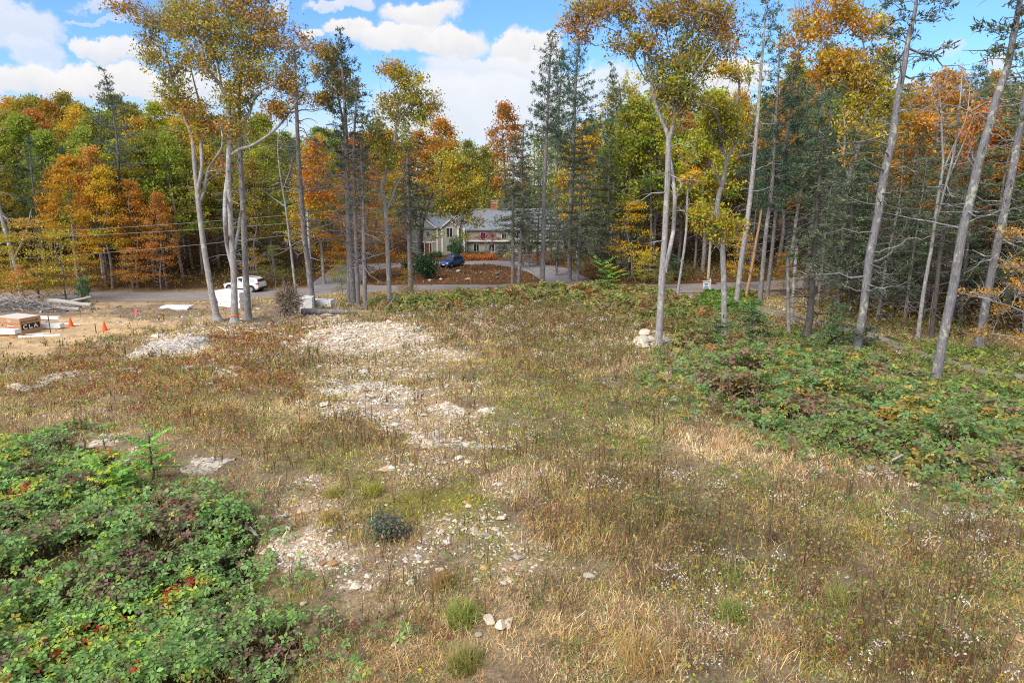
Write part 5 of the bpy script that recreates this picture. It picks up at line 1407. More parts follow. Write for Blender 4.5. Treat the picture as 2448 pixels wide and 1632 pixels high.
def far_woods():
    ml, mt = MB(), MB()
    r = rng
    n = 330
    px = r.random(n) * 3200 - 400
    y = 165 + 90 * r.random(n)
    C, cc, tops = [], [], []
    for a, b in zip(px, y):
        zt = onplane(a, skyline(a) + 18 + 40 * r.random(), b)[2]
        x = (a - W / 2) / F * (b * CP)
        if 1100 < a < 1230: zt = min(zt, 27)
        zt = min(max(zt, 12), 36)
        z0 = float(hh(x, b)[0])
        base = np.array([CVAL[k] for k in ('OLV', 'MGR', 'DGR', 'RST', 'ORG', 'HEM')])[r.choice(6, p=[.3, .2, .2, .12, .08, .1])]
        k = 34
        f = r.random(k)
        rad = 4.6 * np.sin(np.pi * (.12 + .86 * f)) ** .7
        an = r.random(k) * 6.28
        C.append(np.stack([x + rad * np.cos(an), b + rad * np.sin(an), z0 + (zt - z0) * (.12 + .88 * f)], -1))
        cc.append(jit(base, k, .18, .08, r))
        mt.tube([(x, b, z0 - .5), (x, b, zt - 2)], [.25, .06], 5, (0.12, 0.11, 0.10), cap=False)
    leaf_cluster(ml, np.concatenate(C), 22, 1.15, .75, np.concatenate(cc), droop=-.2, r=r, up=.8, flat=.6)
    root = empty('far_woods', (0, 200, 3))
    for m in (ml, mt): m.v = [v - np.array([0, 200, 3]) for v in m.v]
    a = ml.build('crowns', M['leaf'], root); b = mt.build('trunks', M['darkbark'], root)
    for o in (root, a, b): o['kind'] = 'stuff'
    root['label'] = 'far autumn wood closing the view behind the nearer trees'
far_woods()

def brushwood():
    """undergrowth on the wood floor"""
    m = MB()
    n = 5200
    px = rng.random(n) * 3000 - 300
    off = rng.random(n) ** 1.4 * 42 + 5
    ys = road_w[np.argsort(road_w[:, 0])]
    yr = np.interp((px - W / 2) / F * 82, ys[:, 0], ys[:, 1])
    y = yr + off
    near = (px > 1950) & (rng.random(n) < .6)
    y[near] = 46 + 26 * rng.random(int(near.sum()))
    x = (px - W / 2) / F * (y * CP + 2.5)
    zo = zones(x, y)
    keep = (zo['road'] < .01) & (zo['drive'] < .01) & (zo['track'] < .01) & (dist_line(x, y, road_w) > 5) & ~((px > 900) & (px < 1360) & (y < 140)) & (rng.random(n) < np.clip(2.6 * fbm(x / 5, y / 5, 18) - .6, .05, 1))
    x, y = x[keep], y[keep]; n = len(x)
    z = hh(x, y)
    cc = pick([(0.10, 0.12, 0.04), (0.06, 0.09, 0.045), (0.22, 0.13, 0.045), (0.30, 0.20, 0.05), (0.20, 0.20, 0.05)], n, [2, 3, 2, 1, 1])
    leafpuffs(m, x, y, z + .3 + .5 * rng.random(n), 1.0 + .9 * rng.random(n), 26, .24, cc, flat=.8)
    N = 2600
    ii = rng.integers(0, n, N)
    blades(m, x[ii] + rng.normal(size=N), y[ii] + rng.normal(size=N), z[ii], 1.0 + 1.6 * rng.random(N), .05 + 0 * z[ii], rng.random(N) * 1.3, rng.random(N) * 6.28, jit((0.16, 0.13, 0.11), N))
    tag(m.build('undergrowth', M['leaf']), 'dark undergrowth of brush and saplings on the wood floor', 'undergrowth', kind='stuff')
brushwood()

# ------------------------------------------------------------------ young plants and bushes of their own
conifer('hemlock_sapling', 'young hemlock with drooping green sprays in front of the snag stubs', [(1799, 834, 2.2), (1798, 780, 1.8), (1796, 722, .8)], 812, 82, 'hemlock', 120, dead=4, gap=.05, dens=1.6, cols=[(0.10, 0.17, 0.07), (0.13, 0.21, 0.08), (0.08, 0.13, 0.06)], bark='darkbark')
conifer('hemlock_sapling', 'young hemlock left of the foot of the lichen spotted tree', [(2000, 846, 2.6), (2000, 780, 2), (1998, 724, .8)], 830, 90, 'hemlock', 121, dead=6, gap=.1, dens=1.5, cols=[(0.09, 0.14, 0.07), (0.11, 0.17, 0.07)], bark='darkbark')
conifer('hemlock_sapling', 'dark low hemlock bush right at the foot of the lichen spotted tree', [(2066, 838, 2.6), (2070, 800, 2), (2075, 762, .8)], 832, 46, 'hemlock', 122, dead=0, gap=0, dens=1.6, bark='darkbark')
conifer('hemlock_sapling', 'hemlock bush at the foot of the crooked tree', [(1718, 832, 2), (1716, 800, 1.6), (1712, 762, .6)], 826, 56, 'hemlock', 123, dead=2, gap=.1, dens=1.6, cols=[(0.10, 0.17, 0.07), (0.12, 0.19, 0.075)], bark='darkbark')
conifer('spruce_sapling', 'dark green hemlock clump by the road behind the pale beech', [(1600, 672, 2.2), (1600, 640, 1.8), (1600, 596, .8)], 668, 60, 'hemlock', 124, dead=2, gap=0, dens=1.5, cols=[(0.06, 0.11, 0.06), (0.075, 0.13, 0.065)], bark='darkbark')
conifer('pine_sapling', 'small dark green pine by the end of the logs left of the road', [(195, 724, 2), (196, 690, 1.6), (198, 660, .6)], 720, 26, 'pine', 125, dead=0, gap=0, dens=1.8, cols=[(0.07, 0.15, 0.07), (0.09, 0.18, 0.08)], bark='darkbark')
def bush(name, label, cat, px, py, w, h, cols, leaf, n, lpc=26, seed=1, bark='darkbark', spread=.2, stems=14, droop=-.2, bare_=False):
    r = np.random.default_rng(seed)
    x, y, z = at(px, py)
    mt, ml = MB(), MB()
    q = r.normal(size=(n, 3)); q /= np.linalg.norm(q, axis=1, keepdims=True); q *= r.random((n, 1)) ** .4
    C = np.array([x, y, z + h * .5]) + q * np.array([w * .5, w * .5, h * .5])
    for _ in range(stems):
        e = C[r.integers(0, n)]
        branch(mt, (x + r.normal() * .08 * w, y + r.normal() * .08 * w, z - .1), e, .012 + .012 * h, .006, .1, 6, .04, r=r, sides=4)
    leaf_cluster(ml, C, lpc, spread, leaf, jit(pick(cols, n, r=r), n, .15, .06, r), droop=droop, r=r, up=.7)
    return finish(name, (x, y, z), mt, ml, bark, label, cat, leafname='foliage')
bush('juniper_bush', 'dark grey green juniper bush beside the pale gravel patch', 'bush', 926, 1288, .58, .42, [(0.15, 0.18, 0.13), (0.22, 0.19, 0.16), (0.18, 0.15, 0.14), (0.13, 0.19, 0.15)], .06, 46, 30, 131, spread=.12)
bush('spruce_bush', 'broad green evergreen bush in front of the house entrance', 'bush', 1091, 613, 3.0, 3.6, [(0.06, 0.13, 0.06), (0.09, 0.18, 0.08)], .22, 110, 26, 132, spread=.3)
bush('blue_spruce', 'low blue grey spruce right of the crimson maple', 'bush', 1201, 614, 2.6, 2.2, [(0.10, 0.15, 0.15), (0.14, 0.19, 0.20)], .2, 70, 24, 133, spread=.28)
bush('round_hedge', 'clipped round green hedge right of the front door', 'hedge', 1047, 615, 1.8, 1.1, [(0.08, 0.14, 0.05)], .14, 60, 26, 134, spread=.2)
bush('low_hedge', 'low dark hedge under the grey roof wing', 'hedge', 1128, 614, 3.0, 1.0, [(0.06, 0.10, 0.045)], .16, 60, 26, 135, spread=.3)
bush('low_hedge', 'dark hedge under the crimson maple', 'hedge', 1155, 615, 2.4, 1.0, [(0.05, 0.08, 0.045)], .16, 50, 26, 136, spread=.3)
for i, (px, lab) in enumerate([(1112, 'leftmost orange shrub of the bed by the blue car'), (1128, 'orange shrub second from the left of the bed'), (1145, 'orange shrub in the middle of the bed'), (1161, 'orange shrub second from the right of the bed'), (1177, 'rightmost orange shrub of the bed')]):
    bush('orange_shrub', lab, 'shrub', px, 620, 1.7, .95, [(0.55, 0.20, 0.07), (0.46, 0.15, 0.06), (0.60, 0.28, 0.10)], .15, 46, 24, 140 + i, spread=.22)
bush('yellow_shrub', 'small lime yellow shrub at the right end of the orange bed', 'shrub', 1214, 617, 1.5, .9, [(0.45, 0.45, 0.05)], .15, 44, 24, 146, spread=.2)
bush('rhododendron', 'big glossy dark green rhododendron left of the blue car', 'bush', 1018, 664, 3.2, 3.4, [(0.04, 0.085, 0.045), (0.06, 0.12, 0.06)], .26, 120, 26, 147, spread=.36)
bush('evergreen_bush', 'dark bush on the island left of the forked house maple', 'bush', 972, 640, 1.6, 2.0, [(0.045, 0.08, 0.045)], .22, 60, 24, 148, spread=.3)
bush('crimson_maple', 'crimson japanese maple in front of the grey house wing', 'tree', 1164, 616, 5.2, 4.6, [(0.26, 0.02, 0.06), (0.18, 0.02, 0.05), (0.32, 0.04, 0.08)], .17, 2, 1, 149)
def crimson():
    o = [q for q in bpy.data.objects if q.name.startswith('crimson_maple')][0]
    for c in list(o.children): bpy.data.objects.remove(c)
    r = np.random.default_rng(150); mt, ml = MB(), MB(); C = []
    for k in range(46):
        a = r.random() * 6.28; q = 2.5 * r.random() ** .5
        C.append((q * math.cos(a), q * .8 * math.sin(a), 4.4 - .2 * q * q * .9 + r.normal() * .25))
    C = np.array(C)
    leaf_cluster(ml, C, 26, .32, .18, jit(pick([(0.26, 0.02, 0.07), (0.17, 0.02, 0.05), (0.33, 0.04, 0.09)], 46, r=r), 46, .15, .06, r), r=r, up=1.2, flat=.4)
    for k in range(9): branch(mt, (r.normal() * .12, r.normal() * .12, -.1), C[r.integers(0, 46)] * .9, .09, .02, -.1, 7, .03, r=r)
    mt.build('trunk', M['pinebark'], o, smooth=True); ml.build('crown', M['leaf'], o)
crimson()

def frond_plant(name, label, px, py, top, seed, cols, heads=1, fl=.45, stems=None):
    """sumac: bare stem, rosette of long leaves each with paired leaflets"""
    r = np.random.default_rng(seed)
    x, y, z = at(px, py)
    zt = onplane(px, top, y)[2]; h = zt - z
    mt, ml = MB(), MB()
    for s in range(heads):
        ex = stems[s] if stems else (0, 0, 1)
        tip = np.array([x + ex[0] * h, y + ex[1] * h, z + h * ex[2]])
        B = branch(mt, (x, y, z - .1), tip, .02 + .008 * h, .01 + .004 * h, .02, 7, .01, r=r)
        nf = 15
        for k in range(nf):
            f = .35 + .65 * k / nf
            p0 = np.array([np.interp(f * 6, np.arange(7), B[:, q]) for q in range(3)])
            a = k * 2.4 + r.normal() * .3
            L = fl * (.75 + .5 * r.random())
            d = np.array([math.cos(a), math.sin(a), .75 * f - .1])
            e = p0 + d * L
            F_ = branch(mt, p0, e, .008, .004, -.16, 7, .01, r=r, sides=3)
            t = np.linspace(.2, 1, 8)
            c = np.stack([np.interp(t * 6, np.arange(7), F_[:, q]) for q in range(3)], -1)
            side = np.cross(d, [0, 0, 1.0]); side /= np.linalg.norm(side)
            cc = jit(cols[r.integers(0, len(cols))], 1, .12, .05, r)[0]
            for sg in (-1, 1):
                A = np.tile(side * sg + d * .35 + np.array([0, 0, -.35]), (8, 1)) + r.normal(size=(8, 3)) * .12
                A /= np.linalg.norm(A, axis=1, keepdims=True)
                LL = L * .36 * (1.1 - .5 * t)
                ml.kites(c + A * LL[:, None] * .5, LL, LL * .62, A, np.tile([0, 0, 1.0], (8, 1)) + r.normal(size=(8, 3)) * .2, jit(cc, 8, .1, .04, r), .08)
    return finish(name, (x, y, z), mt, ml, 'darkbark', label, 'shrub', leafname='foliage')
GS = [(0.24, 0.50, 0.10), (0.30, 0.56, 0.12), (0.20, 0.42, 0.10)]
frond_plant('sumac', 'green sumac with two leafy heads standing above the far bushes', 1452, 712, 626, 161, GS + [(0.40, 0.34, 0.04)], 2, 1.15, [(-.22, 0, 1.0), (.22, .05, .72)])
frond_plant('sumac', 'tall bright green sapling at the edge of the lower left brambles', 368, 1158, 1040, 162, GS, 1, .42, [(.02, 0, 1)])
frond_plant('sumac', 'short yellow green sapling left of the tall bright one in the brambles', 285, 1182, 1112, 163, GS + [(0.52, 0.60, 0.09)], 2, .42, [(-.4, 0, .9), (.15, .1, .8)])
def tussock(px, py, h, col, label, nb=420, w=.30, seed=1):
    x, y, z = at(px, py)
    m = MB()
    r = rng
    n = nb
    a = r.random(n) * 6.28; q = w * .6 * r.random(n) ** .7
    blades(m, q * np.cos(a), q * np.sin(a), np.full(n, -.05), h * (.6 + .6 * r.random(n)), .008 + .004 * r.random(n), .2 + 1.25 * r.random(n), a * .6 + r.normal(size=n) * 1.0, jit(pick(col, n), n, .15, .06))
    o = m.build('grass_tussock', M['grass'], loc=(x, y, z))
    tag(o, label, 'grass tussock', 'grass tussocks in the clearing')
tussock(1105, 1490, .42, [(0.28, 0.34, 0.09), (0.40, 0.36, 0.14), (0.22, 0.30, 0.07)], 'green spiky grass tussock left of the split stones in the foreground', 520)
tussock(1110, 1600, .38, [(0.22, 0.24, 0.06), (0.36, 0.30, 0.12)], 'olive grass tussock at the bottom middle of the photo', 420)
tussock(1545, 1590, .42, [(0.46, 0.30, 0.12), (0.56, 0.38, 0.18), (0.38, 0.24, 0.10), (0.5, 0.42, 0.2)], 'rusty brown grass tussock at the bottom right of the middle', 480, .6)
tussock(800, 1185, .32, [(0.44, 0.38, 0.14), (0.34, 0.34, 0.10)], 'pale yellow grass tussock above the foreground gravel patch')
tussock(893, 1180, .34, [(0.44, 0.42, 0.12), (0.32, 0.34, 0.08)], 'pale yellow green tussock left of the moss patch')
tussock(790, 1245, .30, [(0.50, 0.36, 0.16), (0.44, 0.32, 0.12)], 'straw coloured tussock at the top edge of the foreground gravel')
tussock(855, 1245, .28, [(0.50, 0.38, 0.18)], 'straw tussock left of the juniper bush')
tussock(1750, 1480, .36, [(0.30, 0.34, 0.10), (0.22, 0.28, 0.07)], 'light green arching tussock in the right foreground')
tussock(2010, 1440, .36, [(0.30, 0.33, 0.10), (0.36, 0.34, 0.14)], 'green tussock farther right in the foreground weeds')
tussock(1060, 1400, .3, [(0.34, 0.22, 0.10), (0.42, 0.30, 0.14)], 'brown grass tussock above the green spiky one')

# ------------------------------------------------------------------ rock ledges and stones
def ledge(px, py, rx, ry, h, label, seed, col=(0.66, 0.64, 0.62), tilt=.0):
    """bedrock showing through the soil: a low cracked hump"""
    x0, y0, z0 = at(px, py)
    xa, ya, _ = at(px + rx, py); xb, yb, _ = at(px, py - ry)
    ax = abs(xa - x0) * .8; ay = abs(yb - y0) * .8
    n = 60
    u = np.linspace(-1.15, 1.15, n); U, V = np.meshgrid(u, u, indexing='ij')
    X = x0 + U * ax; Y = y0 + V * ay
    d = np.hypot(U, V) + (fbm(X * .9 + seed, Y * .9, seed) - .5) * 1.1 + (fbm(X * 3.1 + seed, Y * 3.1, seed + 1) - .5) * .7
    st = np.floor((fbm(X * 1.1, Y * 2.6, seed + 3) ) * 7) / 7
    Z = hh(X.ravel(), Y.ravel()).reshape(n, n)
    top = .62 * h * np.clip(1.0 - d, -.3, .6) * (.35 + 1.5 * st) + (fbm(X * 3, Y * 5, seed + 7) - .5) * .16
    Z2 = np.where(d < 1.0, Z + top + .015, Z - .25)
    i = np.arange(n - 1)[:, None] * n; j = np.arange(n - 1)[None]
    f = np.stack([i + j, i + n + j, i + n + j + 1, i + j + 1], -1).reshape(-1, 4)
    m = MB(); m.add(np.stack([X - x0, Y - y0, Z2 - z0], -1).reshape(-1, 3), f, jit(np.asarray(col) * np.array([.92, .84, .74]), n * n, .05, .02))
    tag(m.build('rock_ledge', M['rock'], loc=(x0, y0, z0)), label, 'rock ledge', 'pale rock ledges in the clearing')
ledge(420, 828, 78, 26, .75, 'large pale cracked rock hump in front of the forked tree', 1, (0.68, 0.68, 0.70))
ledge(850, 935, 100, 10, .25, 'long pale flat ledge across the middle of the clearing', 2)
ledge(490, 1112, 62, 22, .14, 'flat white cracked slab right of the bright sapling', 3, (0.72, 0.69, 0.66))
ledge(300, 1096, 30, 10, .14, 'small white slab left of the bright sapling', 4, (0.70, 0.67, 0.64))
ledge(218, 1066, 34, 7, .10, 'thin pale slab above the lower left brambles', 5)
ledge(1088, 980, 40, 9, .16, 'bright white slab right of the rubble in the middle', 6, (0.74, 0.71, 0.67))
ledge(1165, 992, 32, 6, .12, 'narrow white slab at the right end of the middle rubble', 7, (0.72, 0.69, 0.65))
ledge(1150, 1068, 120, 6, .12, 'thin curved line of pale ledge below the rubble', 8)
ledge(1042, 1043, 26, 16, .18, 'pale rounded ledge below the rubble', 9, (0.66, 0.60, 0.54))
ledge(120, 905, 44, 10, .2, 'grey ledge left of the reddish bushes', 10, (0.52, 0.50, 0.48))
def rocks():
    W1, W2, TN, OR, GY = (1.1, 1.08, 1.05), (1.0, .97, .92), (.95, .82, .66), (.72, .46, .30), (.70, .70, .70)
    rs = random.Random(4)
    # pile of white boulders by the beech
    for k in range(30):
        a = rs.random() * 6.28; q = rs.random() ** .6
        px, py = 1545 + 72 * q * math.cos(a), 818 + 22 * q * math.sin(a)
        rock(px, py, .26 + .42 * rs.random() ** 1.5, rs.choice([W1, W1, W2, GY]), 'white boulder in the pile at the foot of the pale forked beech', 'boulders piled by the beech', sink=.1)
    named = [(850, 1408, .16, W1, 'round white stone at the lower edge of the foreground gravel'), (772, 1348, .15, OR, 'left rusty red block of the pair in the foreground gravel'), (795, 1352, .16, OR, 'right rusty red block of the pair in the foreground gravel'),
             (725, 1225, .2, TN, 'tan flat stone beside the lying branch above the gravel'), (985, 1395, .15, W2, 'pale stone leaning in the grass right of the gravel'), (1055, 1365, .13, TN, 'tan stone in the grass below the moss'),
             (1195, 1240, .14, W1, 'white stone on the moss patch'), (1120, 1213, .12, W1, 'small white stone at the upper moss edge'), (1133, 1270, .15, W2, 'pale stone at the lower left moss edge'), (1055, 1272, .13, W1, 'white stone left of the moss stones'),
             (1240, 1335, .15, GY, 'grey stone left of the small round moss patch'), (1205, 1395, .11, W1, 'small pale stone below the moss strip'), (1410, 1380, .15, GY, 'grey stone in the brown weeds right of the middle'),
             (1170, 1490, .17, W2, 'left white splinter of the split stones'), (1195, 1500, .18, W1, 'middle white splinter of the split stones'), (1215, 1492, .16, W1, 'right white splinter of the split stones'),
             (2180, 1162, .2, W1, 'smooth white stone at the crest of the right bank'), (2315, 1240, .25, GY, 'grey standing stone near the right edge'), (1236, 992, .2, TN, 'round tan stone in the green grass right of the slabs'),
             (1098, 1098, .2, W1, 'white stone with grass around below the thin ledge line'), (1118, 1108, .17, W2, 'second pale stone below the thin ledge line'), (985, 915, .34, OR, 'long rust sided stone at the right of the long ledge'), (868, 938, .3, OR, 'red brown block on the long ledge'),
             (505, 920, .2, W1, 'lone white stone left of the reddish bushes'), (535, 888, .3, W1, 'white stone of the small group above the reddish bushes'), (590, 892, .3, GY, 'grey stone of the small group above the reddish bushes'), (40, 928, .4, W1, 'pale rock at the far left below the sand'),
             (1650, 823, .45, GY, 'flat grey stone right of the beech boulders'), (1678, 820, .3, W2, 'pale stone right of the flat grey one'), (1350, 885, .2, W2, 'pale stone in the dry grass of the far field'), (715, 965, .24, W1, 'white stone at the left end of the rubble'), (775, 970, .3, W1, 'biggest white boulder of the middle rubble'), (945, 1010, .26, GY, 'grey boulder at the lower end of the rubble'), (960, 925, .2, W1, 'white stone above the rubble')]
    for (px, py, s, c, lab) in named:
        rock(px, py, s, c, lab, sink=.15, flat=.8)
    # island by the driveway
    for (px, py, s, c, lab) in [(1095, 652, .8, GY, 'long grey boulder on the leaf covered island'), (1150, 655, .5, (.35, .35, .34), 'dark boulder in the middle of the island'), (1190, 656, .6, (.22, .23, .24), 'dark boulder at the right of the island'), (1192, 668, .6, (.20, .21, .22), 'black boulder at the island edge by the road'), (1070, 650, .5, (.3, .3, .28), 'dark boulder left of the long grey one'), (1055, 670, .45, W2, 'pale stone at the left island edge'), (1028, 672, .4, GY, 'grey stone under the rhododendron'), (1120, 670, .6, (.8, .72, .6), 'tan stone of the island edging')]:
        rock(px, py, s, c, lab, sink=.1)
    # loose stones
    n = 0; tries = 0
    while n < 120 and tries < 6000:
        tries += 1
        y = 6.8 * (60 / 6.8) ** rs.random(); x = y * (rs.random() * 1.44 - .72)
        zo = zones(np.array([x]), np.array([y]))
        w = zo['rock'][0] * .8 + .06 * (zo['soil'][0] > 0) + .012
        if zo['road'][0] > 0 or zo['bramL'][0] > 0 or zo['bramR'][0] > 0 or zo['wood'][0] > 0 or rs.random() > w: continue
        px, py, _ = proj(x, y, float(hbase(x, y)[0]))
        s = (.04 + .0032 * y) * math.exp(rs.gauss(0, .35))
        rock(float(px), float(py), s, rs.choice([W1, W2, W2, TN, GY]), 'loose pale stone lying in a stony patch of the clearing', 'loose stones in the clearing', sink=.15, flat=rs.uniform(.6, 1))
        n += 1
rocks()
# ------------------------------------------------------------------ things on the building site
P = {}
P['white'] = plain('white foam', (0.80, 0.81, 0.82), .7, var=.06)
P['whitepvc'] = plain('white vinyl', (0.78, 0.79, 0.81), .4, var=.05)
P['card'] = plain('cardboard', (0.46, 0.28, 0.16), .85, var=.08, scale=3)
P['cardtop'] = plain('pale carton top', (0.66, 0.58, 0.52), .85, var=.1)  # top sheet of the carton, paler and greyer than its sides
P['black'] = plain('black label', (0.015, 0.015, 0.02), .5)
P['dark'] = plain('dark rubber', (0.02, 0.02, 0.022), .7)
P['ink'] = plain('white lettering', (0.82, 0.82, 0.82), .6, var=.03)
P['redlab'] = plain('red label', (0.62, 0.10, 0.05), .6)
P['coneo'] = plain('orange cone', (0.85, 0.12, 0.02), .5, var=.05)
P['pink'] = plain('pink ribbon', (0.75, 0.10, 0.28), .6)
P['orangeribbon'] = plain('orange ribbon', (0.80, 0.22, 0.06), .6)
P['wood'] = plain('raw wood', (0.50, 0.38, 0.25), .8)
P['polewood'] = plain('pole wood', (0.34, 0.30, 0.27), .85, var=.2)
P['metal'] = plain('grey metal', (0.34, 0.37, 0.40), .45, .3)
P['wire'] = plain('wire', (0.30, 0.30, 0.31), .6)
P['siding'] = plain('grey green siding', (0.36, 0.36, 0.30), .7, var=.05)
P['trim'] = plain('white trim', (0.78, 0.77, 0.73), .55, var=.04)
P['brick'] = plain('brick', (0.40, 0.16, 0.09), .85, var=.25, scale=9)
P['doorwood'] = plain('door wood', (0.24, 0.09, 0.04), .5)
P['stonecap'] = plain('pale cap', (0.6, 0.58, 0.55), .8)
def _roofm(g):
    co = objcoord(g)
    b = g.n('ShaderNodeTexNoise'); g.put(b.inputs['Vector'], g.vmath('MULTIPLY', co, (2.2, 5.5, 5.5))); b.inputs['Scale'].default_value = 2.0; b.inputs['Detail'].default_value = 5
    c = g.ramp(b.outputs[0], [(0.3, (0.13, 0.15, 0.19)), (0.7, (0.28, 0.31, 0.37))])
    return principled(g, c, .85, 0, .2)
P['roof'] = material('slate grey shingles', _roofm)
def _glass(g):
    b = g.n('ShaderNodeBsdfPrincipled'); b.inputs['Base Color'].default_value = (0.02, 0.025, 0.03, 1); b.inputs['Roughness'].default_value = .05; b.inputs['Specular IOR Level'].default_value = .8
    return b.outputs[0]
P['glass'] = material('dark glass', _glass)
def paint(name, col):
    def f(g):
        b = g.n('ShaderNodeBsdfPrincipled'); b.inputs['Base Color'].default_value = (*col, 1); b.inputs['Roughness'].default_value = .28; b.inputs['Coat Weight'].default_value = .6; b.inputs['Coat Roughness'].default_value = .08
        return b.outputs[0]
    return material(name, f)
P['wpaint'] = paint('silver white paint', (0.70, 0.72, 0.75)); P['bpaint'] = paint('blue paint', (0.035, 0.10, 0.32))
P['rim'] = plain('alloy', (0.45, 0.46, 0.48), .35, .7); P['tail'] = plain('tail lamp', (0.55, 0.03, 0.02), .25); P['lamp'] = plain('head lamp', (0.75, 0.77, 0.8), .15)
P['signblue'] = plain('blue print', (0.10, 0.20, 0.50), .6)

def thing(name, label, cat, px=None, py=None, rz=0, loc=None, group=None):
    if loc is None: loc = at(px, py)
    return tag(empty(name, loc, rz), label, cat, group)
def bb(parent, name, mat, *boxes, smooth=False):
    m = MB()
    for b in boxes: m.box(*b)
    return m.build(name, mat, parent, smooth=smooth)

# carton with the hand lettered sticker
def carton():
    t = thing('cardboard_carton', 'big brown cardboard carton with a black CLA sticker standing on the sand', 'carton', 52, 799, math.radians(-20))
    x0, x1, y0, y1 = -2.45, 0.0, 0.0, 1.5
    bb(t, 'body', P['card'], (x0, x1, y0, y1, 0, 1.02))
    lid = bb(t, 'lid', P['card'], (x0 - .03, x1 + .03, y0 - .03, y1 + .03, .78, 1.14))
    bb(t, 'top_sheet', P['cardtop'], (x0 - .02, x1 + .02, y0 - .02, y1 + .02, 1.142, 1.16))
    bb(t, 'strap_slot', P['dark'], (x1 + .03, x1 + .034, .06, 1.3, .86, .90), (x1 + .03, x1 + .034, .06, .12, .80, .86), (x1 + .03, x1 + .034, 1.2, 1.3, .88, .98))
    s = bb(t, 'sticker', P['black'], (x1 + .002, x1 + .008, .08, 1.42, .30, .70))
    m = MB()
    X0, X1 = x1 + .009, x1 + .013
    def stroke(a, b, w=.075):
        (ya, za), (yb, zb) = a, b
        d = np.array([yb - ya, zb - za]); n = np.array([-d[1], d[0]]) / np.linalg.norm(d) * w / 2
        m.prism([(ya + n[0], za + n[1]), (ya - n[0], za - n[1]), (yb - n[0], zb - n[1]), (yb + n[0], zb + n[1])], 0, X0, X1)
    # C
    for i in range(7):
        a0, a1 = math.radians(50 + i * 37.2), math.radians(50 + (i + 1) * 37.2 + 2)
        stroke((.36 + .16 * math.cos(a0), .50 + .14 * math.sin(a0)), (.36 + .16 * math.cos(a1), .50 + .14 * math.sin(a1)))
    stroke((.64, .64), (.64, .36)); stroke((.61, .37), (.86, .37))
    stroke((.98, .36), (1.10, .63)); stroke((1.07, .64), (1.24, .36)); stroke((1.02, .46), (1.20, .46), .06)
    m.build('lettering', P['ink'], s)
    bb(t, 'red_label', P['redlab'], (-1.25, -.72, y0 - .006, y0 - .002, .42, .70))
    bb(t, 'white_label', P['ink'], (-1.36, -.70, y0 - .012, y0 - .007, .53, .60), (-1.30, -.88, y0 - .034, y0 - .031, .96, .99), (-1.25, -.92, y0 - .034, y0 - .031, .87, .90))
    bb(t, 'hand_hole', P['dark'], (-1.95, -1.8, y0 - .005, y0 - .001, .52, .62))
carton()
def plank(name, label, cat, px, py, L, w, h, rz, mat, lift=0, hollow=False, tilt=0.0):
    t = thing(name, label, cat, px, py, rz)
    t.location.z += lift
    t.rotation_euler[1] = tilt
    m = MB()
    if hollow:
        # gutter: U profile
        m.box(-L / 2, L / 2, -w / 2, w / 2, 0, .02); m.box(-L / 2, L / 2, -w / 2, -w / 2 + .02, .02, h); m.box(-L / 2, L / 2, w / 2 - .02, w / 2, .02, h)
    else:
        m.box(-L / 2, L / 2, -w / 2, w / 2, 0, h)
    m.build('body', mat, t)
    return t
def pipe(label, px, py, L, r, rz, lift=0):
    x, y, z = at(px, py)
    t = thing('white_pipe', label, 'pipe', rz=rz, loc=(x, y, z + lift))
    m = MB()
    m.tube([(-L / 2, 0, r), (L / 2, 0, r)], [r, r], 14, None, cap=False)
    m.build('pipe', P['whitepvc'], t, smooth=True)
    m = MB(); m.tube([(-L / 2 - .004, 0, r), (-L / 2 + .03, 0, r)], [r * .8, r * .8], 14); m.build('bore', P['dark'], t)
    m = MB(); m.tube([(-L / 2, 0, r), (-L / 2 + .22, 0, r)], [r * 1.25, r * 1.25], 14, cap=False); m.build('socket', P['whitepvc'], t, smooth=True)
pipe('long white plastic pipe with a socket end lying right of the carton', 96, 806, 2.6, .09, math.radians(14))
plank('white_gutter', 'long white vinyl gutter lying behind the pipe beside the carton', 'gutter', 92, 800, 2.5, .22, .12, math.radians(12), P['whitepvc'], hollow=True)
plank('white_trim', 'thick white vinyl trim leaning along the front of the carton', 'trim board', 8, 803, 2.4, .5, .32, math.radians(-8), P['whitepvc'], lift=.2)
plank('carton_block', 'small cardboard packing block under the white trim', 'packing block', 42, 808, .75, .5, .3, math.radians(10), P['card'])
plank('white_trim', 'upper white boxed trim in the pile behind the carton', 'trim board', 112, 772, 2.3, .3, .22, math.radians(-4), P['whitepvc'], lift=.35)
plank('white_trim', 'lower wide white trim in the pile behind the carton', 'trim board', 118, 783, 1.9, .6, .3, math.radians(4), P['whitepvc'])
plank('white_trim', 'short white trim on the left of the pile behind the carton', 'trim board', 92, 778, 1.2, .3, .2, math.radians(10), P['wood'], lift=.15)
plank('white_trim', 'flat pale board by the left traffic cone', 'board', 155, 774, 1.0, .5, .08, math.radians(10), P['white'])
plank('white_trim', 'flat pale board right of the left traffic cone', 'board', 183, 776, .9, .3, .07, math.radians(-10), P['whitepvc'])
def cone(px, py, label):
    t = thing('traffic_cone', label, 'traffic cone', px, py)
    m = MB()
    m.tube([(0, 0, .03), (0, 0, .30), (0, 0, .58), (0, 0, .70)], [.19, .125, .065, .04], 18); m.build('cone', P['coneo'], t, smooth=False)
    m = MB(); m.box(-.22, .22, -.22, .22, 0, .035); m.build('base', P['coneo'], t)
cone(170, 779, 'orange traffic cone on the left by the white boards')
cone(251, 790, 'orange traffic cone on the right at the edge of the sand')
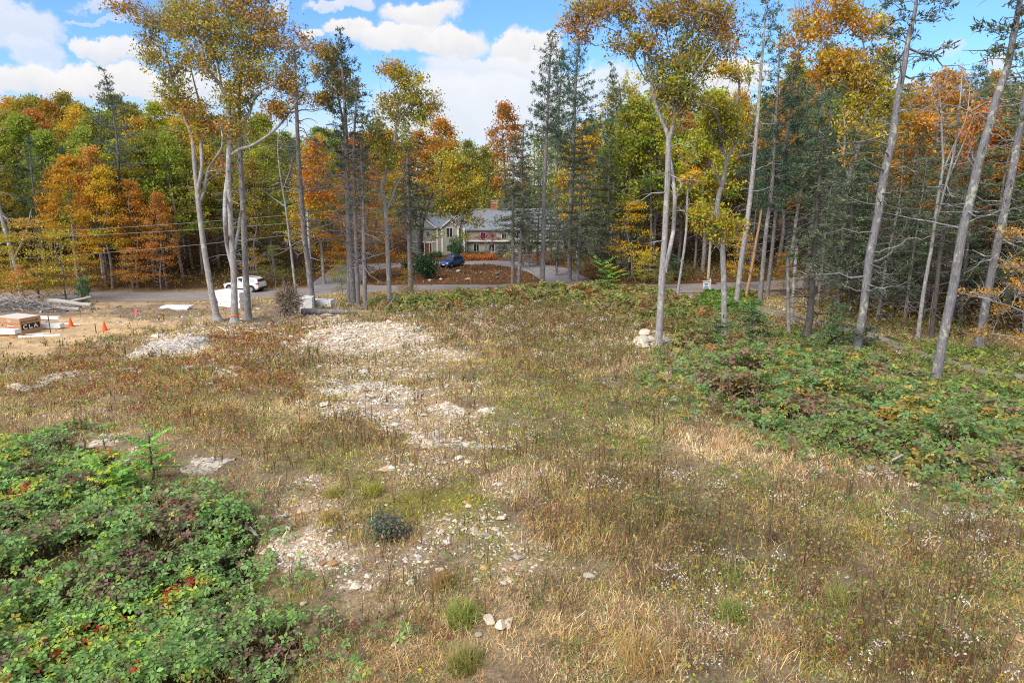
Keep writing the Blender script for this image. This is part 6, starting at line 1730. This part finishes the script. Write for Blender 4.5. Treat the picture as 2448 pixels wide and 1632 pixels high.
def stake(px, py, h, label, flag=None, mat='wood', w=.035):
    t = thing('survey_stake', label, 'stake', px, py)
    bb(t, 'stake', P[mat], (-w / 2, w / 2, -w / 2, w / 2, -.2, h))
    if flag:
        m = MB(); n = 6
        for k in range(n):
            a, b = k / n, (k + 1) / n
            m.add([(w * .6 - .14 * a, -.03 + .02 * math.sin(a * 6), h - .02 - .45 * a), (w * .6 + .16 - .1 * a, -.03, h - .02 - .42 * a), (w * .6 + .16 - .1 * b, -.03, h - .02 - .42 * b), (w * .6 - .14 * b, -.03 + .02 * math.sin(b * 6), h - .02 - .45 * b)], [(0, 1, 2, 3)])
        m.build('ribbon', P['pink'], t)
stake(328, 778, 1.35, 'wooden survey stake with a bright pink ribbon', True, w=.06)
stake(121, 795, 1.25, 'thin dark stake between the pipes beside the carton', None, 'dark', .04)
stake(230, 796, .7, 'short dark stake left of the right traffic cone', None, 'dark', .04)
# foam boards
def foam_stack():
    x, y, z = at(560, 731)
    t = thing('foam_board_stack', 'tall stack of thick white foam boards by the road behind the three trunks', 'foam boards', loc=(x, y, z - .05), rz=math.radians(-24))
    zz = 0
    for i, (h, dx, dy, L) in enumerate([(.27, .15, 0, 2.7), (.24, .15, .02, 2.7), (.27, .10, -.02, 2.7), (.25, -.25, .03, 3.2), (.23, -.28, 0, 3.2), (.2, -.2, .05, 3.0)]):
        bb(t, 'foam_board', P['white'], (-L / 2 + dx, L / 2 + dx if i < 3 else 1.5, -.75 + dy, .75 + dy, zz + .012, zz + h)); zz += h
    bb(t, 'paper_label', P['ink'], (1.505, 1.508, -.3, .2, .55, .95))
foam_stack()
def foam_block(px, py, boxes, rz, label):
    t = thing('foam_block', label, 'foam block', px, py, math.radians(rz))
    for b in boxes: bb(t, 'block', P['white'], b)
foam_block(735, 742, [(-.6, .5, -.5, 1.0, 0, 1.15)], 8, 'upright white wrapped block behind the fallen trunk')
foam_block(772, 735, [(-.95, .9, -.4, .6, 0, .72)], -6, 'long low white wrapped block right of the upright one')
foam_block(422, 738, [(-1.5, 1.3, -.55, .55, 0, .12), (-1.3, 1.4, -.45, .6, .13, .27)], -3, 'flat pair of white foam sheets lying on the bare soil')

# ribbon round the oak
ribbon_parent = [o for o in COL.objects if o.get('label', '').startswith('tall twin stemmed oak')][0]
def ribbon2():
    b = np.array(ribbon_parent.location)
    c = onplane(560.3, 752, b[1]) - b
    m = MB(); m.tube([c + np.array([0, 0, -.06]), c + np.array([0, 0, .06])], [.355, .345], 18, cap=False)
    m.build('ribbon', P['orangeribbon'], ribbon_parent)
ribbon2()

# logs, fallen tree, brush
def log(px0, py0, px1, py1, r0, label, stub=None, lift=0.0, mat='deadwood'):
    a = np.array(at(px0, py0)); b = np.array(at(px1, py1))
    t = thing('log', label, 'log', loc=tuple(a))
    m = MB(); n = 9
    tt = np.linspace(0, 1, n)[:, None]
    Pp = (b - a) * tt + np.array([0, 0, r0 + lift]) + rng.normal(size=(n, 3)) * .03
    m.tube(Pp, np.linspace(r0, r0 * .75, n), 10, None); m.build('trunk', M[mat], t, smooth=True)
    if stub:
        m = MB(); q = Pp[4]; branch(m, q, q + np.array(stub), r0 * .6, r0 * .4, 0, 5, .01, sides=8); m.build('limb', M[mat], t, smooth=True)
log(112, 728, 222, 741, .26, 'long grey log with a stub limb lying at the end of the brush pile', (1.9, .6, .45), lift=.2)
log(128, 742, 190, 744, .22, 'shorter grey log lying in front of the long one')
log(95, 748, 135, 742, .16, 'thin grey log at the left foot of the brush pile')
log(195, 744, 238, 738, .08, 'thin pole lying right of the grey logs')
log(275, 738, 288, 730, .07, 'short pale splinter of wood on the soil')
log(622, 1238, 690, 1238, .035, 'thin grey branch lying above the foreground gravel')
log(650, 1278, 690, 1268, .05, 'pale driftwood stick at the gravel edge')
log(350, 1185, 395, 1200, .06, 'grey twisted stump wood at the bramble edge', (.3, -.1, .15))
log(400, 1205, 430, 1208, .04, 'weathered branch right of the twisted stump')
log(520, 1215, 560, 1225, .05, 'weathered splintered root at the bramble edge', (.2, .1, .2))
log(590, 1262, 620, 1285, .04, 'weathered sticks below the splintered root')
log(2065, 1125, 2140, 1122, .07, 'bleached forked branch lying on the right bank crest', (.7, .3, .2))
log(2300, 1185, 2370, 1195, .06, 'dark grey branch on the right bank crest')
log(240, 898, 330, 885, .08, 'grey branch lying in the reddish bushes')
log(1950, 985, 2080, 1000, .04, 'thin bare cane lying in the bramble bank')
def brush_pile():
    x, y, z = at(40, 742)
    t = thing('brush_pile', 'heap of tangled grey branches and sticks at the far left', 'brush pile', loc=(x, y, z))
    m = MB(); r = rng
    for k in range(420):
        u = r.normal() * 2.4 - .6; v = r.normal() * 1.1 + .4
        hgt = max(.05, 1.5 * math.exp(-(u / 3.2) ** 2 - (v / 1.5) ** 2)) * (.25 + .75 * r.random())
        a = r.random() * 6.28; L = .7 + 1.6 * r.random()
        d = np.array([math.cos(a), math.sin(a) * .7, r.normal() * .25]) * L * .5
        c = np.array([u, v, hgt])
        branch(m, c - d, c + d, .018 + .03 * r.random() ** 3, .01, r.normal() * .15, 5, .04, r=r, sides=4)
    m.build('branches', M['deadwood'], t)
    m = MB(); n = 20; U, V = np.meshgrid(np.linspace(-5.5, 4.5, n), np.linspace(-2.2, 3, n), indexing='ij')
    Z = 1.05 * np.exp(-((U + .6) / 3) ** 2 - ((V - .4) / 1.4) ** 2) - .08 + (fbm(U, V, 2) - .5) * .3
    i = np.arange(n - 1)[:, None] * n; j = np.arange(n - 1)[None]
    m.add(np.stack([U, V, Z], -1).reshape(-1, 3), np.stack([i + j, i + n + j, i + n + j + 1, i + j + 1], -1).reshape(-1, 4))
    m.build('core', M['darkbark'], t, smooth=True)
brush_pile()
def fallen_tree():
    c = onplane(690, 722, at(690, 765)[1] + .2)
    x, y, z = at(690, 762)
    t = thing('fallen_tree', 'uprooted tree lying on its side with a tangled root plate', 'fallen tree', loc=(x, y, z))
    b = np.array([x, y, z]); r = rng
    e = onplane(938, 748, y + 1.0)
    s = onplane(722, 744, y)
    m = MB(); n = 14
    tt = np.linspace(0, 1, n)[:, None]
    m.tube(s + (e - s) * tt - b + r.normal(size=(n, 3)) * .02, np.linspace(.27, .15, n), 10); m.build('trunk', M['pinebark'], t, smooth=True)
    m = MB()
    for k in range(7):
        q = s + (e - s) * (.35 + .6 * r.random()) - b
        branch(m, q, q + np.array([r.normal() * .8 + .8, r.normal() * .8, .4 + 1.4 * r.random()]), .04, .012, 0, 6, .05, r=r)
    m.build('limb', M['deadwood'], t)
    m = MB()
    v, f = stone_shape(55, 3, 1.0, .5); m.add(v * np.array([.62, .4, .85]) * (1 + r.normal(size=(len(v), 1)) * .08) + (c - b), f)
    for k in range(420):
        d = rdir(1, .15, r)[0] * np.array([1, .55, 1.15])
        q = c - b + d * .25
        L = .55 + .75 * r.random()
        p = c - b + d * L * 1.05 + r.normal(size=3) * .15
        B = branch(m, q, p, .04 + .06 * r.random() ** 2, .015, r.normal() * .4, 7, .07, r=r, sides=5)
        if k % 3 == 0: branch(m, B[4], B[4] + r.normal(size=3) * .4, .02, .008, r.normal() * .4, 5, .1, r=r, sides=4)
    for (dx, dz) in [(-.25, 2.0), (-.1, 1.7), (-.35, 1.6), (-1.2, -.9), (-1.3, -.5), (.7, -1.1)]:
        branch(m, c - b, c - b + np.array([dx, -.2, dz]), .09, .02, .1, 7, .04, r=r, sides=6)
    m.build('root_plate', M['rootwood'], t, smooth=True)
fallen_tree()

# ------------------------------------------------------------------ poles and wires
def upole(px, y, zt, label, can=False):
    x = (px - W / 2) / F * (y * CP + 1.0)
    z = float(hh(x, y)[0])
    t = thing('utility_pole', label, 'utility pole', loc=(x, y, z))
    m = MB(); m.tube([(0, 0, -.5), (0, 0, zt - z)], [.17, .12], 12); m.build('pole', P['polewood'], t, smooth=True)
    if can:
        m = MB(); m.tube([(.36, -.1, zt - z - 2.3), (.36, -.1, zt - z - 1.2)], [.26, .26], 14); m.build('transformer', P['metal'], t)
    return np.array([x, y, zt])
yR = at(1702, 668)[1]
pR = upole(1702, yR, onplane(1702, 480, yR)[2], 'wooden utility pole with a grey transformer across the road', True)
pM = upole(866, 90.0, 11.0, 'wooden utility pole hidden among the close group of pines')
pL = np.array([-75.0, 74.0, 7.6])
def wire(a, b, sag, label):
    n = 24; t = np.linspace(0, 1, n)[:, None]
    a = np.array(a); b = np.array(b)
    Q = a + (b - a) * t + np.array([0, 0, -1.0]) * sag * 4 * t * (1 - t)
    m = MB(); m.tube(Q - a, np.full(n, .022), 5); tag(m.build('power_line', P['wire'], loc=tuple(a)), label, 'power line', 'power lines along the road')
def wz(px, py, y): return onplane(px, py, y)
for (p0, p1, lab) in [((77, 548), (680, 511), 'topmost power line crossing the left wood'), ((66, 561), (715, 528), 'middle power line crossing the left wood'), ((199, 600), (680, 559), 'lowest power line crossing the left wood')]:
    a = wz(p0[0], p0[1] + 2, 72.5); b = wz(p1[0], p1[1], 80.0)
    d = b - a
    wire(a - d * .45, b + d * .28, .35, lab)

# sale sign and mailbox
def sale_sign():
    t = thing('sale_sign', 'white real estate sign with blue print on a white post by the road', 'sign', 1696, 704, math.radians(4))
    m = MB(); m.box(-.05, .05, -.05, .05, -.2, 1.75); m.build('post', P['trim'], t)
    m = MB(); m.box(-.85, .12, -.04, .04, 1.42, 1.5); m.build('arm', P['trim'], t)
    p = bb(t, 'panel', P['ink'], (-.78, -.10, -.015, .015, .66, 1.36))
    bb(p, 'print', P['signblue'], (-.66, -.22, -.021, -.017, 1.12, 1.24), (-.6, -.28, -.021, -.017, 1.02, 1.07), (-.72, -.16, -.021, -.017, .72, .86), (-.55, -.33, -.021, -.017, .92, .97))
sale_sign()
def mailbox():
    t = thing('mailbox', 'dark mailbox on a thin post right of the sale sign', 'mailbox', 1705, 700, math.radians(-20))
    bb(t, 'post', P['polewood'], (-.05, .05, -.05, .05, -.2, 1.0))
    m = MB(); n = 10
    pts = [(-.10, 1.0), (.10, 1.0)] + [(.10 * math.cos(a), 1.12 + .10 * math.sin(a)) for a in np.linspace(0, math.pi, n)]
    m.prism(pts, 0, -.28, .28); m.build('box', P['dark'], t)
    bb(t, 'flag', P['redlab'], (.1, .13, -.12, -.105, 1.05, 1.25))
mailbox()

# ------------------------------------------------------------------ cars
def car(label, px, py, heading, paintm, clad, rails):
    t = thing('parked_car', label, 'car', px, py, heading)
    t.location.z += .06
    BS = [(-2.28, .50, .92, .76), (-2.24, .38, 1.03, .84), (-1.95, .28, 1.10, .91), (-.9, .25, 1.06, .93), (.3, .25, 1.03, .93), (1.05, .25, 1.03, .92), (1.55, .27, .98, .90), (2.0, .30, .90, .86), (2.22, .34, .78, .78), (2.30, .42, .66, .68)]
    m = MB(); rings = []
    for (x, zb, zt, hw) in BS:
        rings.append([(x, -hw * .90, zb), (x, -hw, zb + .16), (x, -hw * 1.0, zb + (zt - zb) * .62), (x, -hw * .95, zt - .04), (x, -hw * .84, zt), (x, hw * .84, zt), (x, hw * .95, zt - .04), (x, hw, zb + (zt - zb) * .62), (x, hw, zb + .16), (x, hw * .90, zb)])
    R = np.array(rings); k = R.shape[1]
    i = np.arange(len(R) - 1)[:, None] * k; j = np.arange(k)[None]; j2 = (j + 1) % k
    m.add(R.reshape(-1, 3), np.stack([i + j, i + j2, i + k + j2, i + k + j], -1).reshape(-1, 4)[:, ::-1])
    for e, s in ((0, 1), (len(R) - 1, -1)):
        c = m.add(R[e].mean(0)[None], np.zeros((0, 3), int)); q = e * k + np.arange(k)
        m.addf(np.stack([np.full(k, c), q, np.roll(q, -s)], -1))
    CS = [(-2.16, 1.14, .72), (-1.98, 1.46, .66), (-1.62, 1.64, .64), (-.7, 1.70, .64), (.15, 1.68, .63), (.50, 1.58, .63), (1.22, 1.06, .76)]
    rings = []
    for (x, zt, hw) in CS:
        rings.append([(x, -.86, 1.0), (x, -hw, zt - .05), (x, -hw * .86, zt), (x, hw * .86, zt), (x, hw, zt - .05), (x, .86, 1.0)])
    R2 = np.array(rings); k = 6
    i = np.arange(len(R2) - 1)[:, None] * k; j = np.arange(k)[None]; j2 = (j + 1) % k
    b = m.add(R2.reshape(-1, 3), np.stack([i + j, i + j2, i + k + j2, i + k + j], -1).reshape(-1, 4)[:, ::-1])
    m.addf([[b + q for q in (0, 1, 2, 3)], [b + q for q in (0, 3, 4, 5)]])
    m.build('body', paintm, t)
    cx = [c[0] for c in CS]
    def sp(x, s, side, o=.014):
        zt = np.interp(x, cx, [c[1] for c in CS]) - .05; hw = np.interp(x, cx, [c[2] for c in CS])
        y = .86 + (hw - .86) * s; z = 1.0 + (zt - 1.0) * s
        return (x, side * (y + o), z + o * .4)
    for side in (-1, 1):
        for poly in ([(.98, .16), (.42, .86), (-.22, .88), (-.22, .16)], [(-.30, .16), (-.30, .88), (-1.15, .86), (-1.15, .16)], [(-1.22, .16), (-1.22, .86), (-1.55, .80), (-1.88, .42), (-1.75, .22)]):
            m = MB(); v = [sp(x, s, side) for x, s in poly]; n = len(v)
            m.add(v + [tuple(np.mean(v, 0))], [(q, (q + 1) % n, n) for q in range(n)]); m.build('side_window', P['glass'], t)
    m = MB(); m.add([(1.20, -.70, 1.10), (.54, -.54, 1.575), (.54, .54, 1.575), (1.20, .70, 1.10)], [(0, 1, 2, 3)]); o = m.build('windshield', P['glass'], t)
    for v in o.data.vertices: v.co.x += .03; v.co.z += .02
    m = MB(); m.add([(-2.17, -.64, 1.18), (-2.02, -.56, 1.45), (-2.02, .56, 1.45), (-2.17, .64, 1.18)], [(0, 1, 2, 3)]); o = m.build('rear_window', P['glass'], t)
    for v in o.data.vertices: v.co.x -= .025
    for (wx) in (-1.38, 1.42):
        for side in (-1, 1):
            ar = MB(); ar.tube([(wx, side * .60, .36), (wx, side * .938, .36)], [.46, .46], 24); ar.build('wheel_arch', P['dark'] , t)
            wh = MB(); wh.tube([(wx, side * .66, .35), (wx, side * .955, .35)], [.36, .35], 24); w = wh.build('wheel', P['dark'], t)
            rm = MB(); rm.tube([(wx, side * .90, .35), (wx, side * .965, .35)], [.25, .23], 10); rm.build('rim', P['rim'], w)
        if clad: pass
    bb(t, 'sill', P['dark'], (-1.0, 1.02, -.945, -.90, .22, .40), (-1.0, 1.02, .90, .945, .22, .40))
    bb(t, 'rear_bumper', P['dark'], (-2.33, -2.0, -.80, .80, .34, .56)); bb(t, 'grille', P['dark'], (2.20, 2.325, -.55, .55, .44, .62))
    bb(t, 'plate', P['ink'], (2.327, 2.335, -.24, .24, .46, .58)); bb(t, 'plate', P['ink'], (-2.30, -2.292, -.24, .24, .72, .84))
    for s in (-1, 1):
        bb(t, 'tail_lamp', P['tail'], (-2.285, -1.96, s * .80 - .10, s * .80 + .10, .90, 1.06)); bb(t, 'headlight', P['lamp'], (1.98, 2.24, s * .66 - .14, s * .66 + .14, .70, .82))
        bb(t, 'mirror', P['dark'], (.86, 1.02, s * 1.0 - .1, s * 1.0 + .1, 1.04, 1.18))
        if rails: bb(t, 'roof_rail', P['dark'], (-1.6, .2, s * .56 - .02, s * .56 + .02, 1.70, 1.745))
car('silver white crossover car parked on the road behind the three tall trunks', 587, 696, math.radians(167), P['wpaint'], True, True)
car('blue crossover car parked on the driveway in front of the house', 1081, 638, math.radians(240), P['bpaint'], False, True)

# ------------------------------------------------------------------ house
def house():
    Y0 = 129.5
    zc = Y0 * CP + 2.9
    def sx(p): return (p - W / 2) / F * zc
    g0 = float(hh(-8, Y0)[0]) - .05
    t = thing('house', 'grey green house with white trim and a wide slate grey roof behind the driveway', 'house', loc=(0, Y0, g0))
    xa, xb, xl = sx(1108), sx(1345), sx(985)
    E, RZ = 4.55, 8.1
    m = MB()
    m.box(xa, xb, 0, 11, -.6, 2.35); m.box(xa, xb, -.6, 11, 2.352, E)           # right wing, upper floor jutting
    m.prism([(0, E + .001), (11, E + .001), (5.4, RZ - .15)], 0, xa + .01, xb - .01)
    m.box(xl, xa - .002, -1.6, 9, -.6, 4.9)                                      # left wing
    m.prism([(xl, 4.9), (xl + 4.9, 4.9), (xl + 2.45, 6.9)], 1, -1.6, 5)           # gable left
    gx0, gx1 = sx(1060), sx(1098)
    m.box(gx0, gx1, -2.2, -1.602, -.6, 5.1)
    m.prism([(gx0, 5.1), (gx1, 5.1), ((gx0 + gx1) / 2, 6.35)], 1, -2.2, 3)
    m.build('wall', P['siding'], t)
    # roofs
    m = MB()
    def slab(p, q, x0, x1, th=.16):
        (ya, za), (yb, zb) = p, q
        m.prism([(ya, za), (yb, zb), (yb, zb + th), (ya, za + th)], 0, x0, x1)
    slab((-1.05, E - .12), (5.4, RZ), xa - .4, xb + .4); slab((5.41, RZ), (11.6, E - .2), xa - .4, xb + .4)
    slab((-2.0, 4.85), (3.7, 7.35), xl + 2.4, xa - .41); slab((3.71, 7.35), (9.4, 4.8), xl - .3, xa - .41)
    def gslab(x0, x1, zb, xm, zm, y0, y1, th=.14):
        for (xs, s) in ((x0, -1), (x1, 1)):
            m.prism([(xs + s * .25, zb - .16), (xm, zm), (xm, zm + th), (xs + s * .25, zb - .16 + th)], 1, y0, y1)
    gslab(xl, xl + 4.9, 4.92, xl + 2.45, 6.95, -1.85, 5); gslab(gx0, gx1, 5.12, (gx0 + gx1) / 2, 6.42, -2.45, 3)
    r = m.build('roof', P['roof'], t)
    m = MB(); cx0, cx1 = sx(1172), sx(1190)
    m.box(cx0, cx1, 4.9, 5.9, RZ - .3, 9.7); c = m.build('chimney', P['brick'], r)
    bb(c, 'cap', P['stonecap'], (cx0 - .08, cx1 + .08, 4.82, 5.98, 9.702, 9.82), (cx0 - .05, cx1 + .05, 4.85, 5.95, 9.2, 9.3))
    m = MB(); m.box(sx(1044), sx(1053), 3, 3.8, 6.4, 8.1); c2 = m.build('chimney', P['brick'], r)
    # trim
    tb = []
    for p in (986, 1048, 1060.5, 1098, 1111):
        yy = -2.2 if 1055 < p < 1105 else -1.6
        tb.append((sx(p) - .16, sx(p) + .16, yy - .05, yy - .004, -.4, 4.95))
    tb += [(xa, xb, -.66, -.604, 2.34, 2.55), (xa, xb, -.66, -.604, E - .28, E - .06), (xl, sx(1046), -1.66, -1.604, 2.3, 2.5), (xa + .4, xa + .65, -.05, -.004, -.3, 2.34)]
    bb(t, 'trim', P['trim'], *tb)
    m = MB()
    for (x0, x1, zb, zm, yy) in ((gx0, gx1, 5.1, 6.4, -2.47), (xl, xl + 4.9, 4.9, 6.95, -1.87)):
        xm = (x0 + x1) / 2
        for xs, s in ((x0, -1), (x1, 1)):
            m.prism([(xs + s * .26, zb - .30), (xm, zm - .14), (xm, zm + .12), (xs + s * .26, zb - .04)], 1, yy - .06, yy)
    m.build('bargeboard', P['trim'], t)
    def window(p0, p1, z0, z1, yy):
        x0, x1 = sx(p0), sx(p1)
        w = bb(t, 'window', P['glass'], (x0, x1, yy - .03, yy - .004, z0, z1))
        f = .09
        bb(w, 'frame', P['trim'], (x0 - f, x0, yy - .06, yy - .003, z0 - f, z1 + f), (x1, x1 + f, yy - .06, yy - .003, z0 - f, z1 + f), (x0, x1, yy - .06, yy - .003, z1, z1 + f), (x0, x1, yy - .06, yy - .003, z0 - f, z0), ((x0 + x1) / 2 - .03, (x0 + x1) / 2 + .03, yy - .055, yy - .031, z0, z1))
    window(1071, 1085, 3.3, 5.0, -2.2); window(1023, 1031, 3.3, 4.3, -1.6); window(1000, 1008, 3.3, 4.3, -1.6); window(1072, 1084, .7, 1.9, -2.2)
    for p in (1150, 1200, 1235, 1270, 1305): window(p, p + 11, 2.95, 4.0, -.6)
    for p in (1133, 1170, 1260, 1295): window(p, p + 12, .5, 1.9, 0)
    x0, x1 = sx(1018.5), sx(1029)
    d = bb(t, 'door', P['doorwood'], (x0, x1, -1.66, -1.604, 0.05, 2.1))
    bb(d, 'handle', P['metal'], (x1 - .14, x1 - .08, -1.70, -1.661, .95, 1.15))
    bb(t, 'door_frame', P['trim'], (x0 - .62, x0 - .44, -1.7, -1.604, 0, 2.2), (x0 - .12, x0, -1.7, -1.604, 0, 2.2), (x1, x1 + .12, -1.7, -1.604, 0, 2.2), (x1 + .44, x1 + .62, -1.7, -1.604, 0, 2.2), (x0 - .7, x1 + .7, -1.72, -1.604, 2.2, 2.4))
    bb(t, 'sidelight', P['glass'], (x0 - .44, x0 - .12, -1.64, -1.604, .2, 2.15)); bb(t, 'sidelight', P['glass'], (x1 + .12, x1 + .44, -1.64, -1.604, .2, 2.15))
    bb(t, 'doorstep', P['stonecap'], (x0 - 1.1, x1 + 1.1, -2.9, -1.75, -.4, .08), (x0 - 1.4, x1 + 1.4, -3.3, -2.905, -.4, -.08))
house()
def flower_pot(px, py, col, label):
    x, y, z = at(px, py)
    t = thing('flower_pot', label, 'flower pot', loc=(x, y, z))
    m = MB(); m.tube([(0, 0, 0), (0, 0, .4)], [.18, .26], 14); m.build('pot', P['black'], t)
    m = MB(); n = 200; m.kites(rng.normal(size=(n, 3)) * .16 + np.array([0, 0, .55]), .1, .08, rdir(n), rdir(n, 1), jit(col, n)); m.build('flowers', M['leaf'], t)
flower_pot(1030, 613, (0.6, 0.30, 0.04), 'yellow flower pot at the foot of the door step')
flower_pot(1036, 612, (0.5, 0.06, 0.04), 'red flower pot right of the yellow one by the door')
